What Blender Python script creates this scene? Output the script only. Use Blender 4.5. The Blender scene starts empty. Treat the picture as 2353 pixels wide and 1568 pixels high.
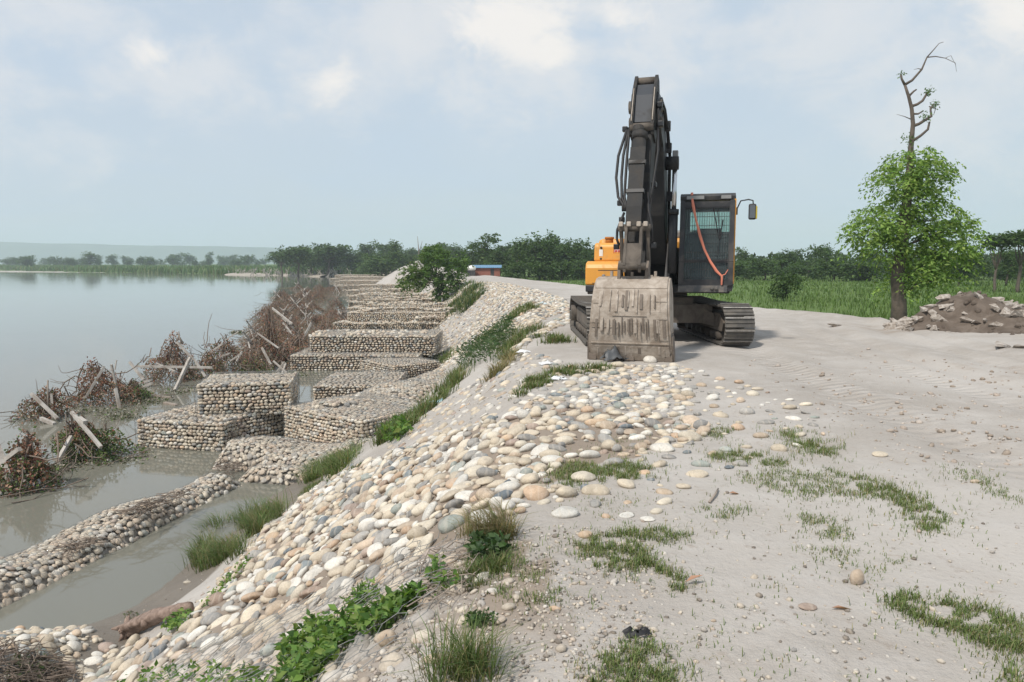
import bpy, bmesh, math, random
import numpy as np
from mathutils import Vector, Matrix, Euler

random.seed(7); RNG = np.random.default_rng(11)
SC = bpy.context.scene
COL = SC.collection
R = math.radians

# ------------------------------------------------------------------ camera, sky, sun, exposure
CAM_H = 1.6
PITCH = R(6.0)
FPX, CXP, CYP = 1700.0, 1176.5, 784.0      # measured on the 2353 px wide view of the photograph
cam = bpy.data.cameras.new('camera')
cam.sensor_width = 36.0
cam.lens = FPX / 2353.0 * 36.0
cam.clip_start = 0.05; cam.clip_end = 20000
camo = bpy.data.objects.new('camera', cam); COL.objects.link(camo)
camo.location = (0, 0, CAM_H); camo.rotation_euler = (R(90) - PITCH, 0, 0)
SC.camera = camo

SUN_EL, SUN_AZ = R(52), R(222)              # azimuth clockwise from +Y: behind and left of the camera
sdir = Vector((math.sin(SUN_AZ) * math.cos(SUN_EL), math.cos(SUN_AZ) * math.cos(SUN_EL), math.sin(SUN_EL)))
sl = bpy.data.lights.new('sun', 'SUN'); sl.energy = 3.4; sl.angle = R(4); sl.color = (1.0, 0.93, 0.84)
slo = bpy.data.objects.new('sun', sl); COL.objects.link(slo)
slo.rotation_euler = sdir.to_track_quat('Z', 'Y').to_euler()
slo.location = (0, 0, 60)

SC.view_settings.view_transform = 'Standard'
SC.view_settings.look = 'None'
SC.view_settings.exposure = 0.12
SC.view_settings.gamma = 1.0
SC.view_settings.use_curve_mapping = False
SC.render.engine = 'CYCLES'
SC.cycles.max_bounces = 6
SC.cycles.diffuse_bounces = 3
SC.cycles.glossy_bounces = 3
SC.cycles.transmission_bounces = 6
SC.cycles.transparent_max_bounces = 12
SC.cycles.volume_bounces = 3
SC.cycles.use_denoising = True

def link(nt, a, b): nt.links.new(a, b)

class NT:
    """small helper round a node tree"""
    def __init__(s, nt): s.nt = nt
    def n(s, typ, ins=None, **props):
        nd = s.nt.nodes.new(typ)
        for k, v in props.items(): setattr(nd, k, v)
        for k, v in (ins or {}).items():
            sock = nd.inputs[k]
            if hasattr(v, 'is_output'): s.nt.links.new(v, sock)
            else: sock.default_value = v
        return nd
    def math(s, op, a, b=0.0, clamp=False):
        nd = s.n('ShaderNodeMath', {0: a, 1: b}, operation=op); nd.use_clamp = clamp
        return nd.outputs[0]
    def vmath(s, op, a, b=(0, 0, 0)):
        nd = s.n('ShaderNodeVectorMath', {0: a, 1: b}, operation=op)
        if op == 'SCALE': nd.inputs['Scale'].default_value = 61.0
        return nd
    def mix(s, f, a, b, blend='MIX'):
        nd = s.n('ShaderNodeMix', data_type='RGBA', blend_type=blend)
        for i, v in ((0, f), (6, a), (7, b)):
            if hasattr(v, 'is_output'): s.nt.links.new(v, nd.inputs[i])
            else: nd.inputs[i].default_value = v if i == 0 else (tuple(v) + (1,) if len(v) == 3 else v)
        return nd.outputs[2]
    def ramp(s, f, stops):
        nd = s.n('ShaderNodeValToRGB', {0: f})
        cr = nd.color_ramp
        while len(cr.elements) < len(stops): cr.elements.new(0.5)
        for e, (p, c) in zip(cr.elements, stops):
            e.position = p; e.color = c if len(c) == 4 else tuple(c) + (1,)
        return nd.outputs[0]
    def mapr(s, v, a, b, c=0.0, d=1.0, smooth=True):
        nd = s.n('ShaderNodeMapRange', {0: v, 1: a, 2: b, 3: c, 4: d})
        nd.interpolation_type = 'SMOOTHSTEP' if smooth else 'LINEAR'
        return nd.outputs[0]
    def noise(s, vec, scale, detail=4, rough=0.55, dist=0.0, dims='3D'):
        nd = s.n('ShaderNodeTexNoise', {'Scale': scale, 'Detail': detail, 'Roughness': rough, 'Distortion': dist}, noise_dimensions=dims)
        if vec is not None: s.nt.links.new(vec, nd.inputs['Vector'])
        return nd.outputs[0]

def px_dir(px, py):
    a = (px - CXP) / FPX; b = -(py - CYP) / FPX
    v = Vector((a, math.cos(PITCH) + b * math.sin(PITCH), -math.sin(PITCH) + b * math.cos(PITCH)))
    return v.normalized()

# world: Nishita sky seen through thin high cloud, with soft cumulus heads where the photograph has them
W = bpy.data.worlds.new('World'); SC.world = W; W.use_nodes = True
wn = NT(W.node_tree); W.node_tree.nodes.clear()
sky = wn.n('ShaderNodeTexSky', sky_type='NISHITA', sun_disc=False, sun_elevation=SUN_EL, sun_rotation=SUN_AZ,
           altitude=80.0, air_density=1.2, dust_density=2.0, ozone_density=1.5)
tc = wn.n('ShaderNodeTexCoord')
D = tc.outputs['Generated']
sep = wn.n('ShaderNodeSeparateXYZ', {0: D})
zc = wn.math('ADD', wn.math('MAXIMUM', sep.outputs[2], 0.0), 0.16)
pl = wn.n('ShaderNodeCombineXYZ', {0: wn.math('DIVIDE', sep.outputs[0], zc), 1: wn.math('DIVIDE', sep.outputs[1], zc), 2: 0.0})
n_big = wn.noise(pl.outputs[0], 0.55, 5, 0.55, 0.3)
n_mid = wn.noise(D, 5.0, 6, 0.56, 0.2)
n_fin = wn.noise(wn.vmath('MULTIPLY', D, (1, 1, 1.5)).outputs[0], 11.0, 9, 0.62, 0.25)
veil_col = (5.75, 6.6, 7.6)
grey_col = (5.1, 6.15, 7.4)
white_col = (7.6, 7.55, 7.6)
head_col = (8.9, 8.5, 8.1)
base = wn.mix(0.82, sky.outputs[0], veil_col)
# greyer-blue breaks in the veil, and broad paler sheets
base = wn.mix(wn.math('MULTIPLY', wn.mapr(n_big, 0.42, 0.60), 0.55), base, grey_col)
hi = wn.mapr(sep.outputs[2], 0.08, 0.34)
sheet = wn.math('MULTIPLY', wn.mapr(n_mid, 0.42, 0.66), hi)
base = wn.mix(wn.math('MULTIPLY', sheet, 0.5), base, white_col)
def blob(px, py, rad, sharp):
    """noise-edged cumulus mass round one direction of the sky"""
    d = px_dir(px, py)
    dist = wn.vmath('DISTANCE', wn.vmath('MULTIPLY', D, (1, 1, 1.55)).outputs[0], (d.x, d.y, d.z * 1.55)).outputs['Value']
    rr = wn.math('SUBTRACT', 1.0, wn.math('DIVIDE', dist, rad))
    e = wn.math('ADD', rr, wn.math('MULTIPLY', wn.math('SUBTRACT', n_fin, 0.5), 2.3))
    return wn.mapr(e, 0.12, 0.12 + sharp)
def fuse(lst):
    f = lst[0]
    for g in lst[1:]: f = wn.math('MAXIMUM', f, g)
    return f
soft = fuse([blob(1230, 100, 0.22, .8), blob(1480, 90, 0.17, .8), blob(760, 180, 0.12, .8), blob(400, 150, 0.17, .9),
             blob(1950, 90, 0.20, .9), blob(2300, 60, 0.26, .9), blob(900, 60, .2, 1.0), blob(2200, 260, .2, 1.0), blob(150, 40, .12, .9),
             blob(2700, 200, .3, .9), blob(-300, 150, .3, .9)])
base = wn.mix(wn.math('MULTIPLY', soft, 0.62), base, white_col)
heads = fuse([blob(1195, 65, 0.095, .75), blob(1115, 75, .05, .75), blob(1260, 100, .055, .75), blob(765, 185, .06, .85), blob(1430, 50, .06, .9), blob(360, 125, .045, .95), blob(2330, 40, .09, .9)])
base = wn.mix(wn.math('MULTIPLY', heads, 0.9), base, head_col)
bg = wn.n('ShaderNodeBackground', {0: base, 1: 0.1})
wo = wn.n('ShaderNodeOutputWorld', {0: bg.outputs[0]})

# ------------------------------------------------------------------ helpers
def tag(o, label=None, cat=None, group=None, kind=None):
    if label: o['label'] = label
    if cat: o['category'] = cat
    if group: o['group'] = group
    if kind: o['kind'] = kind
    return o

def empty(name, loc=(0, 0, 0), parent=None):
    o = bpy.data.objects.new(name, None); COL.objects.link(o); o.location = loc
    o.empty_display_size = 0.2
    if parent: o.parent = parent
    return o

def obj(name, me, mat=None, parent=None, loc=(0, 0, 0)):
    o = bpy.data.objects.new(name, me); COL.objects.link(o); o.location = loc
    if mat is not None and len(me.materials) == 0: me.materials.append(mat)
    if parent: o.parent = parent
    return o

def np_mesh(name, V, Fc, smooth=False, attrs=None):
    """V (n,3); Fc list of (k,m) index arrays (tris and quads mixed allowed); attrs {name: per-vertex rgb (n,3)}"""
    me = bpy.data.meshes.new(name)
    V = np.asarray(V, dtype=np.float32)
    Fs = [np.asarray(f, dtype=np.int32) for f in (Fc if isinstance(Fc, list) else [Fc]) if len(f)]
    nl = sum(f.size for f in Fs); npoly = sum(len(f) for f in Fs)
    me.vertices.add(len(V)); me.vertices.foreach_set('co', V.ravel())
    me.loops.add(nl); me.polygons.add(npoly)
    me.loops.foreach_set('vertex_index', np.concatenate([f.ravel() for f in Fs]))
    tot = np.concatenate([np.full(len(f), f.shape[1], np.int32) for f in Fs])
    st = np.concatenate([[0], np.cumsum(tot)[:-1]]).astype(np.int32)
    me.polygons.foreach_set('loop_start', st)
    me.polygons.foreach_set('loop_total', tot)
    if smooth: me.polygons.foreach_set('use_smooth', np.ones(npoly, dtype=bool))
    for k, a in (attrs or {}).items():
        at = me.attributes.new(k, 'FLOAT_COLOR', 'POINT')
        c = np.ones((len(V), 4), np.float32); c[:, :3] = a
        at.data.foreach_set('color', c.ravel())
    me.update(calc_edges=True); me.validate()
    return me

class MB:
    """mesh builder: boxes, beams, tubes, prisms collected into ONE mesh"""
    def __init__(s, M=None): s.v = []; s.f = []; s.sm = []; s.M = M or Matrix.Identity(4)
    def add(s, vs, fs, smooth=False, M=None):
        T = s.M @ M if M is not None else s.M
        b = len(s.v)
        s.v.extend([tuple(T @ Vector(v)) for v in vs])
        for f in fs: s.f.append([b + i for i in f]); s.sm.append(smooth)
        return s
    def box(s, lo, hi, bev=0.0, M=None):
        x0, y0, z0 = lo; x1, y1, z1 = hi
        if bev <= 0:
            vs = [(x0, y0, z0), (x1, y0, z0), (x1, y1, z0), (x0, y1, z0), (x0, y0, z1), (x1, y0, z1), (x1, y1, z1), (x0, y1, z1)]
            return s.add(vs, [(3, 2, 1, 0), (4, 5, 6, 7), (0, 1, 5, 4), (1, 2, 6, 5), (2, 3, 7, 6), (3, 0, 4, 7)], False, M)
        bm = bmesh.new(); bmesh.ops.create_cube(bm, size=1)
        for v in bm.verts: v.co = Vector(((x0 + x1) / 2 + v.co.x * (x1 - x0), (y0 + y1) / 2 + v.co.y * (y1 - y0), (z0 + z1) / 2 + v.co.z * (z1 - z0)))
        bmesh.ops.bevel(bm, geom=bm.edges[:], offset=bev, segments=2, affect='EDGES', profile=0.5)
        bm.verts.index_update()
        s.add([v.co[:] for v in bm.verts], [[v.index for v in f.verts] for f in bm.faces], False, M)
        bm.free(); return s
    def beam(s, a, b, w, h=None, up=(0, 0, 1), taper=1.0):
        a = Vector(a); b = Vector(b); h = h or w
        d = (b - a).normalized(); u = Vector(up)
        if abs(d.dot(u)) > 0.98: u = Vector((1, 0, 0))
        x = d.cross(u).normalized(); y = x.cross(d).normalized()
        vs = []
        for p, t in ((a, 1.0), (b, taper)):
            for i, j in ((-1, -1), (1, -1), (1, 1), (-1, 1)): vs.append(p + x * (w / 2 * i * t) + y * (h / 2 * j * t))
        return s.add(vs, [(0, 1, 2, 3), (7, 6, 5, 4), (0, 4, 5, 1), (1, 5, 6, 2), (2, 6, 7, 3), (3, 7, 4, 0)])
    def tube(s, pts, r, n=8, cap=True):
        pts = [Vector(p) for p in pts]
        rs = r if hasattr(r, '__len__') else [r] * len(pts)
        vs = []; fs = []; px = None
        for i, p in enumerate(pts):
            d = (pts[min(i + 1, len(pts) - 1)] - pts[max(i - 1, 0)])
            d = d.normalized() if d.length > 1e-9 else Vector((0, 0, 1))
            if px is None:
                u = Vector((0, 0, 1)) if abs(d.z) < 0.9 else Vector((1, 0, 0))
                px = d.cross(u).normalized()
            px = (px - d * px.dot(d))
            px = px.normalized() if px.length > 1e-6 else d.orthogonal().normalized()
            py = d.cross(px)
            for k in range(n):
                a = 2 * math.pi * k / n
                vs.append(p + (px * math.cos(a) + py * math.sin(a)) * rs[i])
        for i in range(len(pts) - 1):
            for k in range(n):
                fs.append((i * n + k, i * n + (k + 1) % n, (i + 1) * n + (k + 1) % n, (i + 1) * n + k))
        if cap:
            fs.append(tuple(range(n - 1, -1, -1))); fs.append(tuple((len(pts) - 1) * n + k for k in range(n)))
        return s.add(vs, fs, True)
    def cyl(s, a, b, r, n=16): return s.tube([a, b], r, n)
    def prism(s, poly, axis, t0, t1, taper=None, M=None):
        """polygon in two of the axes, extruded along the third; axis 1: poly is (x, z) and extrusion runs in y"""
        n = len(poly); vs = []
        for t, sgn in ((t0, 0), (t1, 1)):
            for i, (a, b) in enumerate(poly):
                tt = t * (taper[i] if taper else 1.0)
                vs.append((a, tt, b) if axis == 1 else ((tt, a, b) if axis == 0 else (a, b, tt)))
        fs = [tuple(range(n)), tuple(range(2 * n - 1, n - 1, -1))]
        for i in range(n): fs.append((i, n + i, n + (i + 1) % n, (i + 1) % n))
        return s.add(vs, fs, False, M)
    def ell(s, c, rad, n=10, m=6, rot=None):
        vs = []; fs = []
        Rm = (rot or Euler((0, 0, 0))).to_matrix()
        for i in range(m + 1):
            th = math.pi * i / m
            for k in range(n):
                a = 2 * math.pi * k / n
                p = Vector((rad[0] * math.sin(th) * math.cos(a), rad[1] * math.sin(th) * math.sin(a), rad[2] * math.cos(th)))
                vs.append(Vector(c) + Rm @ p)
        for i in range(m):
            for k in range(n): fs.append((i * n + k, (i + 1) * n + k, (i + 1) * n + (k + 1) % n, i * n + (k + 1) % n))
        return s.add(vs, fs, True)
    def mesh(s, name, edge=35):
        me = bpy.data.meshes.new(name); me.from_pydata(s.v, [], s.f)
        bm = bmesh.new(); bm.from_mesh(me)
        bmesh.ops.recalc_face_normals(bm, faces=bm.faces[:])
        bm.to_mesh(me); bm.free()
        me.polygons.foreach_set('use_smooth', s.sm)
        me.update()
        return me
    def build(s, name, mat, parent=None, label=None):
        o = obj(name, s.mesh(name), mat, parent)
        if label: o['label'] = label
        return o

# numpy value noise
def _h(i, j, sd):
    v = np.sin(i * 127.1 + j * 311.7 + sd * 74.7) * 43758.5453
    return v - np.floor(v)
def vnoise(x, y, sd=0.0):
    xi = np.floor(x); yi = np.floor(y); fx = x - xi; fy = y - yi
    fx = fx * fx * (3 - 2 * fx); fy = fy * fy * (3 - 2 * fy)
    a = _h(xi, yi, sd); b = _h(xi + 1, yi, sd); c = _h(xi, yi + 1, sd); d = _h(xi + 1, yi + 1, sd)
    return (a * (1 - fx) + b * fx) * (1 - fy) + (c * (1 - fx) + d * fx) * fy
def fbm(x, y, sd=0.0, o=4):
    s = 0; a = 0.5; t = 0
    for k in range(o):
        s = s + a * vnoise(x * 2 ** k, y * 2 ** k, sd + k * 3.1); t += a; a *= 0.5
    return s / t
def sstep(a, b, x):
    t = np.clip((x - a) / (b - a), 0, 1); return t * t * (3 - 2 * t)

# ------------------------------------------------------------------ terrain
WATER_Z = -2.9
_cy = np.array([-30, 0, 3, 6, 12, 20, 30, 40, 61, 100, 150, 220, 300, 500, 9000.])
_cx = np.array([-.9, -.5, -.3, 0, .3, .6, .4, -.5, -3.5, -11, -22, -36, -60, -150, -4000.])
def crest(y): return np.interp(y, _cy, _cx)
def toew(y): return np.interp(y, [-10, 5, 8, 14, 20, 27, 36, 60, 220], [4.0, 4.2, 4.3, 4.15, 3.55, 3.3, 3.1, 3.2, 5])
def road_edge(y): return np.interp(y, [-30, 0, 14, 20, 27, 50, 80, 150, 220, 500], [17, 16, 12.8, 10.8, 8.3, 5.3, -.3, -13, -27, -140])
def shore_y(x): return np.interp(x, [-9000, -3000, -319, -110, -66, -40], [2600, 1300, 463, 289, 251, 222])
def hgt(x, y):
    x = np.asarray(x, float); y = np.asarray(y, float)
    d = crest(y) - x
    Dt = toew(y)
    t = d / Dt
    prof = np.where(t < 0, 0, np.where(t < 1, 0, 0))
    tt = np.clip(t, -0.25, 1)
    # rounded crest, straight slope
    s = np.where(tt < 0.16, (tt + 0.10) ** 2 * 2.2 * (tt > -0.10), tt + (0.26 ** 2 * 2.2 - 0.16))
    s = s / (1 + 0.26 ** 2 * 2.2 - 0.16)
    z = -2.55 * np.clip(s, 0, 1)
    dd = np.maximum(d - Dt, 0)
    z = z - np.minimum(dd * 0.42, 1.5)
    # mud flat by the bottom left corner
    bump = 1.5 * np.exp(-(((x + 7.6) / 2.9) ** 2 + ((y - 6.2) / 2.55) ** 2) ** 1.5)
    z = z + bump * sstep(0, 0.8, dd)
    # far shore beyond the river
    ys = shore_y(x)
    far = -3.3 + np.clip((y - ys) * 0.05, 0, 1.15)
    z = np.where((x < -30) & (d > 0), np.maximum(z, far), z)
    # road, its edge berm and the lower field
    e = x - road_edge(y)
    berm = 0.10 * np.exp(-((e + 0.5) / 0.5) ** 2)
    z = z + np.where(d < 0, berm - 0.75 * sstep(-0.2, 2.2, e), 0)
    # undulation
    k = sstep(-0.5, 1.2, -d)
    z = z + k * (1 - sstep(1, 3, e)) * 0.06 * (fbm(x * .35, y * .35, 1.0, 3) - .5)
    # tyre ruts curving through the open ground at the right
    rc = 4.9 + 0.014 * (y - 8) ** 2
    for off in (-0.9, 0.9, 1.5, 2.7, 3.4):
        z = z - k * (0.052 + .03 * (vnoise(x * .9, y * .9, 14.) - .5)) * (np.exp(-((x - rc - off) / 0.24) ** 2) - .5 * np.exp(-((x - rc - off - .42) / 0.16) ** 2)) * sstep(3, 6, y) * (1 - sstep(19, 24, y))
    near = 1 - sstep(60, 160, y)
    z = z + near * np.where(d > -0.3, 0.13, 0.03) * (fbm(x * 1.3, y * 1.3, 5.0, 4) - .5)
    z = z + near * 0.018 * (vnoise(x * 6, y * 6, 9.0) - .5) + k * near * .022 * (fbm(x * 2.6, y * 2.6, 19., 3) - .5)
    # sandy mounds where the far bank bends
    for mx, my, mr, mh in ((-20.5, 118, 5, 1.2), (-25, 128, 6, .9), (-17.5, 124, 7, 1.5), (-14, 116, 5, 1.0)):
        z = z + mh * (.55 + .9 * fbm(x * .6, y * .3, 31., 4)) * np.exp(-((x - mx) ** 2 + (y - my) ** 2) / mr ** 2)
    return z

def proj(P):
    P = np.asarray(P, float)
    z = P[..., 2] - CAM_H; y = P[..., 1]
    d = y * math.cos(PITCH) - z * math.sin(PITCH); u = y * math.sin(PITCH) + z * math.cos(PITCH)
    d = np.where(d > 0.05, d, 0.05)
    return CXP + FPX * P[..., 0] / d, CYP - FPX * u / d, d
def ground(px, py, zfun=hgt):
    """where the rays through picture points meet the terrain (vectorised march and bisection)"""
    px = np.atleast_1d(np.asarray(px, float)); py = np.atleast_1d(np.asarray(py, float))
    a = (px - CXP) / FPX; b = -(py - CYP) / FPX
    dx = a; dy = math.cos(PITCH) + b * math.sin(PITCH); dz = -math.sin(PITCH) + b * math.cos(PITCH)
    lo = np.full(px.shape, 1.0); hi = np.full(px.shape, np.nan)
    t = 1.0
    while t < 4000:
        t2 = t * 1.02
        below = (CAM_H + dz * t2) < zfun(dx * t2, dy * t2)
        new = below & np.isnan(hi)
        hi = np.where(new, t2, hi); lo = np.where(new, t, lo)
        if not np.isnan(hi).any(): break
        t = t2
    hi = np.where(np.isnan(hi), 4000, hi)
    for _ in range(18):
        m = (lo + hi) / 2
        below = (CAM_H + dz * m) < zfun(dx * m, dy * m)
        hi = np.where(below, m, hi); lo = np.where(below, lo, m)
    return np.stack([dx * hi, dy * hi, CAM_H + dz * hi], -1)
def gz(px, py, z):
    a = (px - CXP) / FPX; b = -(py - CYP) / FPX
    dy = math.cos(PITCH) + b * math.sin(PITCH); dz = -math.sin(PITCH) + b * math.cos(PITCH)
    t = (z - CAM_H) / dz
    return Vector((a * t, dy * t, z))
def atd(px, py, y):
    a = (px - CXP) / FPX; b = -(py - CYP) / FPX
    dy = math.cos(PITCH) + b * math.sin(PITCH); dz = -math.sin(PITCH) + b * math.cos(PITCH)
    t = y / dy
    return Vector((a * t, y, CAM_H + dz * t))
def normal(x, y, e=0.06):
    nx = -(hgt(x + e, y) - hgt(x - e, y)) / (2 * e); ny = -(hgt(x, y + e) - hgt(x, y - e)) / (2 * e)
    n = np.stack([nx, ny, np.ones_like(nx)], -1)
    return n / np.linalg.norm(n, axis=-1, keepdims=True)
def inpoly(px, py, poly):
    px = np.asarray(px); py = np.asarray(py); c = np.zeros(px.shape, bool)
    n = len(poly); j = n - 1
    for i in range(n):
        xi, yi = poly[i]; xj, yj = poly[j]
        if yi != yj:
            c ^= ((yi > py) != (yj > py)) & (px < (xj - xi) * (py - yi) / (yj - yi) + xi)
        j = i
    return c

# ------------------------------------------------------------------ materials
def new_mat(name):
    m = bpy.data.materials.new(name); m.use_nodes = True
    nt = m.node_tree; nt.nodes.clear()
    h = NT(nt)
    out = h.n('ShaderNodeOutputMaterial')
    bs = h.n('ShaderNodeBsdfPrincipled')
    nt.links.new(bs.outputs[0], out.inputs[0])
    return m, h, bs, out
def setin(h, bs, k, v):
    if hasattr(v, 'is_output'): h.nt.links.new(v, bs.inputs[k])
    else: bs.inputs[k].default_value = v if not (hasattr(v, '__len__') and len(v) == 3) else tuple(v) + (1,)
def bump(h, bs, height, strength=0.5, dist=0.02):
    b = h.n('ShaderNodeBump', {'Strength': strength, 'Distance': dist, 'Height': height})
    h.nt.links.new(b.outputs[0], bs.inputs['Normal'])

def mat_plain(name, col, rough=0.6, metal=0.0, var=0.15, scale=6.0, dirt=None, dirt_amt=0.0, dirt_scale=3.0, bmp=0.0, spec=0.4):
    """paint, steel, wood: base colour with grain, and patchy dirt over it"""
    m, h, bs, out = new_mat(name)
    co = h.n('ShaderNodeTexCoord').outputs['Object']
    n = h.noise(co, scale, 5, 0.6)
    c = h.mix(n, tuple(x * (1 - var) for x in col), tuple(min(1, x * (1 + var)) for x in col))
    r = rough
    if dirt is not None:
        dn = h.noise(co, dirt_scale, 7, 0.68, 0.6)
        f = h.mapr(dn, 0.56 - dirt_amt * 0.45, 0.84 - dirt_amt * 0.35)
        c = h.mix(f, c, dirt)
        r = h.mapr(f, 0, 1, rough, 0.92)
    setin(h, bs, 'Base Color', c); setin(h, bs, 'Roughness', r); setin(h, bs, 'Metallic', metal)
    setin(h, bs, 'Specular IOR Level', spec)
    if bmp: bump(h, bs, h.noise(co, scale * 5, 5, 0.6), bmp, 0.01)
    return m

def mat_stone(name, attr):
    m, h, bs, out = new_mat(name)
    if attr:
        tint = h.n('ShaderNodeAttribute', attribute_name='tint').outputs[0]
    else:
        tint = h.n('ShaderNodeObjectInfo').outputs['Color']
    pos = h.n('ShaderNodeNewGeometry').outputs['Position']
    co = h.vmath('ADD', pos, h.vmath('SCALE', tint).outputs[0]).outputs[0]
    a = h.noise(co, 9.0, 5, 0.6, 0.4)
    b = h.noise(co, 70.0, 3, 0.6)
    c = h.mix(1.0, tint, h.ramp(a, [(0.25, (.70, .68, .66)), (0.5, (.98, .97, .96)), (0.75, (1.16, 1.12, 1.06))]), 'MULTIPLY')
    c = h.mix(1.0, c, h.ramp(b, [(0.3, (.84, .83, .82)), (0.6, (1.05, 1.05, 1.05))]), 'MULTIPLY')
    # bands as river cobbles have, and dust
    wv = h.n('ShaderNodeTexWave', {'Vector': co, 'Scale': 5.0, 'Distortion': 6.0, 'Detail': 3.0}).outputs[1]
    c = h.mix(h.mapr(wv, 0.75, 1.0, 0, 0.22), c, (.60, .53, .44))
    dn = h.noise(co, 5.0, 6, 0.65)
    c = h.mix(h.mapr(dn, 0.50, 0.74, 0, 0.42), c, (.40, .355, .31))
    setin(h, bs, 'Base Color', c); setin(h, bs, 'Roughness', 0.82); setin(h, bs, 'Specular IOR Level', 0.25)
    bump(h, bs, h.math('ADD', b, h.math('MULTIPLY', a, 2.0)), 0.35, 0.01)
    return m

def mat_leaf(name, trans=0.35, rough=0.55, gain=1.0):
    m, h, bs, out = new_mat(name)
    tint = h.n('ShaderNodeAttribute', attribute_name='tint').outputs[0]
    c = h.mix(1.0, tint, (gain, gain, gain), 'MULTIPLY')
    setin(h, bs, 'Base Color', c); setin(h, bs, 'Roughness', rough); setin(h, bs, 'Specular IOR Level', 0.3)
    tr = h.n('ShaderNodeBsdfTranslucent', {0: h.mix(1.0, c, (1.25, 1.3, 0.6), 'MULTIPLY')})
    mx = h.n('ShaderNodeMixShader', {0: trans, 1: bs.outputs[0], 2: tr.outputs[0]})
    h.nt.links.new(mx.outputs[0], out.inputs[0])
    return m

def mat_ground():
    m, h, bs, out = new_mat('ground')
    g = h.n('ShaderNodeNewGeometry'); P = g.outputs['Position']
    mk = h.n('ShaderNodeAttribute', attribute_name='tint')
    sp = h.n('ShaderNodeSeparateColor', {0: mk.outputs[0]})
    mud, field, earth = sp.outputs[0], sp.outputs[1], sp.outputs[2]
    big = h.noise(P, 0.35, 5, 0.55, 0.3)
    mid = h.noise(P, 2.2, 6, 0.62, 0.3)
    fin = h.noise(P, 26.0, 5, 0.65)
    grit = h.noise(P, 120.0, 3, 0.6)
    sand = h.mix(h.mapr(big, 0.35, 0.66), (.435, .405, .37), (.365, .332, .296))
    sand = h.mix(h.mapr(mid, 0.45, 0.7, 0, 0.7), sand, (.465, .437, .405))
    sand = h.mix(h.mapr(h.noise(P, 6.5, 6, 0.7), 0.56, 0.70, 0, 0.5), sand, (.30, .25, .205))
    sand = h.mix(h.mapr(fin, 0.55, 0.8, 0, 0.6), sand, (.30, .255, .22))
    sand = h.mix(h.mapr(grit, 0.62, 0.75, 0, 0.5), sand, (.56, .52, .48))
    mudc = h.mix(mid, (.15, .128, .104), (.225, .195, .16))
    mudc = h.mix(h.mapr(fin, 0.5, 0.75, 0, 0.5), mudc, (.09, .078, .062))
    c = h.mix(h.mapr(h.math('ADD', mud, h.math('MULTIPLY', h.math('SUBTRACT', mid, 0.5), 0.5)), 0.3, 0.7), sand, mudc)
    ec = h.mix(mid, (.23, .185, .145), (.33, .275, .225))  # earth brown; also carries the painted gap shade under dense stones
    c = h.mix(h.mapr(h.math('ADD', earth, h.math('MULTIPLY', h.math('SUBTRACT', mid, 0.5), 0.6)), 0.35, 0.65), c, ec)
    gr = h.mix(h.noise(P, 0.09, 5, 0.6), (.085, .15, .036), (.13, .18, .055))
    gr = h.mix(h.mapr(mid, 0.45, 0.7, 0, 0.5), gr, (.050, .085, .024))
    c = h.mix(h.mapr(h.math('ADD', field, h.math('MULTIPLY', h.math('SUBTRACT', mid, 0.5), 0.5)), 0.4, 0.6), c, gr)
    setin(h, bs, 'Base Color', c)
    setin(h, bs, 'Roughness', h.mapr(mud, 0.2, 1.0, 0.95, 0.5)); setin(h, bs, 'Specular IOR Level', 0.25)
    hh = h.math('ADD', h.math('MULTIPLY', mid, 3.0), h.math('ADD', fin, h.math('MULTIPLY', grit, 0.35)))
    pr = h.n('ShaderNodeAttribute', attribute_name='prints').outputs[2]
    sy_ = h.n('ShaderNodeSeparateXYZ', {0: P})
    cleat = h.math('SINE', h.math('ADD', h.math('MULTIPLY', sy_.outputs[1], 33.0), h.math('MULTIPLY', h.noise(P, 1.6, 3, 0.5), 5.0)))
    hh = h.math('ADD', h.math('MULTIPLY', hh, h.mapr(big, .3, .7, .45, 1.0)), h.math('MULTIPLY', h.math('MULTIPLY', cleat, pr), 0.8))
    bump(h, bs, hh, 0.6, 0.03)
    return m

def mat_water():
    m, h, bs, out = new_mat('river_water')
    P = h.n('ShaderNodeNewGeometry').outputs['Position']
    big = h.noise(P, 0.03, 3, 0.5)
    c = h.mix(big, (.165, .162, .132), (.195, .19, .158))
    setin(h, bs, 'Base Color', c); setin(h, bs, 'Roughness', 0.05); setin(h, bs, 'IOR', 1.33)
    rip = h.n('ShaderNodeVectorMath', {0: P, 1: (1.0, 2.2, 1.0)}, operation='MULTIPLY').outputs[0]
    r1 = h.noise(rip, 1.1, 4, 0.55, 0.4); r2 = h.noise(rip, 0.25, 3, 0.5)
    patch = h.mapr(h.noise(P, 0.05, 3, 0.5), 0.38, 0.66, 0.25, 1.0)
    hh = h.math('MULTIPLY', h.math('ADD', r1, h.math('MULTIPLY', r2, 2.0)), patch)
    bump(h, bs, hh, 0.045, 0.05)
    return m

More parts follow.
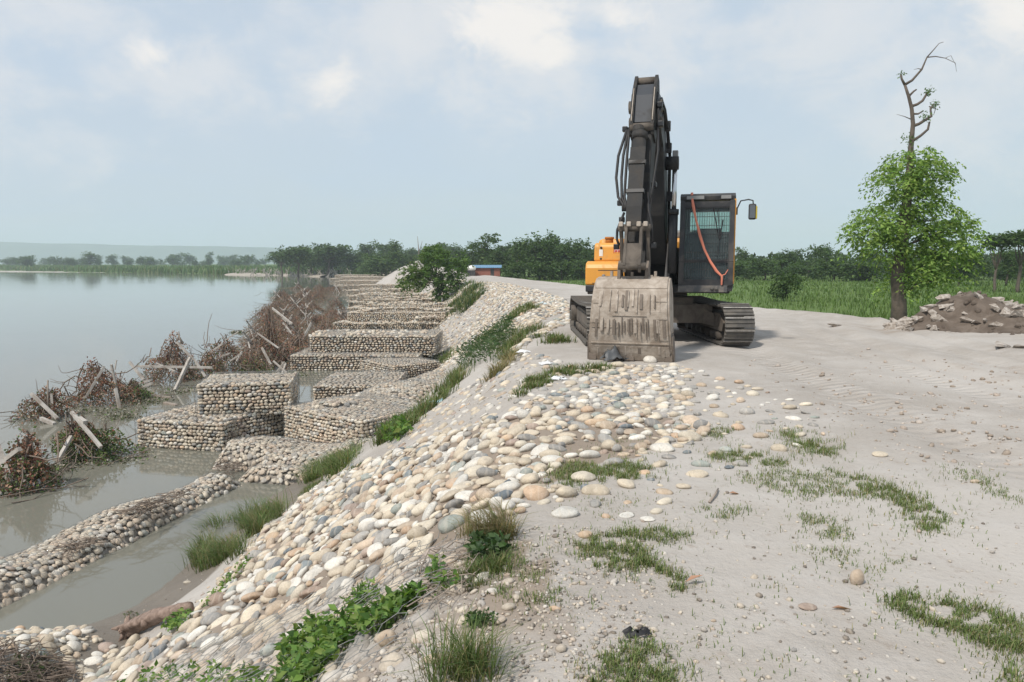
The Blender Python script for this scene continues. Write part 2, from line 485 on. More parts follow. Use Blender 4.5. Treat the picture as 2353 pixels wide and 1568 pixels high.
M_GROUND = mat_ground(); M_WATER = mat_water()
M_STONE = mat_stone('river_stone', False); M_STONES = mat_stone('river_stones', True)
M_LEAF = mat_leaf('leaf'); M_GRASS = mat_leaf('grass_blade', 0.3, 0.6); M_DRY = mat_leaf('dry_leaf', 0.15, 0.8)
M_WIRE = mat_plain('galvanised_wire', (.27, .27, .26), 0.6, 0.3, 0.2)
M_FILL = mat_plain('dark_gap_fill', (.11, .095, .08), 0.95, 0, 0.3)  # dark fill that gives the gaps between gabion stones their shade
M_CONC = mat_plain('weathered_concrete', (.47, .44, .40), 0.9, 0, 0.25, 5, (.22, .18, .145), 0.35, 2.5, 0.4)
M_BARK = mat_plain('bark', (.13, .105, .085), 0.95, 0, 0.35, 8, (.07, .06, .05), 0.3, 5, 0.6)
M_TWIG = mat_plain('dead_twig', (.19, .15, .12), 0.95, 0, 0.3)
M_DRIFT = mat_plain('driftwood', (.33, .28, .235), 0.9, 0, 0.25, 6, (.17, .13, .10), 0.4, 4, 0.5)

# ------------------------------------------------------------------ setting: terrain sheet and water
def axis(lo_fine, hi_fine, step, lo, hi, grow):
    a = list(np.arange(lo_fine, hi_fine, step))
    s = step; x = a[-1]
    while x < hi: s *= grow; x += s; a.append(x)
    s = step; x = a[0]; L = []
    while x > lo: s *= grow; x -= s; L.append(x)
    return np.array(L[::-1] + a)
ys = axis(1.0, 26.0, 0.15, -25, 12000, 1.032)
us = axis(-8.0, 11.0, 0.15, -12000, 12000, 1.06)
Yg, Ug = np.meshgrid(ys, us, indexing='ij')
Xg = crest(np.minimum(Yg, 400)) + Ug
Zg = hgt(Xg, Yg)
nr, nc = Yg.shape
idx = np.arange(nr * nc).reshape(nr, nc)
quads = np.stack([idx[:-1, :-1], idx[:-1, 1:], idx[1:, 1:], idx[1:, :-1]], -1).reshape(-1, 4)
dC = crest(Yg) - Xg
eE = Xg - road_edge(Yg)
mudm = sstep(-2.35, -2.62, Zg) * (dC > 0) * (Yg < 80)
fieldm = np.maximum(sstep(1.1, 1.9, eE + 0.5 * (fbm(Xg * .8, Yg * .8, 3, 3) - .5)), ((Yg > shore_y(Xg)) & (Xg < -30) & (Zg > -3.2)) * 1.0)
fieldm = np.where((dC > 0) & (Xg > -30), 0, fieldm)
earthm = sstep(0.5, 1.0, eE) * (1 - sstep(1.4, 2.2, eE)) * 0.7
rcx = 6.3 + 0.014 * (Yg - 9) ** 2
rct = 4.9 + 0.014 * (Yg - 8) ** 2
wheel = np.exp(-((Xg - rcx - 2.0) / 3.2) ** 2) * sstep(4, 8, Yg) * (1 - sstep(19, 26, Yg)) * (dC < 0) * sstep(.30, .66, fbm(Xg * .9, Yg * .5, 21, 5))
earthm = np.maximum(earthm, 0.50 * wheel)
qx0, qy0, _ = proj(np.stack([Xg, Yg, Zg], -1))
gap_shade = inpoly(qx0, qy0, [(300, 1620), (420, 1440), (600, 1225), (830, 1065), (1070, 985), (1300, 930), (1560, 960), (1500, 1040), (1250, 1110), (1170, 1190), (1000, 1250), (700, 1410), (420, 1510)]) & (Yg > 2)  # soil among the dense stones, darkened to paint shade into the gaps
dusty = inpoly(qx0, qy0, [(1000, 1250), (1180, 1200), (1300, 1330), (1330, 1480), (1250, 1640), (700, 1640), (860, 1470)]) & (Yg > 2)
earthm = np.maximum(np.maximum(earthm, gap_shade * .75), dusty * (.22 + .5 * fbm(Xg * 1.5, Yg * 1.5, 17, 3)))
msk = np.stack([mudm, fieldm, earthm], -1).reshape(-1, 3)
prints = np.zeros_like(Xg)
for x0 in (1.70, 4.30): prints = np.maximum(prints, np.exp(-((Xg - x0 - .10 * np.sin(Yg * .4)) / .30) ** 6) * sstep(6.5, 9, Yg) * (1 - sstep(23, 27, Yg)))
for off in (-.9, .9, 2.7): prints = np.maximum(prints, .7 * np.exp(-((Xg - rct - off) / .22) ** 4) * sstep(3, 6, Yg) * (1 - sstep(19, 24, Yg)))
prints = prints * (dC < 0) * (.35 + .9 * fbm(Xg * .8, Yg * .8, 41, 3))
me = np_mesh('ground', np.stack([Xg, Yg, Zg], -1).reshape(-1, 3), quads, True, {'tint': msk, 'prints': np.repeat(prints.reshape(-1, 1), 3, 1)})
tag(obj('ground', me, M_GROUND), kind='structure')
wv = [(-12000, -25, WATER_Z), (2, -25, WATER_Z), (2, 60, WATER_Z), (-8, 230, WATER_Z), (-60, 320, WATER_Z), (-12000, 3500, WATER_Z)]
me = bpy.data.meshes.new('river_water'); me.from_pydata(wv, [], [tuple(range(6))])
tag(obj('river_water', me, M_WATER), kind='structure')
# far hills
def ridge(name, y0, depth, top_py, px0, px1, sd, mat):
    n = 160; V = []
    for i in range(n):
        px = px0 + (px1 - px0) * i / (n - 1)
        topz = atd(px, np.interp(px, [p[0] for p in top_py], [p[1] for p in top_py]), y0 + depth * .5).z + 14 * (fbm(np.array([i * .16]), np.array([0.0]), sd, 4)[0] - .5)
        x = (px - CXP) / FPX * y0
        for k, (f, dy) in enumerate(((0, 0), (.35, .18), (.75, .36), (1.0, .5), (.7, .75), (0, 1))):
            w = 1 + 0.14 * (vnoise(np.array([i * .3]), np.array([k * 2.0]), sd + 5)[0] - .5) if 0 < k < 5 and k != 3 else 1
            V.append((x * (1 + dy * depth / y0), y0 + dy * depth + 220 * (vnoise(np.array([i * .35]), np.array([k * 1.0]), sd)[0] - .5) * (k in (1, 2, 4)), -6 + (topz + 6) * f * w))
    Fq = [(i * 6 + k, (i + 1) * 6 + k, (i + 1) * 6 + k + 1, i * 6 + k + 1) for i in range(n - 1) for k in range(5)]
    me = np_mesh(name, V, np.array(Fq), True)
    return tag(obj(name, me, mat), kind='structure')
mh, hh_, bs_, _ = new_mat('wooded_hill')
Ph = hh_.n('ShaderNodeNewGeometry').outputs['Position']
setin(hh_, bs_, 'Base Color', hh_.mix(hh_.mapr(hh_.noise(Ph, 0.012, 6, 0.65), .35, .65), (.025, .045, .03), (.05, .075, .045))); setin(hh_, bs_, 'Roughness', 0.95)
ridge('hills', 3000, 600, [(-600, 548), (0, 556), (150, 560), (330, 566), (520, 566), (650, 569), (800, 575), (1000, 584), (1300, 590), (3000, 592)], -900, 3200, 2.0, mh)
# ------------------------------------------------------------------ stones
PAL = {
 'cream': [(.53, .47, .375), (.56, .51, .42), (.49, .43, .34)],
 'white': [(.62, .60, .55), (.58, .57, .53)],
 'tan': [(.46, .375, .285), (.43, .35, .27), (.49, .40, .31)],
 'orange': [(.49, .375, .265), (.47, .35, .25)],
 'grey': [(.30, .295, .28), (.34, .33, .31), (.26, .255, .245)],
 'bluegrey': [(.155, .18, .20), (.20, .225, .235)],
 'green': [(.30, .33, .305), (.34, .365, .34)],
 'brown': [(.33, .26, .215), (.30, .23, .185), (.36, .29, .25)],
}
PNAME = list(PAL); PW = np.array([.40, .22, .13, .03, .13, .025, .035, .04]); PW /= PW.sum()
GW = np.array([.42, .10, .26, .04, .09, .02, .03, .04]); GW /= GW.sum()
WORD = {'cream': 'cream', 'white': 'chalky white', 'tan': 'tan', 'orange': 'orange-tan', 'grey': 'grey', 'bluegrey': 'dark blue-grey', 'green': 'pale green-grey', 'brown': 'pinkish brown'}

def ico(sub):
    bm = bmesh.new(); bmesh.ops.create_icosphere(bm, subdivisions=sub, radius=1.0)
    bm.verts.index_update()
    V = np.array([v.co[:] for v in bm.verts]); Fc = np.array([[v.index for v in f.verts] for f in bm.faces]); bm.free()
    return V, Fc
def stone_shape(sub, seed, lump=0.16, edge=0.0):
    """rounded river cobble: unit ellipsoid with broad flats and gentle lumps"""
    rg = np.random.default_rng(seed)
    V, Fc = ico(sub)
    r = np.ones(len(V))
    for k in range(5):                                   # broad worn flats
        n = rg.normal(size=3); n /= np.linalg.norm(n); h = rg.uniform(.74, .95)
        dt = V @ n
        cap = np.where(dt > h, h / np.maximum(dt, 1e-3), 1.0)
        r = np.minimum(r, cap * .65 + .35) if not edge else np.minimum(r, cap)
    ph = rg.uniform(0, 6, 3); fq = rg.uniform(1.3, 2.4, 3)
    r = r * (1 + lump * .35 * (np.sin(V[:, 0] * fq[0] + ph[0]) + np.sin(V[:, 1] * fq[1] + ph[1]) + np.sin(V[:, 2] * fq[2] + ph[2])))
    V = V * r[:, None]
    V = V * np.array([1, 1 + rg.uniform(-.08, .08), 1])
    V[:, 0] += .12 * rg.normal() * V[:, 1] ** 2          # slight kidney
    return V, Fc
SH3 = [stone_shape(3, 100 + i, .16 if i % 3 else .30, 0.0 if i % 3 else 1.0) for i in range(12)]
SH2 = [stone_shape(2, 200 + i, .16 if i % 3 else .28, 0.0 if i % 3 else 1.0) for i in range(12)]
SH1 = [stone_shape(1, 300 + i) for i in range(6)]
SM3 = [np_mesh('river_stone', v, f, True) for v, f in SH3]
SM2 = [np_mesh('stone', v, f, True) for v, f in SH2]
for m_ in SM3 + SM2: m_.materials.append(M_STONE)

def rot_to(n, yaw, tilt=0.0, rg=random):
    q = Vector((0, 0, 1)).rotation_difference(Vector(n))
    return q.to_matrix() @ Euler((rg.gauss(0, tilt), rg.gauss(0, tilt), yaw)).to_matrix()

def merged(items, shapes, name, mat, parent=None, kind='stuff'):
    """items: (pos, 3x3 matrix incl. scale, tint) joined into one mesh"""
    Vs = []; Fs = []; Cs = []; b = 0
    for i, (p, M, c) in enumerate(items):
        v, f = shapes[i % len(shapes)]
        Vs.append(v @ np.array(M).T + np.array(p)); Fs.append(f + b); b += len(v)
        Cs.append(np.tile(np.array(c), (len(v), 1)))
    me = np_mesh(name, np.concatenate(Vs), np.concatenate(Fs), True, {'tint': np.concatenate(Cs)})
    o = obj(name, me, mat, parent); o['kind'] = kind
    return o

def pick(w=PW):
    k = PNAME[int(np.searchsorted(np.cumsum(w), random.random()))] if True else 0
    c = random.choice(PAL[k]); g = random.uniform(.92, 1.2)
    return k, tuple(x * g for x in c)

# picture-space outlines of the stone fields (they only choose WHERE on the ground the stones lie)
REG = [  # polygon, keep probability, size factor, sunk fraction, wire netting over it
 ('dense', [(1570, 960), (1640, 1000), (1560, 1030), (1470, 1045), (1300, 1055), (1250, 1100), (1270, 1120), (1385, 1128),
   (1230, 1165), (1170, 1190), (1090, 1195), (1010, 1225), (1000, 1245), (900, 1305), (840, 1345), (760, 1365), (690, 1400), (640, 1430), (560, 1470), (420, 1500), (360, 1530),
   (300, 1620), (60, 1620), (120, 1550), (240, 1490), (380, 1465), (440, 1420), (500, 1350), (560, 1280), (600, 1225), (650, 1190), (700, 1140), (760, 1095), (830, 1065),
   (900, 1045), (980, 1010), (1070, 982), (1160, 956), (1230, 935), (1400, 930), (1500, 960), (1560, 955)], 1.0, 1.0, .36),
 ('thin', [(1345, 838), (1565, 842), (1600, 905), (1560, 958), (1500, 965), (1400, 935), (1220, 940), (1160, 960), (1200, 925), (1300, 893)], .8, .85, .35),
 ('net', [(1005, 1240), (1000, 1290), (960, 1370), (860, 1470), (720, 1620), (290, 1620), (360, 1530), (420, 1500), (560, 1470), (690, 1400), (760, 1365), (840, 1345), (900, 1305)], .95, .85, .45),
 ('debris', [(1010, 1250), (1180, 1330), (1180, 1440), (960, 1620), (720, 1620), (860, 1470), (960, 1370)], .30, .65, .45),
 ('crest', [(1345, 838), (1565, 842), (1700, 880), (1860, 930), (1900, 1000), (1840, 1030), (1650, 1090), (1560, 1150), (1500, 1200), (1240, 1180), (1280, 1050), (1470, 1045), (1600, 1000)], .13, .85, .3),
 ('mid', [(900, 1045), (980, 1012), (1070, 985), (1160, 958), (1220, 930), (1300, 893), (1330, 850), (1260, 820), (1180, 800), (1120, 860), (1050, 900), (990, 945), (940, 975), (890, 1020)], .38, .85, .5),
 ('band', [(930, 890), (1000, 850), (1040, 800), (1085, 750), (1120, 700), (1075, 655), (1085, 640), (1130, 645), (1240, 668), (1300, 690), (1312, 712), (1250, 735), (1230, 748), (1170, 765), (1090, 800), (1050, 835), (990, 870), (940, 905)], .80, 1.15, .3),
  ('band', [(980, 800), (985, 730), (1010, 665), (1095, 650), (1120, 700), (1085, 750), (1040, 800), (1000, 850), (930, 890), (960, 850)], .38, 1.1, .35),
 ('upper', [(1180, 800), (1260, 745), (1312, 715), (1312, 742), (1240, 770), (1200, 800)], .7, 1.2, .3),
 ('toe', [(420, 1400), (500, 1330), (560, 1260), (600, 1215), (640, 1195), (600, 1260), (540, 1330), (470, 1420)], .35, .6, .3),
 ('corner', [(-60, 1470), (60, 1445), (150, 1440), (215, 1452), (230, 1475), (180, 1500), (170, 1530), (130, 1545), (90, 1560), (-60, 1580)], .95, .85, .25),
]
NC = 170000
vy = 3.0 * (62 / 3.0) ** RNG.random(NC)                       # denser close by
vd = RNG.uniform(-6.5, 8.5, NC)
vx = crest(vy) - vd
vz = hgt(vx, vy)
qx, qy, qd = proj(np.stack([vx, vy, vz], -1))
reg = np.full(NC, -1)
for i, r in enumerate(REG):
    ok = inpoly(qx, qy, r[1]) & (reg < 0)
    pk = np.where((qy[ok] < 1060) & (r[0] == 'dense'), .55 + .45 * sstep(.42, .55, fbm(qx[ok] / 60, qy[ok] / 25, 51, 3)) - .25, r[2])
    reg[ok] = np.where(RNG.random(ok.sum()) < pk, i, -1)
# stones also behind the excavator's near side and under the bucket, out of the polygons: a thin scatter
keep = np.where(reg >= 0)[0]
# fixed, individually visible stones: picture point, width in picture, colour, label
SPECIAL = [
 (2022, 1038, 46, .35, 'cream', 'pale flat cream stone lying alone on the sand beside the wheel tracks'),
 (1968, 1332, 46, 1.55, 'tan', 'upright blunt tan stone standing alone on the sandy road'),
 (1856, 1388, 50, .30, 'brown', 'flat grey-brown stone sunk in the sand near the upright stone'),
 (1345, 1226, 44, .70, 'orange', 'round orange-tan stone above the grass patch on the sand'),
 (775, 1221, 46, .95, 'bluegrey', 'dark slate-blue stone tipped up on end among cream stones'),
 (894, 1079, 48, .55, 'bluegrey', 'smooth blue-grey oval stone lying at the upper edge of the stone slope'),
 (820, 1130, 44, .9, 'grey', 'angular dark grey stone standing up on the stone slope'),
 (622, 1492, 56, .8, 'green', 'pale grey-green marbled boulder beside the leafy vines'),
 (590, 1533, 66, .45, 'grey', 'long dark grey stone below the marbled boulder'),
 (1494, 826, 40, .8, 'white', 'round white stone against the bucket lip'),
 (1420, 835, 42, .55, 'cream', 'flat cream stone in front of the bucket teeth'),
 (655, 1325, 30, .5, 'bluegrey', 'small dark slate stone low on the stone slope'),
 (665, 1262, 36, .5, 'bluegrey', 'dark slate stone beside the tipped slate-blue stone'),
 (855, 1357, 50, .6, 'grey', 'dark grey oval stone half buried above the vines'),
 (965, 1310, 40, .7, 'green', 'pale green-grey pebble perched at the lower edge of the stones'),
 (868, 1330, 44, .55, 'orange', 'smooth peach oval stone at the lower right of the slope'),
 (1145, 1155, 46, 1.0, 'white', 'white upright stone at the right edge of the stone slope'),
 (1195, 1170, 34, .7, 'orange', 'yellow-tan angular stone beside the white upright stone'),
 (893, 1465, 62, .95, 'tan', 'large tan boulder wrapped in wire beside the vines'),
 (1000, 1508, 62, .5, 'tan', 'broad tan stone under the wire below the vines'),
 (1275, 1395, 34, .5, 'orange', 'small sandy orange stone on the dusty crest'),
 (1740, 890, 34, .4, 'cream', 'pale stone alone on the sand right of the bucket'),
 (1440, 1178, 44, .25, 'white', 'flat white stone sunk in the sand above the grass patches'),
 (1490, 1188, 40, .25, 'white', 'second flat white stone just right of the sunk flat white stone'),
 (1570, 1113, 46, .35, 'cream', 'flat cream stone between two grass patches'),
 (1675, 1070, 30, .4, 'bluegrey', 'small blue-grey stone among the grass patches'),
 (1640, 1425 , 20, .6, 'tan', 'small tan pebble on the bare sand'),
 (2240, 1105, 24, .6, 'tan', 'small tan stone in the thin grass at the right'),
 (1985, 1347, 0, .8, 'white', ''),
]
placed = []; cell = {}
def hit(x, y, z, rad):
    cx, cy_ = int(math.floor(x / .3)), int(math.floor(y / .3))
    for i in range(cx - 1, cx + 2):
        for j in range(cy_ - 1, cy_ + 2):
            for (a, b, c, q) in cell.get((i, j), ()):
                if (a - x) ** 2 + (b - y) ** 2 + (c - z) ** 2 < (q + rad) ** 2: return True
    return False
def put(x, y, z, rad): cell.setdefault((int(math.floor(x / .3)), int(math.floor(y / .3))), []).append((x, y, z, rad))

for (px, py, wpx, flat, colr, lab) in SPECIAL:
    if wpx == 0: continue
    g = ground(px, py + wpx * .18)[0]
    dpt = proj(g)[2]
    a = wpx * dpt / FPX / 2 * .82
    n = normal(np.array([g[0]]), np.array([g[1]]))[0]
    put(g[0], g[1], g[2], a * .9)
    o = obj('river_stone', random.choice(SM3))
    o.scale = (a, a * random.uniform(.65, .8), a * flat * .8)
    o.rotation_euler = rot_to(n, random.uniform(-.4, .4), .05).to_euler()
    o.location = Vector(g) + Vector(n) * (a * flat * .8 * .55)
    c = random.choice(PAL[colr]); o.color = (*c, 1)
    tag(o, lab, 'stone', 'river stones picked out on the bank')

order = keep[RNG.permutation(len(keep))]
sizes = np.clip(RNG.lognormal(-2.97, .40, NC),   .028, .104)       # long half axis in metres
order = sorted(order, key=lambda i: -sizes[i] * REG[reg[i]][3])  # big ones first, small ones fill the gaps
LOOSE = []
for i in order:
    name, poly, pr, sf, sunk = REG[reg[i]]
    a = sizes[i] * sf
    if vy[i] > 26: a = max(a, .085) * 1.1
    b = a * random.uniform(.60, .88); c = b * random.uniform(.42, .72)
    rad = (a + b) / 2 * {'dense': .90, 'corner': .84, 'net': .90, 'band': .92 if pr > .5 else 1.5, 'mid': 1.85, 'thin': 1.12, 'crest': 2.0, 'debris': 1.5, 'toe': 1.5}.get(name, .95)
    if name == 'dense': rad *= 1 + .45 * (fbm(np.array(vx[i] * 1.1), np.array(vy[i] * 1.1), 61, 2) > .54)
    if hit(vx[i], vy[i], vz[i], rad): continue
    put(vx[i], vy[i], vz[i], rad)
    LOOSE.append((i, name, a, b, c, sunk, 0))
# a second course of smaller cobbles lying in the hollows of the dense field
cnt0 = len(LOOSE)
cell2 = {}
for i in keep[RNG.permutation(len(keep))][:14000]:
    if REG[reg[i]][0] not in ('dense', 'corner') or vy[i] > 12.5: continue
    a = sizes[i] * random.uniform(.55, .85)
    key = (int(vx[i] / .22), int(vy[i] / .22))
    if key in cell2 or random.random() < .25: continue
    cell2[key] = 1
    LOOSE.append((i, 'dense', a, a * random.uniform(.7, .9), a * random.uniform(.5, .75), -.55, 1))
nrm = normal(vx, vy)
rec = []
for (i, name, a, b, c, sunk, lay) in LOOSE:
    n = nrm[i]
    yaw = random.gauss(0.15, .7) if name != 'mid' else random.uniform(0, 3.1)
    M = rot_to(n, yaw, .24 if name == 'dense' else .12)
    off = c * (1 - 2 * sunk) if lay == 0 else c * .95
    p = np.array([vx[i], vy[i], vz[i]]) + n * off * .8
    k, col = pick()
    if name in ('net', 'debris'): col = tuple(x * .55 + y * .45 for x, y in zip(col, (.40, .36, .32)))
    rec.append((a * FPX / qd[i], p, M, (a, b, c), k, col, name, qd[i]))
rec.sort(key=lambda r: -r[0])
ZONE = {'dense': 'loose on the stone slope of the bank', 'net': 'half buried under netting on the lower slope', 'debris': 'among the dusty rubble by the vines',
        'crest': 'scattered on the sandy crest', 'thin': 'bedded in sand below the excavator bucket', 'mid': 'sunk in the sandy upper slope', 'band': 'on the far bank slope', 'upper': 'piled behind the excavator track',
        'toe': 'at the muddy foot of the slope', 'corner': 'in the muddy heap at the bottom left'}
n_ind = 0; rest_near = []; rest_far = []
for (s, p, M, abc, k, col, name, dpt) in rec:
    P = proj(p)
    inframe = -20 < P[0] < 2373 and 0 < P[1] < 1590
    if n_ind < 285 and inframe:
        o = obj('river_stone', SM3[n_ind % len(SM3)]); n_ind += 1
        o.scale = abc; o.rotation_euler = M.to_euler(); o.location = p; o.color = (*col, 1)
        shape = 'flat' if abc[2] < .62 * abc[1] else ('long' if abc[1] < .7 * abc[0] else 'rounded')
        zn = ZONE[name]
        if name == 'dense':
            t_ = float((crest(p[1]) - p[0]) / toew(p[1])); far_ = 'farther half' if p[1] > 7.0 else 'nearer half'
            zn = f"{'near the crest' if t_ < .3 else 'midway down' if t_ < .62 else 'near the foot'} on the {far_} of the stone slope"
        big = 'big ' if s > 62 else ''
        tag(o, f'{big}{shape} {WORD[k]} river stone {zn}', 'stone', f'{big}{shape} {WORD[k]} stones {zn}')
    else:
        Ms = np.array(M) * np.array(abc)[None, :]
        (rest_near if dpt < 20 else rest_far).append((p, Ms, col))
merged(rest_near, SH2, 'loose_stones', M_STONES)
merged(rest_far, SH1, 'far_bank_stones', M_STONES)
# fine gravel and clods strewn over crest and slope
GR = []
gp = [([(1000, 1250), (1300, 1200), (1500, 1250), (1500, 1620), (700, 1620), (860, 1470)], 2300), ([(1350, 835), (1900, 900), (2353, 1100), (2353, 1600), (1300, 1600), (1300, 1150)], 900),
      ([(960, 1000), (1250, 890), (1330, 850), (1200, 800), (940, 975)], 500), ([(600, 1200), (1000, 1010), (1250, 1000), (1000, 1300), (300, 1600), (100, 1550)], 1200)]
for poly, nn in gp:
    xs = [p[0] for p in poly]; yy = [p[1] for p in poly]
    px = RNG.uniform(min(xs), max(xs), nn * 3); py = RNG.uniform(min(yy), max(yy), nn * 3)
    k = inpoly(px, py, poly); px, py = px[k][:nn], py[k][:nn]
    for g in ground(px, py):
        a = min(.035, math.exp(random.gauss(-4.75, .45)))
        _, c = pick()
        c = tuple(x * .5 + y * .5 for x, y in zip(c, (.42, .38, .34)))
        if random.random() < .22: c = (.20, .175, .15)
        GR.append((g + np.array([0, 0, a * .15]), np.array(Euler((random.gauss(0, .3), random.gauss(0, .3), random.uniform(0, 6))).to_matrix()) * np.array([a, a * .75, a * .5])[None, :], c))
merged(GR, SH1, 'gravel', M_STONES)

# ------------------------------------------------------------------ gabions
def face_cells(w, h, sx, sy, rg):
    """courses of cobbles packed into a w x h rectangle: list of (u, v, half width, half height)"""
    out = []; v = 0.0
    rows = max(1, round(h / sy)); rh = h / rows
    for j in range(rows):
        u = -rg.uniform(0, sx * .5)
        while u < w:
            cw = sx * rg.uniform(.65, 1.45)
            c = u + cw / 2
            if -.01 < c < w + .01:
                out.append((min(max(c, cw * .3), w - cw * .3), (j + .5) * rh + rg.gauss(0, rh * .12), cw * .505, rh * rg.uniform(.46, .56)))
            u += cw
    return out
def hexwire(o, ux, uy, w, h, cellw, r, out, n):
    """hexagonal twisted netting as thin prisms on one rectangle"""
    o = np.array(o, float); ux = np.array(ux, float); uy = np.array(uy, float); n = np.array(n, float)
    ch = cellw * 1.15
    P = []
    rows = int(h / (ch * .75)) + 2; cols = int(w / cellw) + 2
    segs = []
    for j in range(rows):
        for i in range(cols):
            x = (i + .5 * (j % 2)) * cellw; y = j * ch * .75
            a = (x, y + ch * .5 - ch * .25); b = (x + cellw / 2, y + ch * .5); c = (x + cellw, y + ch * .25)
            segs += [((x, y + ch * .25), (x + cellw / 2, y + ch * .5)), ((x + cellw / 2, y + ch * .5), (x + cellw, y + ch * .25)), ((x + cellw / 2, y + ch * .5), (x + cellw / 2, y + ch))]
    for (a, b) in segs:
        a = np.clip(a, (0, 0), (w, h)); b = np.clip(b, (0, 0), (w, h))
        if np.linalg.norm(b - a) < cellw * .2: continue
        A = o + ux * a[0] + uy * a[1] + n * RNG.uniform(-.006, .014); B = o + ux * b[0] + uy * b[1] + n * RNG.uniform(-.006, .014)
        out.append((A, B, r, n))
def wires_mesh(segs, name):
    A = np.array([s[0] for s in segs]); B = np.array([s[1] for s in segs]); r = np.array([s[2] for s in segs])[:, None]; N = np.array([s[3] for s in segs])
    d = B - A; d /= np.linalg.norm(d, axis=1, keepdims=True)
    s1 = np.cross(d, N); s1 /= np.maximum(np.linalg.norm(s1, axis=1, keepdims=True), 1e-6)
    off = [N * r, (-N * .5 + s1 * .87) * r, (-N * .5 - s1 * .87) * r]
    V = np.stack([A + off[0], A + off[1], A + off[2], B + off[0], B + off[1], B + off[2]], 1).reshape(-1, 3)
    k = np.arange(len(A))[:, None] * 6
    Fq = np.concatenate([k + np.array([0, 1, 4, 3]), k + np.array([1, 2, 5, 4]), k + np.array([2, 0, 3, 5])])
    return np_mesh(name, V, Fq)

def silty(c, k): return tuple(1.1 * (x * (1 - k) + y * k) for x, y in zip(c, (.37, .34, .295)))

def gabion(name, label, group, A, B, depth, z0, z1, near=True, sx=.112, sy=.080, wire=True, netw=.11, slope=0.0, maxparts=300, vis=('front', 'top', 'right', 'left')):
    """box basket; A, B ground ends of the front face (seen from the front A is the left end); depth goes back"""
    A = Vector((A[0], A[1], 0)); B = Vector((B[0], B[1], 0))
    ux = (B - A); w = ux.length; ux.normalize()
    bk = Vector((-ux.y, ux.x, 0))
    h = z1 - z0; rg = random
    root = empty(name, (A + B) / 2 + bk * depth / 2 + Vector((0, 0, z0)))
    tag(root, label, 'gabion', group)
    rl = root.location
    # dark inner box behind the stones, coloured as the shade in their gaps
    m = MB(); e = .085
    c = [A + ux * e + bk * e, B - ux * e + bk * e, B - ux * e + bk * (depth - e), A + ux * e + bk * (depth - e)]
    vs = [Vector((p.x, p.y, z0)) - rl for p in c] + [Vector((p.x, p.y, z1 - e)) - rl for p in c]
    m.add(vs, [(3, 2, 1, 0), (4, 5, 6, 7), (0, 1, 5, 4), (1, 2, 6, 5), (2, 3, 7, 6), (3, 0, 4, 7)])
    m.build('inner_core', M_FILL, root)
    faces = {'front': (A + Vector((0, 0, z0)), ux, Vector((0, 0, 1)), w, h, -bk), 'right': (B + Vector((0, 0, z0)), bk, Vector((0, 0, 1)), depth, h, ux),
             'left': (A + bk * depth + Vector((0, 0, z0)), -bk, Vector((0, 0, 1)), depth, h, -ux), 'top': (A + Vector((0, 0, z1)), ux, bk, w, depth, Vector((0, 0, 1)))}
    items = []; segs = []
    for fn in vis:
        o, a, b, fw, fh, n = faces[fn]
        top = fn == 'top'
        ssx, ssy = (sx * 1.2, sx * .95) if top else (sx, sy)
        for (u, v, hw, hh) in face_cells(fw, fh, ssx, ssy, rg):
            dth = min(hw, hh) * (.55 if top else 1.0)
            bulge = (.0 if top else .085) * math.sin(math.pi * min(max(u / fw, 0), 1)) * math.sin(math.pi * min(max(v / fh, 0), 1))
            edge = min(u, fw - u, v, fh - v)
            if top: bulge = -.05 * math.exp(-edge / .09) - .06 * float(fbm(np.array(u * 1.1 + rl.x * 3), np.array(v * 1.1), 2.0, 2)) + .03
            pos = o + a * u + b * v + n * (bulge - dth * .55 + rg.gauss(0, .008))
            Bm = Matrix((a, b, n)).transposed()
            Bm = Bm @ Euler((rg.gauss(0, .12), rg.gauss(0, .12), rg.gauss(0, .16 if not top else .7))).to_matrix()
            k, col = pick(GW)
            col = silty(col, .35 if top else .10)
            items.append((pos - rl, Bm, (hw, hh, dth), col, fn))
        if wire:
            hexwire(np.array(o - rl) + np.array(n) * (.03 if top else .065), a, b, fw, fh, netw, .0030, segs, n)
    # vertical binding wires
    if near:
        random.shuffle(items)
        items.sort(key=lambda t: 0 if t[4] in ('front',) else 1)
        mx = maxparts - 4
        for i, (p, Bm, sc, col, fn) in enumerate(items[:mx]):
            s = obj('stone', SM2[i % len(SM2)], None, root, p)
            s.scale = sc; s.rotation_euler = Bm.to_euler(); s.color = (*col, 1)
        rest = items[mx:]
    else: rest = items
    if rest:
        merged([(np.array(p), np.array(Bm) * np.array(sc)[None, :], col) for p, Bm, sc, col, fn in rest], SH2 if near else SH1, 'packed_stones', M_STONES, root)
    if wire and segs:
        o = obj('wire_netting', wires_mesh(segs, 'wire_netting'), M_WIRE, root)
    return root

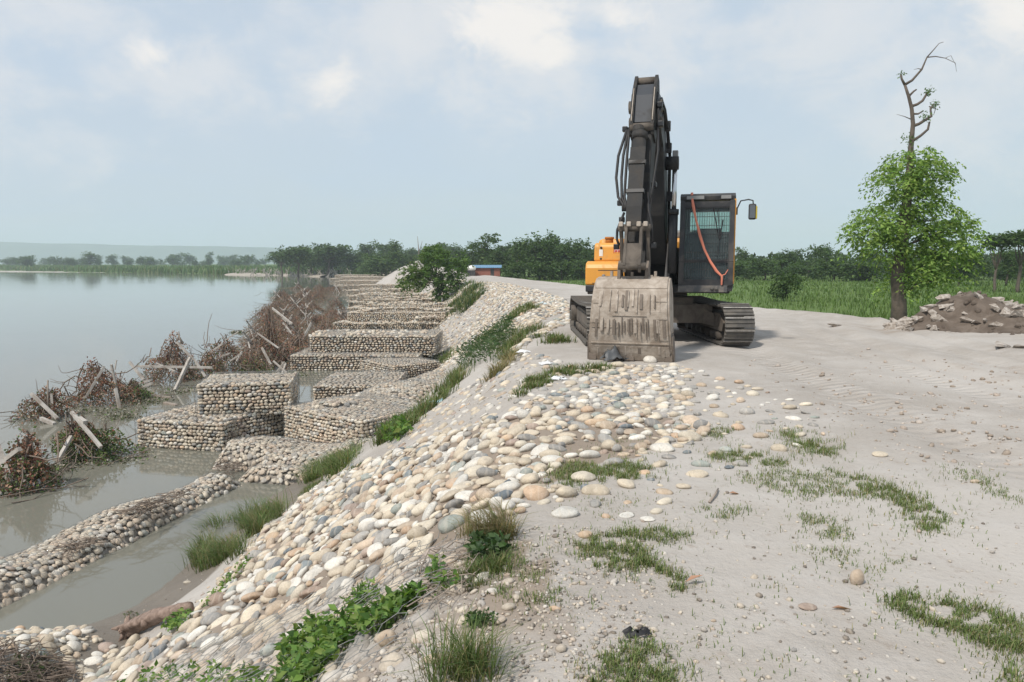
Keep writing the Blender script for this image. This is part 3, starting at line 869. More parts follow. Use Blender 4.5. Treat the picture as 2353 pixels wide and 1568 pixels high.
# ---- netted stone mattresses
def mattress(name, label, path, halfw, height, z0, stone=.11, near=True, parts=296, wired=True, netw=.11, flat=.55, sil=.4):
    """low sausage of netted stones following a path on the ground"""
    pts = [Vector((p[0], p[1], 0)) for p in path]
    L = [0]
    for i in range(1, len(pts)): L.append(L[-1] + (pts[i] - pts[i - 1]).length)
    def at(s):
        x = np.interp(s, L, [p.x for p in pts]); y = np.interp(s, L, [p.y for p in pts])
        return Vector((x, y, 0))
    def fr(s):
        d = (at(min(s + .2, L[-1])) - at(max(s - .2, 0))).normalized()
        return d, Vector((d.y, -d.x, 0))
    hw = (lambda s: np.interp(s / L[-1], [k / (len(halfw) - 1) for k in range(len(halfw))], halfw)) if hasattr(halfw, '__len__') else (lambda s: halfw)
    def surf(s, t):
        """t from -1 (left foot) to 1 (right foot)"""
        d, r = fr(s); w = hw(s)
        endf = min(1, min(s, L[-1] - s) / .35 + .25)
        hgt_ = height * endf * (.9 + .2 * math.sin(s * 2.1))
        a = abs(t)
        z = hgt_ * ((1 - a ** 3.2))
        p = at(s) + r * (t * w) + Vector((0, 0, z0 + z))
        return p
    root = empty(name, at(L[-1] / 2) + Vector((0, 0, z0))); tag(root, label, 'gabion mattress', 'netted stone mattresses at the foot of the bank')
    rl = root.location
    ns = max(6, int(L[-1] / .3)); nt_ = 8
    V = []
    for i in range(ns + 1):
        s = L[-1] * i / ns
        for j in range(nt_ + 1):
            p = surf(s, -1 + 2 * j / nt_)
            V.append(tuple(p - rl - Vector((0, 0, .06))))
    Fq = [(i * (nt_ + 1) + j, (i + 1) * (nt_ + 1) + j, (i + 1) * (nt_ + 1) + j + 1, i * (nt_ + 1) + j + 1) for i in range(ns) for j in range(nt_)]
    obj('inner_core', np_mesh('inner_core', V, np.array(Fq), True), mat_plain('mattress_silt', (.27, .24, .205), .95, 0, .3), root)
    items = []; s = 0.0
    while s < L[-1]:
        w = hw(s); t = -1.0
        nacross = int(2 * w * 1.15 / (stone * .95))
        for j in range(nacross):
            tt = -1 + 2 * (j + random.uniform(.2, .8)) / nacross
            ss = min(max(s + random.uniform(-.3, .3) * stone, 0.02), L[-1] - .02)
            p = surf(ss, tt)
            n = (surf(min(ss + .05, L[-1]), tt) - surf(max(ss - .05, 0), tt)).cross(surf(ss, max(tt - .06, -1)) - surf(ss, min(tt + .06, 1)))
            n = n.normalized() if n.length > 1e-8 else Vector((0, 0, 1))
            if n.z < 0: n = -n
            a = stone * random.uniform(.42, .72); b = a * random.uniform(.65, .95); c = b * flat * random.uniform(.8, 1.3)
            k, col = pick(GW)
            items.append((p - rl + n * random.gauss(-c * .2, .012), rot_to(n, random.uniform(0, 3.14), .15), (a, b, c), silty(col, sil)))
        s += stone * .82
    items.sort(key=lambda it: (it[0] + rl).y)
    mx = parts if near else 0
    for i, (p, M, sc, col) in enumerate(items[:mx]):
        o = obj('stone', SM2[i % len(SM2)], None, root, p); o.scale = sc; o.rotation_euler = M.to_euler(); o.color = (*col, 1)
    if items[mx:]:
        merged([(np.array(p), np.array(M) * np.array(sc)[None, :], col) for p, M, sc, col in items[mx:]], SH2, 'packed_stones', M_STONES, root)
    if wired:
        segs = []
        # netting drawn along the surface in hexagons
        ch = netw * 1.15; rows = int(L[-1] / (ch * .75)); 
        def sp(x, y):
            s_ = min(max(y, 0), L[-1]); w_ = hw(s_) * 1.1
            t_ = min(max(x / w_, -1), 1)
            return np.array(surf(s_, t_) - rl) + np.array([0, 0, .035 + random.uniform(0, .02)])
        wm = max(hw(L[-1] * k / 6) for k in range(7)) * 1.1
        cols = int(2 * wm / netw) + 1
        for j in range(rows):
            for i in range(cols):
                x = -wm + (i + .5 * (j % 2)) * netw; y = j * ch * .75
                for (a, b_) in (((x, y + ch * .25), (x + netw / 2, y + ch * .5)), ((x + netw / 2, y + ch * .5), (x + netw, y + ch * .25)), ((x + netw / 2, y + ch * .5), (x + netw / 2, y + ch))):
                    A_, B_ = sp(*a), sp(*b_)
                    if np.linalg.norm(A_ - B_) > .02: segs.append((A_, B_, .0028, np.array([0, 0, 1.0])))
        obj('wire_netting', wires_mesh(segs, 'wire_netting'), M_WIRE, root)
    return root
GG = 'gabion baskets stepping out from the bank'
def gx(px, py, z):
    v = gz(px, py, z); return (v.x, v.y)
# first spur, nearest the camera: low front tier, its inner half, the raised box, the inner box
Wz = WATER_Z
zl = Wz + .72; zt = zl + .78
A1 = gx(318, 1027, Wz - .02); B1 = gx(512, 1040, Wz - .02)
gabion('gabion', 'low gabion basket standing in the water below the raised one, nearest spur', GG, A1, B1, 3.0, Wz - .4, zl - .05)
A2 = gx(508, 1033, Wz); B2 = gx(700, 992, Wz)
gabion('gabion', 'low gabion basket just right of the outermost low one in the nearest spur', GG, A2, B2, 2.2, Wz - .4, zl + .02)
A3 = gx(457, 956, zl); B3 = gx(668, 948, zl)
gabion('gabion', 'tall raised gabion basket on top of the nearest spur, black gaps between its stones', GG, A3, B3, 1.9, zl - .05, zt, maxparts=300)
A4 = gx(655, 992, Wz + .25); B4 = gx(815, 1050, Wz + .1)
gabion('gabion', 'gabion basket with brown stained stones where the nearest spur meets the bank', GG, A4, (B4[0] + .15, B4[1] + .1), 2.5, Wz - .1, zl + .18)
gabion('gabion', 'dusty topped gabion basket behind the stained one against the bank', GG, (B4[0] + .2, B4[1] + .3), (B4[0] + 1.35, B4[1] + 1.5), 2.3, Wz + .1, zl + .14)
A5 = gx(720, 900, zl - .1); B5 = gx(900, 900, zl - .1)
gabion('gabion', 'flat gabion top at the back of the nearest spur beside the still water', GG, A5, B5, 3.0, Wz - .1, zl + .08, near=False, wire=True)
mattress('stone_mattress', 'slumped netted stones spread over the inner gabions against the bank', [gx(700, 950, zl), gx(770, 938, zl + .1), gx(860, 918, zl + .1), gx(950, 888, zl + .1), gx(1015, 868, zl + .05)], [.6, 1.0, 1.15, 1.1, .6], .34, zl - .08, .13, parts=250)

# ---- second spur and the ones beyond: courses read as rows of stones
def spur(y, xl, w, dep, label_low, label_hi, inset=.9, hz=1.0, wire=False, yaw=0.0, both=True):
    xr = xl + w; dy = -yaw * w
    gabion('gabion', label_low, GG, (xl, y), (xr, y + dy), dep, Wz - .3, Wz + .62 * hz, near=False, sx=.135, sy=.095, wire=wire)
    if both:
        gabion('gabion', label_hi, GG, (xl + inset * .6, y + .9), (xr + .6, y + .9 + dy), dep - .6, Wz + .5 * hz, Wz + (.62 + .70) * hz, near=False, sx=.135, sy=.095, wire=wire)
b = gx(668, 852, Wz); e_ = gx(966, 848, Wz)
spur(b[1], b[0], e_[0] - b[0], 3.4, 'low tier of the second gabion spur with dark water at its foot', 'long raised gabion of the second spur with a pale dusty top', 1.0, 1.05, True)
gabion('gabion', 'slumped gabion basket filling the corner between second spur and bank', GG, gx(905, 868, Wz + .1), gx(1010, 850, Wz + .2), 2.6, Wz - .1, Wz + .55, near=False, wire=True)
SL = []
def slump(x0, x1, y0, y1, z, n):
    for _ in range(n):
        x = random.uniform(x0, x1); y = random.uniform(y0, y1); a = random.uniform(.06, .15)
        z_ = z + .30 * float(fbm(np.array(x * .9), np.array(y * .9), 4., 2)) - .10 + random.uniform(0, .06)
        z_ = max(z_, float(hgt(x, y)) + .03)
        _, c = pick(GW); SL.append((np.array([x, y, z_]), np.array(Euler((random.gauss(0, .3), random.gauss(0, .3), random.uniform(0, 6))).to_matrix()) * np.array([a, a * .8, a * .6])[None, :], silty(c, .3)))
names = ['third', 'fourth', 'fifth', 'sixth', 'seventh', 'eighth', 'ninth']
fx = [(780, 762, 1000), (800, 742, 1010), (806, 722, 1015), (806, 708, 1010), (800, 692, 1000), (792, 678, 985), (770, 664, 960), (770, 655, 930), (760, 647, 900)]
for q, (pl, pyy, pr_) in enumerate(fx):
    a_ = gx(pl, pyy, Wz); c_ = gx(pr_, pyy, Wz)
    nm = (names + ['tenth', 'eleventh'])[q]
    jx = random.uniform(-.5, .5)
    spur(a_[1], a_[0] + jx, c_[0] - a_[0] - jx, 2.6 + .4 * q, f'low tier of the {nm} gabion spur along the bank', f'upper tier of the {nm} gabion spur along the bank', random.uniform(.6, 2.4), random.uniform(.8, 1.05) + .04 * q, yaw=random.uniform(-.05, .1))
    hq = Wz + .62
    slump(a_[0] - .3, c_[0] + 1.2, a_[1] - .5, a_[1] + .9, hq - .12, 170); slump(a_[0] + 1, c_[0] + 1.6, a_[1] + .9, a_[1] + 2.6, Wz + 1.30, 260); slump(c_[0] - 1.2, c_[0] + 2.0, a_[1] - .6, a_[1] + 3, Wz + .9, 220)

bl = [gx(-260, 1450, Wz), gx(0, 1345, Wz), gx(120, 1290, Wz), gx(230, 1240, Wz), gx(330, 1195, Wz), gx(430, 1150, Wz), gx(520, 1112, Wz)]
mattress('stone_mattress', 'long low netted stone mattress lying between two strips of water', bl, [.9, .72, .66, .66, .55, .46, .42], .36, Wz - .06, .105)
mattress('stone_mattress', 'sloping netted stone mattress spread below the nearest gabion spur', [gx(500, 1066, Wz), gx(640, 1060, Wz), gx(790, 1045, Wz + .2), gx(880, 1020, Wz + .35)], [.5, 1.1, 1.15, .8], .52, Wz - .06, .11)
mattress('stone_mattress', 'lower netted stone mattress ending in a rounded edge by the mud', [gx(560, 1098, Wz), gx(690, 1098, Wz + .05), gx(800, 1060, Wz + .2)], [.3, .45, .5], .28, Wz - .05, .11, parts=220)
slump(b[0] + .5, e_[0] + .6, b[1] + .9, b[1] + 3.2, Wz + 1.28, 260)
merged(SL, SH1, 'slumped_stones', M_STONES)
# netting draped over the near slope
segs = []
poly = [(1110, 1235), (1030, 1330), (960, 1440), (880, 1620), (250, 1620), (420, 1490), (620, 1410), (800, 1320), (960, 1235)]
nw = .125; ch = nw * 1.1
yr = np.arange(3.0, 9.0, ch * .75)
for j, y in enumerate(yr):
    for i in range(int(6.2 / nw)):
        u = (i + .5 * (j % 2)) * nw
        for (a, b_) in (((u, y + ch * .25), (u + nw / 2, y + ch * .5)), ((u + nw / 2, y + ch * .5), (u + nw, y + ch * .25)), ((u + nw / 2, y + ch * .5), (u + nw / 2, y + ch))):
            segs.append((a, b_))
S = np.array(segs)                                            # (n, 2, 2): distance down from the crest, y
def warp(q):
    x = crest(q[:, 1]) - q[:, 0] + .05 * (vnoise(q[:, 0] * 3, q[:, 1] * 3, 2.0) - .5); y = q[:, 1] + .06 * (vnoise(q[:, 0] * 3, q[:, 1] * 3, 8.0) - .5)
    z = hgt(x, y) + .045 + .05 * vnoise(q[:, 0] * 4, q[:, 1] * 4, 4.0)
    return np.stack([x, y, z], -1)
A_, B_ = warp(S[:, 0]), warp(S[:, 1])
qx_, qy_, _ = proj(A_)
k = inpoly(qx_, qy_, poly) & (RNG.random(len(A_)) < .97)
nn_ = normal(A_[:, 0], A_[:, 1])
o = obj('wire_netting_sheet', wires_mesh([(A_[i], B_[i], .0022, nn_[i]) for i in np.where(k)[0]], 'wire_netting_sheet'), M_WIRE)
tag(o, 'rusty grey wire netting draped over the stones on the near slope', 'wire netting')
# ------------------------------------------------------------------ excavator
DUST = (.27, .235, .195)
M_YEL = mat_plain('yellow_paint', (.72, .33, .055), 0.42, 0, 0.06, 3, (.42, .25, .10), 0.18, 2.2)
M_BLK = mat_plain('charcoal_paint', (.030, .031, .034), 0.5, 0, 0.2, 4, (.105, .095, .085), 0.30, 2.0)
M_BOOM = mat_plain('boom_paint', (.018, .019, .021), 0.42, 0, 0.2, 4, (.06, .054, .048), 0.22, 2.4)
M_STICK = mat_plain('dusty_stick_paint', (.026, .026, .026), 0.65, 0, 0.25, 4, (.07, .062, .054), 0.30, 3.0, 0.3, 0.3)
M_LOWST = mat_plain('muddy_steel', (.085, .072, .060), 0.8, 0.1, 0.3, 5, (.17, .145, .12), 0.5, 4.0)
M_BUCK = mat_plain('worn_bucket_steel', (.44, .385, .325), 0.78, 0.0, 0.2, 6, (.27, .22, .175), 0.5, 4.5, 0.8)
M_BUCKD = mat_plain('worn_bucket_bar', (.20, .165, .135), 0.72, 0.05, 0.25, 7, (.16, .13, .105), 0.45, 4.0, 0.5)
M_BUCKL = mat_plain('rubbed_bucket_bar', (.47, .41, .345), 0.7, 0, 0.15, 7, (.26, .21, .17), 0.4, 5.0, 0.4)
M_PAD = mat_plain('track_steel', (.10, .094, .086), 0.62, 0.3, 0.25, 7, (.20, .18, .155), 0.40, 4.0, 0.4)
M_UNDER = mat_plain('muddy_undercarriage', (.165, .138, .112), 0.9, 0, 0.3, 4, (.09, .075, .062), 0.4, 2.5, 0.4)
M_SHOE = mat_plain('pale_grouser', (.50, .48, .45), 0.5, 0.2, 0.2, 9, (.18, .16, .14), 0.35, 6.0)
M_CHROME = mat_plain('chrome_rod', (.62, .62, .62), 0.22, 1.0, 0.05)
M_RUB = mat_plain('rubber_hose', (.018, .018, .02), 0.55, 0, 0.2, 8, (.07, .06, .05), 0.15, 8)
M_GREY = mat_plain('grey_hood_paint', (.20, .205, .205), 0.5, 0, 0.1)
M_LAMP = mat_plain('lamp_lens', (.24, .24, .235), 0.3, 0, 0.15, 20)
M_WHITE = mat_plain('white_print', (.78, .76, .72), 0.5, 0, 0.05)
M_RED = mat_plain('red_print', (.50, .05, .06), 0.5, 0, 0.08)
M_PINKW = mat_plain('sticker_ground', (.66, .48, .46), 0.5, 0, 0.1)
M_SEAT = mat_plain('seat_fabric', (.035, .04, .045), 0.8, 0, 0.2)
M_STRAP = mat_plain('orange_ribbon', (.70, .235, .15), 0.7, 0, 0.2, 9)
def mat_glass():
    m, h, bs, out = new_mat('tinted_glass')
    gl = h.n('ShaderNodeBsdfGlossy', {0: (.85, .95, .92, 1), 'Roughness': 0.04})
    tr = h.n('ShaderNodeBsdfTransparent', {0: (.74, .93, .87, 1)})
    fr = h.n('ShaderNodeFresnel', {'IOR': 1.45})
    mx = h.n('ShaderNodeMixShader', {0: h.math('MULTIPLY', fr.outputs[0], 1.0, True), 1: tr.outputs[0], 2: gl.outputs[0]})
    df = h.n('ShaderNodeBsdfDiffuse', {0: (.23, .29, .29, 1)})
    co = h.n('ShaderNodeTexCoord').outputs['Object']
    d = h.mapr(h.noise(co, 3.0, 6, 0.65), 0.38, 0.72, 0.24, 0.40)
    m2 = h.n('ShaderNodeMixShader', {0: d, 1: mx.outputs[0], 2: df.outputs[0]})
    h.nt.links.new(m2.outputs[0], out.inputs[0])
    return m
M_GLASS = mat_glass()

EXC = Vector((3.15, 16.0, 0.0))
EXC.z = float(hgt(3.2, 15.8)) - .01
exc = empty('excavator', EXC)
tag(exc, 'tracked excavator with raised black arm, muddy bucket and orange-yellow body parked on the sandy road', 'excavator')
PSI = R(17.0)
UP = Matrix.Rotation(-math.pi / 2 - PSI, 4, 'Z')          # local x = where the machine faces, y = operator's left
def UB(): return MB(UP)
UC = Matrix.Translation((-.15, 0.0, 0))                   # undercarriage, tracks along world Y
# ---- tracks
def track_loop(n_p, L=1.72, r=.365, zc=.43):
    """positions (y, z, angle) round the loop; y grows to the rear"""
    per = 4 * L + 2 * math.pi * r; out = []
    for i in range(n_p):
        s = per * i / n_p
        if s < 2 * L: y = -L + s; z = zc - r; a = 0.0                   # bottom run
        elif s < 2 * L + math.pi * r:
            t = (s - 2 * L) / r; y = L + r * math.sin(t); z = zc - r * math.cos(t); a = t
        elif s < 4 * L + math.pi * r:
            q = s - 2 * L - math.pi * r; y = L - q; z = zc + r - .035 * math.sin(math.pi * q / (2 * L)); a = math.pi
        else:
            t = (s - 4 * L - math.pi * r) / r; y = -L - r * math.sin(t); z = zc + r * math.cos(t); a = math.pi + t
        out.append((y, z, a))
    return out
NP = 42; PW_ = .56; pitch = (4 * 1.72 + 2 * math.pi * .365) / NP
pm = MB()
pm.box((-PW_ / 2, -pitch * .47, -.012), (PW_ / 2, pitch * .47, .012))
for q, gh in ((-.34, .046), (.06, .030), (.42, .030)):
    pm.prism([(pitch * q - .016, -.010), (pitch * q + .016, -.010), (pitch * q + .009, -gh), (pitch * q - .009, -gh)], 0, -PW_ / 2, PW_ / 2)
for sx in (-.075, .075):
    pm.box((sx - .022, -pitch * .42, .010), (sx + .022, pitch * .42, .062))
    pm.box((sx * 2.2 - .02, -.018, -.020), (sx * 2.2 + .02, .018, -.010))
pad_me = pm.mesh('track_shoe'); pad_me.materials.append(M_PAD); pad_me.materials.append(M_SHOE)
for p in pad_me.polygons:
    if p.center.z < -.04: p.material_index = 1  # grouser tips in a paler colour than the shoe plates
def track(cx, label, yoff=0.0):
    tr = empty('track', (UC.translation.x + cx, yoff, 0), exc); tr['label'] = label
    for (y, z, a) in track_loop(NP):
        o = obj('track_shoe', pad_me, None, tr, (0, y, z)); o.rotation_euler = (a, 0, 0)
    side = 1 if cx > 0 else -1
    m = MB()
    m.prism([(-1.45, .28), (1.45, .28), (1.55, .45), (1.3, .62), (-1.3, .62), (-1.55, .45)], 0, -.16, .16)
    m.box((.16 * 1, -1.2, .34), (.175, 1.2, .56)); m.box((-.175, -1.2, .34), (-.16, 1.2, .56))
    m.build('track_frame', M_UNDER, tr)
    for y, nm in ((-1.72, 'idler_wheel'), (1.72, 'drive_sprocket')):
        m = MB(); m.cyl((-.09, y, .43), (.09, y, .43), .31, 24); m.cyl((-.13, y, .43), (.13, y, .43), .12, 12)
        if nm == 'drive_sprocket':
            for k in range(16):
                t = 2 * math.pi * k / 16
                m.beam((0, y + .30 * math.cos(t), .43 + .30 * math.sin(t)), (0, y + .345 * math.cos(t), .43 + .345 * math.sin(t)), .10, .06, (1, 0, 0), .6)
            m.cyl((side * .05, y, .43), (side * .27, y, .43), .19, 18)
        m.build(nm, M_LOWST, tr)
    for k in range(7):
        y = -1.2 + .4 * k
        m = MB(); m.cyl((-.2, y, .17), (.2, y, .17), .085, 12); m.build('track_roller', M_LOWST, tr)
    for y in (-.55, .6):
        m = MB(); m.cyl((-.12, y, .69), (.12, y, .69), .06, 10); m.build('carrier_roller', M_LOWST, tr)
    return tr
track(1.30, 'crawler track under the cab, shoes facing the camera with pale edges')
track(-1.30, 'crawler track partly hidden behind the bucket', .1)
m = MB(UC)
m.prism([(-.75, .52), (.75, .52), (.72, .92), (-.72, .92)], 1, -.8, .85)
for sx in (-1, 1):
    for y0, y1 in ((-.95, -.45), (.45, .95)):
        m.add([(sx * .5, y0 * .7, .50), (sx * 1.12, y0, .34), (sx * 1.12, y1, .34), (sx * .5, y1 * .7, .50), (sx * .5, y0 * .7, .90), (sx * 1.12, y0, .60), (sx * 1.12, y1, .60), (sx * .5, y1 * .7, .90)],
              [(0, 1, 2, 3), (4, 5, 6, 7), (0, 1, 5, 4), (1, 2, 6, 5), (2, 3, 7, 6), (3, 0, 4, 7)])
m.box((-1.1, -.86, .40), (1.1, -.80, .78))
m.build('car_body', M_UNDER, exc)
m = UB(); m.cyl((0, 0, .88), (0, 0, 1.03), .62, 32); m.build('slew_ring', M_LOWST, exc)
# ---- upper frame, engine house, tank, counterweight
m = UB()
m.box((-1.9, -1.36, 1.03), (1.15, 1.50, 1.17), .02)
m.box((.2, -.36, 1.0), (1.35, -.30, 2.0)); m.box((.2, .30, 1.0), (1.35, .36, 2.0))
m.prism([(.2, 1.17), (1.45, 1.17), (1.2, 1.55), (.8, 2.05), (.3, 2.05)], 1, -.34, -.26); m.prism([(.2, 1.17), (1.45, 1.17), (1.2, 1.55), (.8, 2.05), (.3, 2.05)], 1, .26, .34)
m.box((-1.9, -.28, 1.17), (.25, .42, 1.95), .03)
m.build('deck_frame', M_BLK, exc)
eh = UB()
eh.box((-1.85, -1.37, 1.17), (-.28, 1.46, 2.16), .09)
o_h = eh.build('engine_house', M_YEL, exc)
m = UB(); m.box((-1.5, -.25, 2.155), (-.55, .95, 2.34), .05); m.build('engine_hood', M_GREY, o_h)
m = UB(); m.cyl((-.65, -.62, 2.14), (-.65, -.62, 2.40), .11, 16); m.cyl((-.65, -.62, 2.40), (-.60, -.62, 2.47), .085, 16); m.build('exhaust_pipe', M_GREY, o_h)
m = UB(); m.prism([(-2.55, -1.0), (-2.75, -.5), (-2.82, 0), (-2.75, .6), (-2.55, 1.1), (-1.86, 1.45), (-1.86, -1.36)], 2, 1.06, 2.12); m.build('counterweight', M_YEL, exc)
# right hand tank and tool box (at the left in the picture)
m = UB()
m.prism([(-.22, 1.17), (1.14, 1.17), (1.14, 1.52), (1.09, 1.62), (.98, 1.66), (-.22, 1.66)], 1, -1.37, -.40)
tk = m.build('fuel_tank', M_YEL, exc)
md = tk.modifiers.new('edges', 'BEVEL'); md.width = .035; md.segments = 3; md.limit_method = 'ANGLE'
m = UB(); m.prism([(-.22, 1.655), (.90, 1.655), (.86, 1.98), (.80, 2.04), (-.22, 2.06)], 1, -1.24, -.41)
tt_ = m.build('tank_cover', M_YEL, exc)
md = tt_.modifiers.new('edges', 'BEVEL'); md.width = .05; md.segments = 3; md.limit_method = 'ANGLE'
m = UB(); m.box((1.135, -1.10, 1.24), (1.152, -.42, 1.46), .006); m.build('tool_box_door', M_YEL, tk)
m = UB(); m.box((1.15, -1.10, 1.468), (1.158, -.42, 1.480)); m.box((1.15, -1.22, 1.205), (1.158, -.42, 1.216)); m.build('door_seam', M_BLK, tk)
m = UB(); m.cyl((1.15, -.98, 1.36), (1.185, -.98, 1.36), .035, 12); m.cyl((1.18, -.98, 1.36), (1.20, -.98, 1.36), .018, 10); m.build('door_latch', M_GREY, tk)
m = UB(); m.box((.876, -1.13, 1.76), (.892, -1.05, 1.90), .006); m.build('level_gauge', M_WHITE, tt_)
for z_ in (1.94, 1.71):
    m = UB(); m.cyl((.868, -1.09, z_), (.895, -1.09, z_), .024, 10); m.build('gauge_bolt', M_BLK, tt_)
m = UB(); m.cyl((.40, -1.0, 2.03), (.40, -1.0, 2.16), .085, 16); m.cyl((.40, -1.0, 2.13), (.40, -1.0, 2.175), .10, 16); m.build('filler_cap', mat_plain('ochre_cap', (.42, .16, .03), .6), tt_)
m = UB(); m.box((.15, -1.33, .98), (1.10, -1.02, 1.165), .02); m.build('step_box', M_LOWST, exc)
# sticker on the tank: red and white print in two rows of letters
stk = UB(); stk.box((.868, -.83, 1.745), (.876, -.42, 1.925)); st = stk.build('sticker', M_PINKW, tt_)
m = UB()
m.box((.877, -.83, 1.905), (.880, -.42, 1.925)); m.box((.877, -.83, 1.745), (.880, -.815, 1.925))
rs = random.Random(8)
for i in range(6):
    y = -.80 + i * .062; m.box((.877, y, 1.86 + rs.uniform(-.01, .01)), (.8802, y + rs.uniform(.018, .045), 1.885)); m.box((.877, y + .008, 1.835), (.8804, y + .024, 1.862))
m.build('sticker_print', M_RED, tt_)['kind'] = 'stuff'
m = UB()                                                              # second, darker row: worn past reading in the photograph
for i in range(7):
    y = -.80 + i * .054; m.box((.877, y, 1.765), (.8802, y + .014, 1.82)); m.box((.877, y + .012, rs.choice((1.765, 1.79, 1.806))), (.8804, y + .036, rs.choice((1.812, 1.818))))
m.build('sticker_print', mat_plain('dark_print', (.16, .06, .09), .5), tt_)['kind'] = 'stuff'
# ---- cab
CY0, CY1, CX0, CX1, CZ0, CZ1 = .535, 1.555, -.28, 1.40, 1.08, 2.94
cab = empty('cab', (0, 0, 0), exc)
def cp(name, mb, mat, par=cab): return mb.build(name, mat, par)
m = UB()
fr_t = .085
def post(a, b, w, h_=None): m.beam(a, b, w, h_ or w, up=(1, 0, 0))
fx0 = CX1 - .03
# front frame leans back a little towards the roof
def FX(z): return CX1 - .02 - max(0, (z - 1.65)) * .10
for y in (CY0 + .045, CY1 - .045):
    m.beam((FX(1.2), y, 1.2), (FX(1.65), y, 1.65), .09, .10, (1, 0, 0)); m.beam((FX(1.65), y, 1.65), (FX(2.82), y, 2.82), .09, .10, (1, 0, 0))
    m.beam((CX0 + .05, y, 1.2), (CX0 + .05, y, 2.82), .10, .10, (1, 0, 0))
    m.beam((.55, y, 1.2), (.50, y, 2.82), .07, .08, (1, 0, 0))
    m.box((CX0, y - .045, 2.74), (FX(2.8), y + .045, 2.83))
m.box((CX0, CY0, 2.0 - .9), (CX0 + .06, CY1, 2.28))                       # back panel below the rear window
m.box((CX0, CY0 + .02, 2.70), (CX0 + .08, CY1 - .02, 2.83))
m.beam((FX(2.74), CY0 + .06, 2.74), (FX(2.74), CY1 - .06, 2.74), .07, .13, (0, 0, 1))
m.beam((FX(1.66) + .005, CY0 + .06, 1.66), (FX(1.66) + .005, CY1 - .06, 1.66), .05, .06, (0, 0, 1))
cp('cab_frame', m, M_BLK)
m = UB(); m.prism([(CX0 - .03, 2.83), (CX1 - .12, 2.83), (CX1 - .10, 2.90), (CX1 - .20, 2.96), (CX0 + .1, 2.97), (CX0 - .03, 2.91)], 1, CY0 - .005, CY1 + .005); cp('cab_roof', m, M_BLK)
m = UB(); m.box((CX0, CY0 + .01, CZ0), (CX1 - .02, CY1 - .01, 1.2), .012); m.box((CX1 - .06, CY0 + .005, 1.18), (CX1 + .002, CY1 - .005, 1.31)); cp('front_apron', m, M_BLK)
m = UB(); m.box((CX1 - .03, CY0 - .004, 1.06), (CX1 + .006, CY1 - .10, 1.19), .006); cp('bumper_plate', m, mat_plain('grey_bumper', (.075, .077, .08), .5, 0, .15, 4, DUST, .25))
m = UB()
for y in (CY0 + .64, CY0 + .72): m.cyl((CX1 + .003, y, 1.125), (CX1 + .03, y, 1.125), .034, 12)
cp('tow_socket', m, M_PAD)
m = UB(); m.box((.60, CY1 - .004, 1.22), (CX1 - .06, CY1 + .012, 1.66)); m.box((.52, CY1 - .006, 1.64), (.60, CY1 + .014, 2.83)); m.beam((CX1 - .05, CY1 + .004, 1.25), (CX1 - .16, CY1 + .004, 2.84), .035, .09, (1, 0, 0)); m.box((CX0 + .05, CY1 - .005, 1.2), (.50, CY1 + .012, 1.95))
cp('cab_door', m, M_YEL)
for nm, a, b, zb, zt in (('windscreen', CY0 + .085, CY1 - .085, 1.69, 2.69), ('lower_windscreen', CY0 + .085, CY1 - .085, 1.31, 1.635)):
    m = UB(); m.add([(FX(zb) - .02, a, zb), (FX(zb) - .02, b, zb), (FX(zt) - .02, b, zt), (FX(zt) - .02, a, zt)], [(0, 1, 2, 3)]); cp(nm, m, M_GLASS)
m = UB(); m.add([(CX0 + .03, CY0 + .1, 2.28), (CX0 + .03, CY1 - .1, 2.28), (CX0 + .03, CY1 - .1, 2.7), (CX0 + .03, CY0 + .1, 2.7)], [(0, 1, 2, 3)]); cp('rear_window', m, M_GLASS)
for y in (CY0 + .03, CY1 - .03):
    for x0, x1 in ((CX0 + .1, .49), (.57, CX1 - .17)):
        m = UB(); m.add([(x0, y, 1.62), (x1, y, 1.62), (x1 - .03, y, 2.74), (x0, y, 2.74)], [(0, 1, 2, 3)]); cp('side_window', m, M_GLASS)
m = UB()                                                                   # lower trim that rounds off the window corners
for y, s in ((CY0 + .085, 1), (CY1 - .085, -1)):
    for z, sz in ((2.69, -1), (1.69, 1)):
        m.add([(FX(z) - .012, y, z), (FX(z) - .012, y + s * .07, z), (FX(z) - .012, y + s * .02, z + sz * .02), (FX(z) - .012, y, z + sz * .07)], [(0, 1, 2, 3)])
cp('window_seal', m, M_RUB)
m = UB()                                                                   # wire guard over the glass
for i in range(19):
    y = CY0 + .10 + i * (CY1 - CY0 - .20) / 18
    m.beam((FX(1.33) + .045, y, 1.33), (FX(1.65) + .045, y, 1.65), .008); m.beam((FX(1.65) + .045, y, 1.65), (FX(2.72) + .045, y, 2.72), .008)
for z in (1.34, 1.50, 1.66, 1.83, 2.0, 2.17, 2.34, 2.51, 2.70):
    m.beam((FX(z) + .036, CY0 + .07, z), (FX(z) + .036, CY1 - .07, z), .009)
cp('window_guard', m, M_BLK)
m = UB()
for (a, b) in (((2.70, .70), (2.02, .60)), ((2.70, .82), (2.05, .64)), ((2.05, .66), (2.36, .78)), ((2.05, .60), (1.66, .56))):
    pass
def wl(z0_, f0, z1_, f1, w=.014): m.beam((FX(z0_) + .012, CY0 + (CY1 - CY0) * f0, z0_), (FX(z1_) + .012, CY0 + (CY1 - CY0) * f1, z1_), w)
wl(2.72, .60, 2.10, .72); wl(2.72, .68, 2.12, .74); wl(2.45, .79, 2.08, .74, .022); wl(2.1, .74, 1.75, .70, .010)
cp('wiper', m, M_RUB)
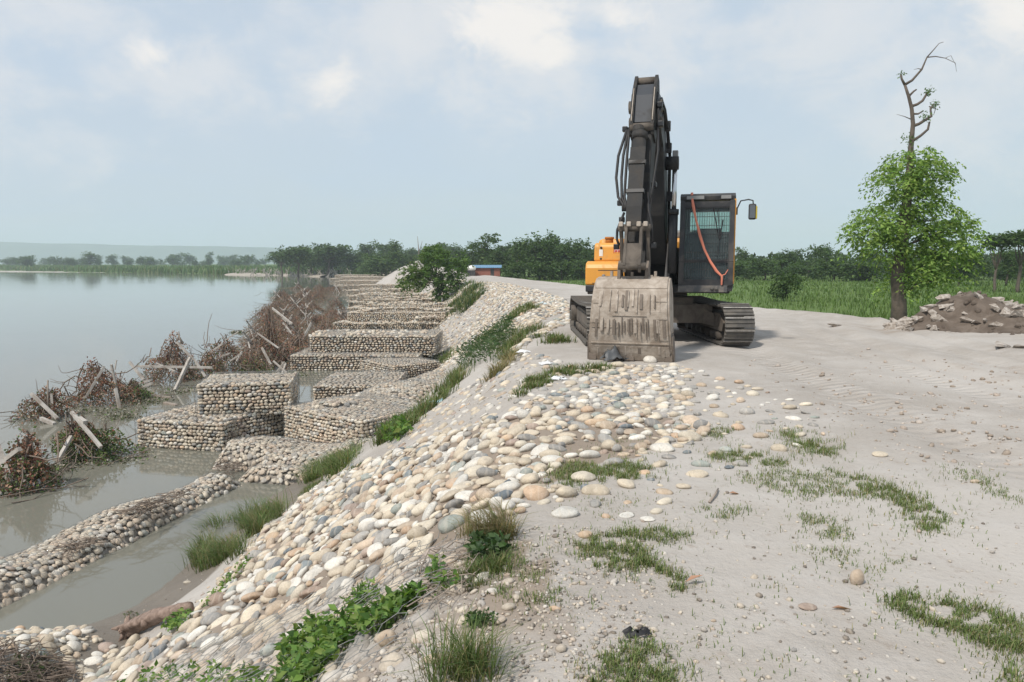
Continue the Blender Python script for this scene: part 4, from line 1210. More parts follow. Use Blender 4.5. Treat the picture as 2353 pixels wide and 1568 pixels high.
seat = UB(); seat.box((.05, CY0 + .28, 1.62), (.55, CY0 + .74, 1.74), .03); seat.prism([(.05, 1.70), (.18, 1.70), (.06, 2.34), (-.04, 2.34)], 1, CY0 + .27, CY0 + .75); seat.box((.0, CY0 + .2, 1.2), (.5, CY0 + .85, 1.62))
seat.box((.10, CY0 + .12, 1.72), (.62, CY0 + .22, 1.86), .02); seat.box((.10, CY0 + .80, 1.72), (.62, CY0 + .90, 1.86), .02)
cp('operator_seat', seat, M_SEAT)
m = UB()
for y in (CY0 + .17, CY0 + .85):
    m.tube([(.56, y, 1.86), (.58, y, 1.98), (.56, y, 2.03)], [.014, .014, .03], 8)
for y in (CY0 + .42, CY0 + .55): m.tube([(1.0, y, 1.22), (1.02, y, 1.6), (.95, y, 1.85)], .014, 6)
cp('control_lever', m, M_RUB)
for a, b in ((.10, .45), (.73, .94)):
    m = UB(); y0 = CY0 + (CY1 - CY0) * a; y1 = CY0 + (CY1 - CY0) * b
    m.box((CX1 - .125, y0, 2.835), (CX1 - .085, y1, 2.925), .008); h_ = cp('work_lamp', m, M_BLK)
    m = UB(); m.box((CX1 - .084, y0 + .015, 2.848), (CX1 - .078, y1 - .015, 2.912)); m.build('lamp_lens', M_LAMP, h_)
m = UB(); m.tube([(CX1 - .15, CY1 + .02, 2.62), (CX1 - .12, CY1 + .10, 2.80), (CX1 - .10, CY1 + .24, 2.82), (CX1 - .10, CY1 + .32, 2.80), (CX1 - .10, CY1 + .33, 2.70)], .013, 8)
m.box((CX1 - .17, CY1 + .005, 2.54), (CX1 - .12, CY1 + .05, 2.68), .01)
mir = cp('mirror_arm', m, M_RUB)
m = UB(); m.box((CX1 - .13, CY1 + .245, 2.44), (CX1 - .07, CY1 + .385, 2.74), .03); m.build('mirror_shell', M_RUB, mir)
m = UB(); m.box((CX1 - .135, CY1 + .36, 2.45), (CX1 - .085, CY1 + .405, 2.70), .02); m.build('mirror_edge', mat_plain('yellow_mirror', (.55, .42, .05), .5), mir)
m = UB(); m.box((CX1 - .069, CY1 + .265, 2.47), (CX1 - .066, CY1 + .365, 2.71)); m.build('mirror_glass', mat_plain('mirror', (.16, .17, .18), .25, 0.6), mir)
# strap tied across the windscreen
sp_ = []
for f, z, o_ in ((.20, 2.99, -.06), (.205, 2.93, .015), (.215, 2.86, .07), (.24, 2.72, .085), (.30, 2.45, .10), (.38, 2.15, .10), (.47, 1.88, .09), (.58, 1.66, .085), (.70, 1.47, .08), (.795, 1.375, .08)):
    sp_.append((FX(z) + o_, CY0 + (CY1 - CY0) * f, z))
def ribbon(pts, w, roll=0.0):
    m = UB(); vs = []; fs = []
    for i, p in enumerate(pts):
        p = Vector(p); d = Vector(pts[min(i + 1, len(pts) - 1)]) - Vector(pts[max(i - 1, 0)])
        s = Vector((0, d.z, -d.y)).normalized(); ww = w * (.85 + .5 * math.sin(i * 1.3 + 1) ** 2) / 2
        a = p + s * ww + Vector((.012 * math.sin(i * 2.0), 0, 0)); b = p - s * ww
        vs += [a, b, a + Vector((-.003, 0, 0)), b + Vector((-.003, 0, 0))]
    for i in range(len(pts) - 1):
        k = i * 4
        fs += [(k, k + 1, k + 5, k + 4), (k + 2, k + 6, k + 7, k + 3), (k, k + 4, k + 6, k + 2), (k + 1, k + 3, k + 7, k + 5)]
    m.add(vs, fs, True); return m
strap = empty('orange_strap', EXC); tag(strap, 'faded orange strap tied diagonally across the excavator windscreen', 'strap')
ribbon(sp_, .042).build('ribbon', M_STRAP, strap)
ribbon([(CX1 + .055, CY0 + 1.02 * .80, 1.385), (CX1 + .05, CY0 + 1.02 * .802, 1.30), (CX1 + .03, CY0 + 1.02 * .80, 1.20)], .032).build('tail', M_STRAP, strap)
ribbon([(CX1 + .055, CY0 + 1.02 * .80, 1.385), (CX1 + .05, CY0 + 1.02 * .86, 1.41), (CX1 + .03, CY0 + 1.02 * .91, 1.50)], .014).build('tail', M_STRAP, strap)
# ---- boom (in the plane y = 0)
m = UB()
boom = [(.42, 1.62), (.70, 1.58), (1.30, 2.55), (1.62, 3.45), (1.85, 3.80), (2.75, 4.16), (2.92, 4.36), (2.80, 4.60), (2.0, 4.58), (1.35, 4.32), (1.02, 3.85), (.66, 2.75), (.36, 1.85)]
m.prism(boom, 1, -.24, .24); bo = m.build('boom', M_BOOM, exc)
md = bo.modifiers.new('edges', 'BEVEL'); md.width = .025; md.segments = 2; md.limit_method = 'ANGLE'
for a_, b_, r_ in (((.55, -.34, 1.75), (.55, .34, 1.75), .10), ((2.72, -.29, 4.36), (2.72, .29, 4.36), .11)):
    m = UB(); m.cyl(a_, b_, r_, 14); m.build('boom_pin', M_LOWST, bo)
for y in (-.36, .36):
    m = UB(); m.cyl((1.30, y - .12, 3.55), (1.30, y + .12, 3.55), .13, 16); m.build('pin_boss', M_STICK, bo)
for y in (-.41, .41):
    m = UB(); m.cyl((1.42, y, 1.42), (1.345, y, 2.62), .085, 16); m.cyl((1.348, y, 2.56), (1.344, y, 2.66), .10, 16); bc = m.build('boom_cylinder', M_BOOM, exc)
    m = UB(); m.cyl((1.345, y, 2.6), (1.30, y, 3.52), .048, 14); m.build('cylinder_rod', M_CHROME, bc)
m = UB(); m.box((1.24, .36, 3.66), (1.34, .47, 3.79), .015); m.box((1.27, .30, 3.60), (1.31, .40, 3.68)); m.build('boom_lamp', M_LAMP, bo)
for k, (y, off) in enumerate(((.27, 0), (.29, .07), (.27, .14))):
    m = UB(); m.tube([(.55, y, 1.9 + off), (.95, y, 2.9 + off), (1.2, y + .02, 3.7), (1.5, y, 4.1), (2.2, y, 4.42 - off * .4), (2.66, y, 4.5 - off), (2.95, y - .02, 4.30 - off), (3.05, y - .04, 3.9)], .022, 8); m.build('hydraulic_hose', M_RUB, bo)
for (s_, z_) in ((.95, 2.9), (1.28, 3.8), (1.6, 4.16)):
    m = UB(); m.box((s_ - .04, .23, z_ - .05), (s_ + .04, .34, z_ + .14), .01); m.build('hose_clamp', M_BLK, bo)
# arm cylinder along the top of the boom
m = UB(); m.cyl((1.35, 0, 4.50), (2.1, 0, 4.70), .10, 16); ac = m.build('arm_cylinder', M_BOOM, exc)
m = UB(); m.cyl((2.05, 0, 4.69), (2.60, 0, 4.78), .05, 12); m.build('cylinder_rod', M_CHROME, ac)
# ---- stick
SA = Vector((2.67, 0, 4.90)); SB = Vector((3.86, 0, 1.42))
sd = (SB - SA).normalized(); sn = Vector((-sd.z, 0, sd.x))          # sn points forward (towards the camera)
def SP(u, n, y): p = SA + sd * u + sn * n; return (p.x, y, p.z)
SL = (SB - SA).length
def sprism(mb, prof, y0, y1):
    vs = [SP(u, n, y0) for u, n in prof] + [SP(u, n, y1) for u, n in prof]
    k = len(prof); fs = [tuple(range(k)), tuple(range(2 * k - 1, k - 1, -1))] + [(i, k + i, k + (i + 1) % k, (i + 1) % k) for i in range(k)]
    return mb.add(vs, fs)
m = UB()
prof = [(.16, -.02), (.40, .10), (1.0, .14), (1.45, .10), (SL - .1, -.02), (SL, -.10), (SL - .1, -.26), (1.2, -.46), (.70, -.50), (.3, -.25)]
sprism(m, prof, -.175, .175); stick = m.build('stick', M_STICK, exc)
md = stick.modifiers.new('edges', 'BEVEL'); md.width = .02; md.segments = 2; md.limit_method = 'ANGLE'
m = UB()                                                              # side cheeks of the stick top, notched between
for y0, y1 in ((-.205, -.15), (.15, .205)):
    sprism(m, [(-.02, -.22), (-.02, -.02), (.35, .16), (1.05, .24), (1.2, .14), (1.2, -.2), (.6, -.45), (.2, -.4)], y0, y1)
m.build('stick_cheek', M_STICK, stick)
m = UB()
for y in (-.178, .178): m.beam(SP(.34, .165, y), SP(1.0, .245, y), .035, .012, (0, 1, 0))
m.build('cheek_edge', M_BUCKL, stick)
m = UB(); 
for u_, n_, w_, r_ in ((.05, -.10, .20, .075), (1.08, .17, .20, .07), (.72, -.34, .30, .10)):
    m = UB(); m.cyl(SP(u_, n_, -w_), SP(u_, n_, w_), r_, 14); m.build('stick_pin', M_LOWST, stick)
m = UB(); sprism(m, [(.18, .02), (.44, .125), (.98, .165), (.98, .15), (.44, .11), (.18, .0)], -.148, .148); m.build('stick_plate', mat_plain('blue_grey_plate', (.04, .046, .055), .6, 0, .15, 3, (.075, .07, .065), .2), stick)
# bucket cylinder on the front of the stick
m = UB(); m.cyl(SP(1.10, .19, -.05), SP(1.24, .215, -.05), .10, 16); m.cyl(SP(1.22, .22, -.02), SP(2.55, .26, -.02), .115, 20); m.cyl(SP(1.22, .22, -.02), SP(1.34, .22, -.02), .135, 20); m.cyl(SP(2.45, .26, -.02), SP(2.58, .26, -.02), .135, 20)
bcyl = m.build('bucket_cylinder', M_STICK, exc)
m = UB(); m.box((0, 0, 0), (0.001, .001, .001)); 
m = UB(); m.cyl(SP(2.5, .26, -.02), SP(2.98, .27, -.02), .062, 14); m.build('cylinder_rod', M_CHROME, bcyl)
m = UB(); sprism(m, [(1.55, .37), (2.62, .40), (2.95, .37), (2.95, .33), (2.6, .36), (1.55, .34)], -.14, .11); m.build('cylinder_guard', M_STICK, bcyl)
m = UB(); sprism(m, [(1.75, .30), (1.80, .40), (1.86, .40), (1.86, .30)], -.15, .13); sprism(m, [(2.30, .30), (2.32, .41), (2.38, .41), (2.38, .30)], -.16, .13); m.build('cylinder_band', M_BOOM, bcyl)
for k, (y, bow) in enumerate(((-.27, .11), (-.24, .05), (-.22, .0))):
    m = UB(); m.tube([SP(1.02, .05, y + .04), SP(1.12, .12, y), SP(1.6, .17, y - bow * .9), SP(2.0, .17, y - bow), SP(2.35, .16, y - bow * .5), SP(2.5, .2, y + .04), SP(2.62, .2, y + .05)], .024, 8); m.build('hydraulic_hose', M_RUB, stick)
m = UB(); m.tube([SP(2.65, .2, -.2), SP(2.78, .2, -.24), SP(2.95, .18, -.30), SP(3.1, .15, -.30), SP(3.2, .12, -.26)], .022, 8); m.tube([SP(2.3, .2, .17), SP(2.6, .22, .20), SP(2.9, .2, .27), SP(3.15, .16, .28)], .02, 8); m.tube([SP(1.0, .05, .25), SP(1.5, .12, .29), SP(2.2, .16, .24), SP(2.5, .18, .20)], .02, 8)
m.build('hydraulic_hose', M_RUB, stick)
for u, y in ((1.05, -.30), (2.42, -.30), (2.72, -.25), (.62, .27), (.98, .30), (2.1, .25), (3.2, -.31), (3.18, .30)):
    m = UB(); m.box((SP(u, .08, y)[0] - .05, y - .045, SP(u, .08, y)[2] - .05), (SP(u, .08, y)[0] + .05, y + .045, SP(u, .08, y)[2] + .04), .012); m.build('hose_bracket', M_BOOM, stick)
# linkage to the bucket
m = UB()
for y0, y1 in ((-.245, -.195), (.195, .245)): sprism(m, [(3.02, .33), (3.10, .22), (3.50, -.02), (3.58, -.12), (3.46, -.16), (2.92, .22), (2.92, .32)], y0, y1)
for y0, y1 in ((-.145, -.10), (.10, .145)): sprism(m, [(2.90, .34), (3.0, .38), (3.62, .36), (3.72, .28), (3.62, .22), (2.96, .24)], y0, y1)
sprism(m, [(3.25, .36), (3.60, .35), (3.60, .27), (3.25, .28)], -.10, .10)
m.cyl(SP(2.96, .30, -.26), SP(2.96, .30, .26), .06, 12); m.cyl(SP(3.62, .29, -.22), SP(3.62, .29, .22), .06, 12)
lk = m.build('bucket_link', M_LOWST, exc)
for y in (-.21, -.08, .08, .19):
    m = UB(); m.box((SP(2.93, .36, y)[0] - .05, y - .035, SP(2.93, .36, y)[2] - .03), (SP(2.93, .36, y)[0] + .05, y + .035, SP(2.93, .36, y)[2] + .05), .012); m.build('pin_collar', M_BUCKL, lk)
# ---- bucket: closed shell with its back to the camera
def bw(z): return float(np.interp(z, [0.0, .35, .8, 1.36], [.660, .635, .605, .575]))
bprof = [(3.68, 1.30), (3.80, 1.375), (3.98, 1.37), (4.12, 1.29), (4.22, 1.17), (4.29, 1.02), (4.325, .85), (4.325, .66), (4.30, .48), (4.25, .31), (4.18, .16), (4.11, .04)]
def bshell(mb, prof, th, f0=-1.0, f1=1.0, off=0.0):
    """curved plate following part of the profile, proud by off, spanning a fraction of the width"""
    P = [Vector((p[0], 0, p[1])) for p in prof]; k = len(P); vs = []; fs = []
    for i in range(k):
        d = (P[min(i + 1, k - 1)] - P[max(i - 1, 0)]).normalized(); n = Vector((-d.z, 0, d.x))
        if n.x < 0 and n.z < .2: n = -n
        o = P[i] + n * (off + th); q = P[i] + n * off; w = bw(P[i].z)
        vs += [(o.x, f0 * w, o.z), (o.x, f1 * w, o.z), (q.x, f1 * w, q.z), (q.x, f0 * w, q.z)]
    for i in range(k - 1):
        a = i * 4
        for j in range(4): fs.append((a + j, a + (j + 1) % 4, a + 4 + (j + 1) % 4, a + 4 + j))
    fs += [(0, 1, 2, 3), ((k - 1) * 4 + 3, (k - 1) * 4 + 2, (k - 1) * 4 + 1, (k - 1) * 4)]
    return mb.add(vs, fs)
def subprof(z1_, z0_, n=5):
    zs = [p[1] for p in bprof[2:]]; xs = [p[0] for p in bprof[2:]]
    return [(float(np.interp(-z, [-q for q in zs], xs)), z) for z in np.linspace(z1_, z0_, n)]
bk_ = empty('bucket', (0, 0, 0), exc)
m = UB(); bshell(m, bprof, .02); m.build('bucket_shell', M_BUCK, bk_)
for s in (-1, 1):
    m = UB(); sidep = bprof + [(3.98, .06), (3.72, .55), (3.56, 1.0), (3.58, 1.2)]
    vs = [(x, s * bw(z), z) for x, z in sidep] + [(x, s * (bw(z) + .028), z) for x, z in sidep]
    k = len(sidep); m.add(vs, [tuple(range(k)), tuple(range(2 * k - 1, k - 1, -1))] + [(i, k + i, k + (i + 1) % k, (i + 1) % k) for i in range(k)])
    m.build('side_plate', M_BUCK, bk_)
    m = UB(); sp2 = [(4.14, .02), (4.24, .30), (4.26, .44), (4.1, .50), (3.9, .40), (3.92, .10)]
    vs = [(x, s * (bw(z) + .026), z) for x, z in sp2] + [(x, s * (bw(z) + .055), z) for x, z in sp2]; k = len(sp2)
    m.add(vs, [tuple(range(k)), tuple(range(2 * k - 1, k - 1, -1))] + [(i, k + i, k + (i + 1) % k, (i + 1) % k) for i in range(k)])
    m.build('side_cutter', M_BUCKD, bk_)
rr = random.Random(5)
for z1_, z0_, f0, f1, t in ((1.335, 1.20, -.99, .99, .010), (1.16, 1.0, .70, .99, .012), (.97, .73, .72, .99, .012), (.70, .40, .74, .99, .012), (1.16, .97, -.99, -.74, .010), (.93, .66, -.99, -.80, .010), (.345, .33, -.99, .99, .022), (.79, .775, -.45, .45, .016), (.30, .06, -.99, .99, .020), (.60, .59, -.99, -.3, .012)):
    m = UB(); bshell(m, subprof(z1_, z0_, 5), t, f0, f1, .02); m.build('wear_plate', M_BUCK, bk_)
for row, (za, zb, nb) in enumerate(((1.19, .82, 17), (.76, .40, 22), (.30, .07, 13))):
    for i in range(nb):
        f = -.90 + 1.78 * (i + rr.uniform(.1, .9)) / nb
        if row == 0 and (f < -.15): 
            if rr.random() < .45: continue
        if rr.random() < .12: continue
        a = za - rr.uniform(0, .10); b = zb + rr.uniform(0, .14)
        if a - b < .08: continue
        m = UB(); w = rr.choice((.018, .022, .03, .055, .075)); bshell(m, subprof(a, b, 4), rr.uniform(.018, .036), f, f + w, .02)
        m.build('wear_bar', rr.choice((M_BUCKD, M_BUCKL, M_BUCKD, M_BUCKL)), bk_)
m = UB(); m.prism([(3.95, .09), (4.17, .12), (4.13, -.02), (3.93, .03)], 1, -.70, .70); m.build('cutting_edge', M_BUCKD, bk_)
for i in range(5):
    y = -.62 + 1.24 * i / 4
    m = UB(); m.prism([(4.02, .09), (4.20, .15), (4.20, .04), (4.02, -.085), (3.86, -.17), (3.92, -.02)], 1, y - .062, y + .062); m.build('bucket_tooth', M_BUCKD, bk_)
for y0, y1 in ((-.25, -.20), (.20, .25)):
    m = UB(); m.prism([(3.62, 1.25), (3.76, 1.60), (3.92, 1.66), (4.02, 1.55), (4.05, 1.34), (3.9, 1.37)], 1, y0, y1); m.build('bucket_ear', M_BUCKD, bk_)
m = UB()
for y in (-.36, .30, .36, -.02): m.box((3.88, y - .02, 1.36), (3.96, y + .02, 1.36 + rr.uniform(.06, .14)))
m.box((3.86, -.5, 1.375), (3.98, .42, 1.405)); m.build('weld_lug', M_BUCK, bk_)
# ------------------------------------------------------------------ leaves, blades
def rand_in(poly, n, rg=RNG):
    xs = [p[0] for p in poly]; yy = [p[1] for p in poly]; out = []
    tot = 0
    while tot < n:
        px = rg.uniform(min(xs), max(xs), n * 2); py = rg.uniform(min(yy), max(yy), n * 2)
        k = inpoly(px, py, poly); out.append(np.stack([px[k], py[k]], -1)); tot += k.sum()
    return np.concatenate(out)[:n]
def tints(n, cols, w=None, var=.18, rg=RNG):
    c = np.array(cols)[rg.choice(len(cols), n, p=w)]
    return np.clip(c * rg.uniform(1 - var, 1 + var, (n, 1)) * rg.uniform(.94, 1.06, (n, 3)), 0, 1)
def blades_mesh(name, P, h, w, lean, tint, rg=RNG, heading=None, spread=1.0):
    """bent grass blades: two segments each, standing on points P"""
    n = len(P); h = np.broadcast_to(h, n); w = np.broadcast_to(w, n); lean = np.broadcast_to(lean, n)
    a = rg.uniform(0, 2 * np.pi, n) if heading is None else heading + rg.normal(0, spread, n)
    dx, dy = np.cos(a), np.sin(a)
    sx, sy = -dy, dx
    l1 = lean * h * .35; l2 = lean * h
    z1 = h * .6 * np.sqrt(np.clip(1 - (lean * .4) ** 2, .2, 1)); z2 = h * np.sqrt(np.clip(1 - (lean * .75) ** 2, .08, 1))
    def pt(l, z, s): return np.stack([P[:, 0] + dx * l + sx * s, P[:, 1] + dy * l + sy * s, P[:, 2] + z], -1)
    V = np.stack([pt(0, -.01, -w / 2), pt(0, -.01, w / 2), pt(l1, z1, w * .42), pt(l1, z1, -w * .42), pt(l2, z2, 0 * w)], 1).reshape(-1, 3)
    k = np.arange(n)[:, None] * 5
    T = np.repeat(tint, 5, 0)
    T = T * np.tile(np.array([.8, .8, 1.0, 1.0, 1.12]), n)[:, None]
    return np_mesh(name, V, [k + np.array([0, 1, 2, 3]), k + np.array([3, 2, 4])], False, {'tint': T})
def leaves_mesh(name, P, size, tint, up=.5, ratio=.5, rg=RNG, dirs=None, fold=True):
    """rhombic leaves, folded along the midrib; dirs gives the long axis"""
    n = len(P); size = np.broadcast_to(size, n)[:, None]
    d = rg.normal(size=(n, 3)) if dirs is None else dirs + rg.normal(0, .35, (n, 3))
    d /= np.linalg.norm(d, axis=1, keepdims=True)
    u = rg.normal(size=(n, 3)) * (1 - up) + np.array([0, 0, 1.0]) * up
    s = np.cross(d, u); s /= np.maximum(np.linalg.norm(s, axis=1, keepdims=True), 1e-6)
    nn = np.cross(s, d)
    mid = P + d * size * .45
    A = P; B = mid + s * size * ratio * .5 + nn * size * .08; C = P + d * size - nn * size * .06; E_ = mid - s * size * ratio * .5 + nn * size * .08
    V = np.stack([A, B, C, E_], 1).reshape(-1, 3); k = np.arange(n)[:, None] * 4
    Fq = [k + np.array([0, 1, 2]), k + np.array([0, 2, 3])] if fold else [k + np.array([0, 1, 2, 3])]
    return np_mesh(name, V, Fq, False, {'tint': np.repeat(tint, 4, 0)})
G_FRESH = [(.15, .20, .065), (.12, .175, .052), (.18, .22, .08), (.10, .145, .045)]
G_BANK = [(.10, .155, .045), (.08, .125, .035), (.13, .175, .055), (.19, .18, .085)]
G_DRY = [(.30, .25, .13), (.22, .19, .10), (.14, .16, .06), (.26, .20, .11)]
G_DARK = [(.035, .075, .025), (.05, .095, .03), (.06, .10, .045), (.075, .12, .045)]

# ---- creeping grass in the sand: nobody could count it
def clumped(poly, n, f=22.0, thr=.45):
    q = rand_in(poly, n * 3)
    q = q + RNG.normal(0, 1, q.shape) * np.array([60, 18]) * RNG.random((len(q), 1)) ** 2
    v = fbm(q[:, 0] / f, q[:, 1] / (f * .35), 3.3, 3) * .6 + fbm(q[:, 0] / (f * 3), q[:, 1] / f, 7.3, 3) * .4
    return q[v + RNG.normal(0, .035, len(v)) > thr + .03][:n]
GP = [([(1268, 1082), (1340, 1052), (1440, 1058), (1490, 1080), (1515, 1102), (1400, 1112), (1290, 1118)], 2600, .055),
      ([(1310, 1255), (1400, 1222), (1530, 1216), (1600, 1236), (1500, 1252), (1510, 1300), (1590, 1335), (1570, 1362), (1450, 1316), (1360, 1305)], 2600, .05),
      ([(1400, 1480), (1470, 1465), (1530, 1500), (1560, 1580), (1440, 1600), (1330, 1600), (1380, 1540)], 1300, .05),
      ([(1570, 985), (1690, 985), (1720, 1000), (1640, 1008)], 500, .05), ([(1785, 992), (1860, 1002), (1935, 1042), (1900, 1050), (1830, 1028)], 1300, .06),
      ([(1610, 1048), (1700, 1036), (1800, 1060), (1830, 1075), (1700, 1068)], 1200, .05), ([(1690, 1085), (1800, 1080), (1960, 1100), (2010, 1140), (1850, 1150), (1720, 1120)], 1500, .04),
      ([(1890, 1075), (1980, 1092), (2060, 1120), (2150, 1165), (2200, 1215), (2120, 1225), (2050, 1160), (1950, 1115)], 2000, .05),
      ([(1830, 1180), (1920, 1190), (1960, 1240), (1880, 1240)], 420, .04), ([(2030, 1355), (2120, 1375), (2260, 1400), (2353, 1440), (2400, 1500), (2290, 1490), (2150, 1440), (2050, 1400)], 2400, .045),
      ([(2140, 1065), (2240, 1080), (2300, 1110), (2400, 1180), (2300, 1150)], 500, .04), ([(1780, 1260), (1850, 1270), (1980, 1330), (2100, 1300), (2060, 1280), (1900, 1260)], 260, .035),
      ([(1100, 1250), (1190, 1240), (1230, 1300), (1320, 1370), (1240, 1400), (1130, 1370)], 700, .045), ([(1600, 1165), (1720, 1170), (1700, 1195), (1620, 1190)], 220, .04),
      ([(1380, 1000), (1470, 1030), (1420, 1040)], 160, .04), ([(2260, 1480), (2400, 1500), (2400, 1600), (2330, 1600)], 500, .05), ([(1300, 1160), (1440, 1120), (1500, 1160), (1400, 1200)], 160, .03)]
Pq = []; Hq = []
for poly, n, hh in GP:
    q = clumped(poly, int(n * 1.25))
    Pq.append(ground(q[:, 0], q[:, 1])); Hq.append(RNG.uniform(.5, 1.5, len(q)) * hh)
# a thin sprinkle of single blades over the crest
q = clumped([(1200, 1150), (1500, 1130), (2353, 1150), (2353, 1600), (1250, 1600)], 900, 60, .5)
Pq.append(ground(q[:, 0], q[:, 1])); Hq.append(RNG.uniform(.015, .05, len(q)))
Pg = np.concatenate(Pq); Hg = np.concatenate(Hq) * .8
me = blades_mesh('grass', Pg, Hg * RNG.uniform(.5, 1.1, len(Pg)), .0042, RNG.uniform(.4, 1.05, len(Pg)), tints(len(Pg), G_FRESH + [(.27, .24, .13)], [.3, .22, .2, .08, .20]))
tag(obj('grass', me, M_GRASS), kind='stuff')

# ---- tufts and plants on the bank, each a thing
def tuft(name, label, cat, poly, n, h, w, cols, lean=(.3, .9), dens=None, group=None, heading=None, mat=M_GRASS, spread=.8):
    nc_ = max(8, n // 90); cq = rand_in(poly, nc_); C_ = ground(cq[:, 0], cq[:, 1]); dpt_ = proj(C_)[2]
    ci = RNG.integers(0, nc_, n); off = RNG.normal(0, 1, (n, 2)) * (.055 * np.clip(dpt_[ci] / 9, .6, 6))[:, None]
    P = C_[ci].copy(); P[:, :2] += off; P[:, 2] = hgt(P[:, 0], P[:, 1])
    hh = RNG.uniform(h[0], h[1], n) * RNG.uniform(.55, 1.1, nc_)[ci]
    a_ = np.arctan2(off[:, 1], off[:, 0]) + RNG.normal(0, spread, n)
    if heading is not None: a_ = np.where(RNG.random(n) < .5, heading + RNG.normal(0, .5, n), a_)
    cl = tints(n, cols); dead = RNG.random(n) < .10; cl[dead] = tints(int(dead.sum()), G_DRY)
    me = blades_mesh(name, P - P.mean(0), hh, RNG.uniform(.7, 1.3, n) * w, RNG.uniform(lean[0], min(1.15, lean[1] + .15), n), cl, heading=a_, spread=.05)
    return tag(obj(name, me, mat, None, tuple(P.mean(0))), label, cat, group)
GT = 'grass tufts on the bank'
tuft('grass_tuft', 'long arching grass tuft at the edge of the still pool', 'grass', [(425, 1312), (470, 1235), (560, 1195), (640, 1175), (655, 1192), (600, 1240), (530, 1300), (450, 1320)], 2600, (.22, .48), .008, G_BANK, (.5, 1.0), heading=2.6, group=GT)
tuft('grass_tuft', 'bright green grass tuft below the netted mattress on the mud', 'grass', [(695, 1105), (740, 1068), (820, 1040), (835, 1048), (790, 1085), (715, 1112)], 1700, (.18, .42), .011, G_FRESH, (.4, 1.0), heading=2.8, group=GT)
tuft('grass_tuft', 'straw coloured dry grass tuft on the lip of the stone slope', 'grass', [(1060, 1235), (1090, 1208), (1160, 1212), (1172, 1245), (1110, 1255)], 520, (.12, .34), .005, G_DRY, (.5, 1.05), heading=2.9, group=GT, spread=1.2)
tuft('grass_tuft', 'wiry thin grass tuft at the bottom edge of the picture', 'grass', [(980, 1600), (1010, 1530), (1090, 1515), (1130, 1570), (1100, 1610)], 520, (.08, .26), .004, G_BANK, (.3, 1.0), group=GT)
tuft('bank_grass', 'green grass band running down between gabions and sandy slope', 'grass', [(872, 1015), (905, 985), (950, 950), (1000, 915), (1060, 880), (1062, 850), (1040, 860), (1000, 905), (1050, 905), (985, 945), (940, 985), (890, 1030)], 3200, (.12, .36), .014, G_BANK, (.3, .9), group=GT)
tuft('bank_grass', 'grass hummock on the crest left of the excavator bucket', 'grass', [(1180, 905), (1215, 878), (1290, 848), (1400, 846), (1380, 858), (1280, 872), (1230, 895), (1190, 915)], 2200, (.05, .16), .009, G_BANK, (.3, .9), group=GT)
tuft('bank_grass', 'thin grass tongue reaching out over the sand beside the dark shrub', 'grass', [(1130, 800), (1180, 757), (1225, 752), (1260, 775), (1310, 786), (1240, 792), (1190, 800), (1160, 830)], 2400, (.08, .26), .012, G_BANK, (.3, .9), group=GT)
tuft('bank_grass', 'yellowed dry grass hanging over the sandy lip', 'grass', [(1120, 865), (1170, 815), (1200, 800), (1195, 830), (1140, 872)], 700, (.1, .26), .01, G_DRY, (.5, 1.0), group=GT)
tuft('bank_grass', 'sparse grass line on the far stone slope', 'grass', [(1090, 800), (1140, 745), (1215, 692), (1235, 690), (1225, 712), (1150, 760), (1105, 805)], 1500, (.12, .34), .018, G_BANK, (.3, .9), group=GT)
tuft('bank_grass', 'weedy green clump under the bank tree', 'grass', [(1030, 725), (1040, 690), (1070, 655), (1095, 662), (1102, 690), (1080, 715), (1050, 730)], 2200, (.25, .6), .04, G_DARK + G_BANK, (.3, .9), group=GT)
tuft('bank_grass', 'weeds at the foot of the bank tree beside the gabions', 'grass', [(930, 660), (960, 650), (1000, 690), (985, 730), (940, 700)], 1800, (.2, .5), .04, G_BANK, (.3, .9), group=GT)
tuft('bank_grass', 'low yellow-green weeds at the foot of the far stones', 'grass', [(955, 850), (1000, 815), (1060, 800), (1050, 825), (980, 862)], 1200, (.1, .3), .02, G_FRESH, (.3, .9), group=GT)
tuft('bank_grass', 'short green verge where the mud meets the stones', 'grass', [(690, 1135), (740, 1100), (830, 1060), (840, 1066), (760, 1108), (700, 1145)], 900, (.04, .12), .007, G_BANK, (.3, .9), group=GT)

def leafy(name, label, poly, n, size, h, cols, cat='plant', group='leafy weeds on the bank', ratio=.55, stems=0, up=.55):
    q = rand_in(poly, n); P = ground(q[:, 0], q[:, 1]); c0 = P.mean(0)
    root = empty(name, tuple(c0)); tag(root, label, cat, group)
    PL = P - c0; PL[:, 2] += RNG.uniform(.02, 1, n) ** .8 * h
    d = RNG.normal(size=(n, 3)); d[:, 2] = RNG.uniform(-.3, .7, n)
    o = obj('leaves', leaves_mesh('leaves', PL, RNG.uniform(.6, 1.35, n) * size, tints(n, cols), up, ratio, dirs=d), M_LEAF, root); o['kind'] = 'stuff'
    m = MB()
    for i in RNG.choice(n, min(stems or n // 9, n), replace=False):
        b = P[i] - c0; t = PL[i]; m.tube([b, (b + t) / 2 + RNG.normal(0, .02, 3), t], [.004, .003, .002], 4)
    o = obj('stems', m.mesh('stems'), mat_plain('green_stem', (.10, .14, .05), .8), root); o['kind'] = 'stuff'
    return root
V_L = [(.12, .215, .045), (.085, .165, .038), (.155, .26, .06), (.065, .13, .032), (.20, .28, .07)]
leafy('leafy_vine', 'broad green vine leaves sprawling over the stones at the bottom', [(640, 1590), (650, 1500), (720, 1450), (800, 1440), (870, 1425), (890, 1450), (850, 1475), (790, 1500), (760, 1545), (700, 1600)], 1250, .052, .12, V_L)
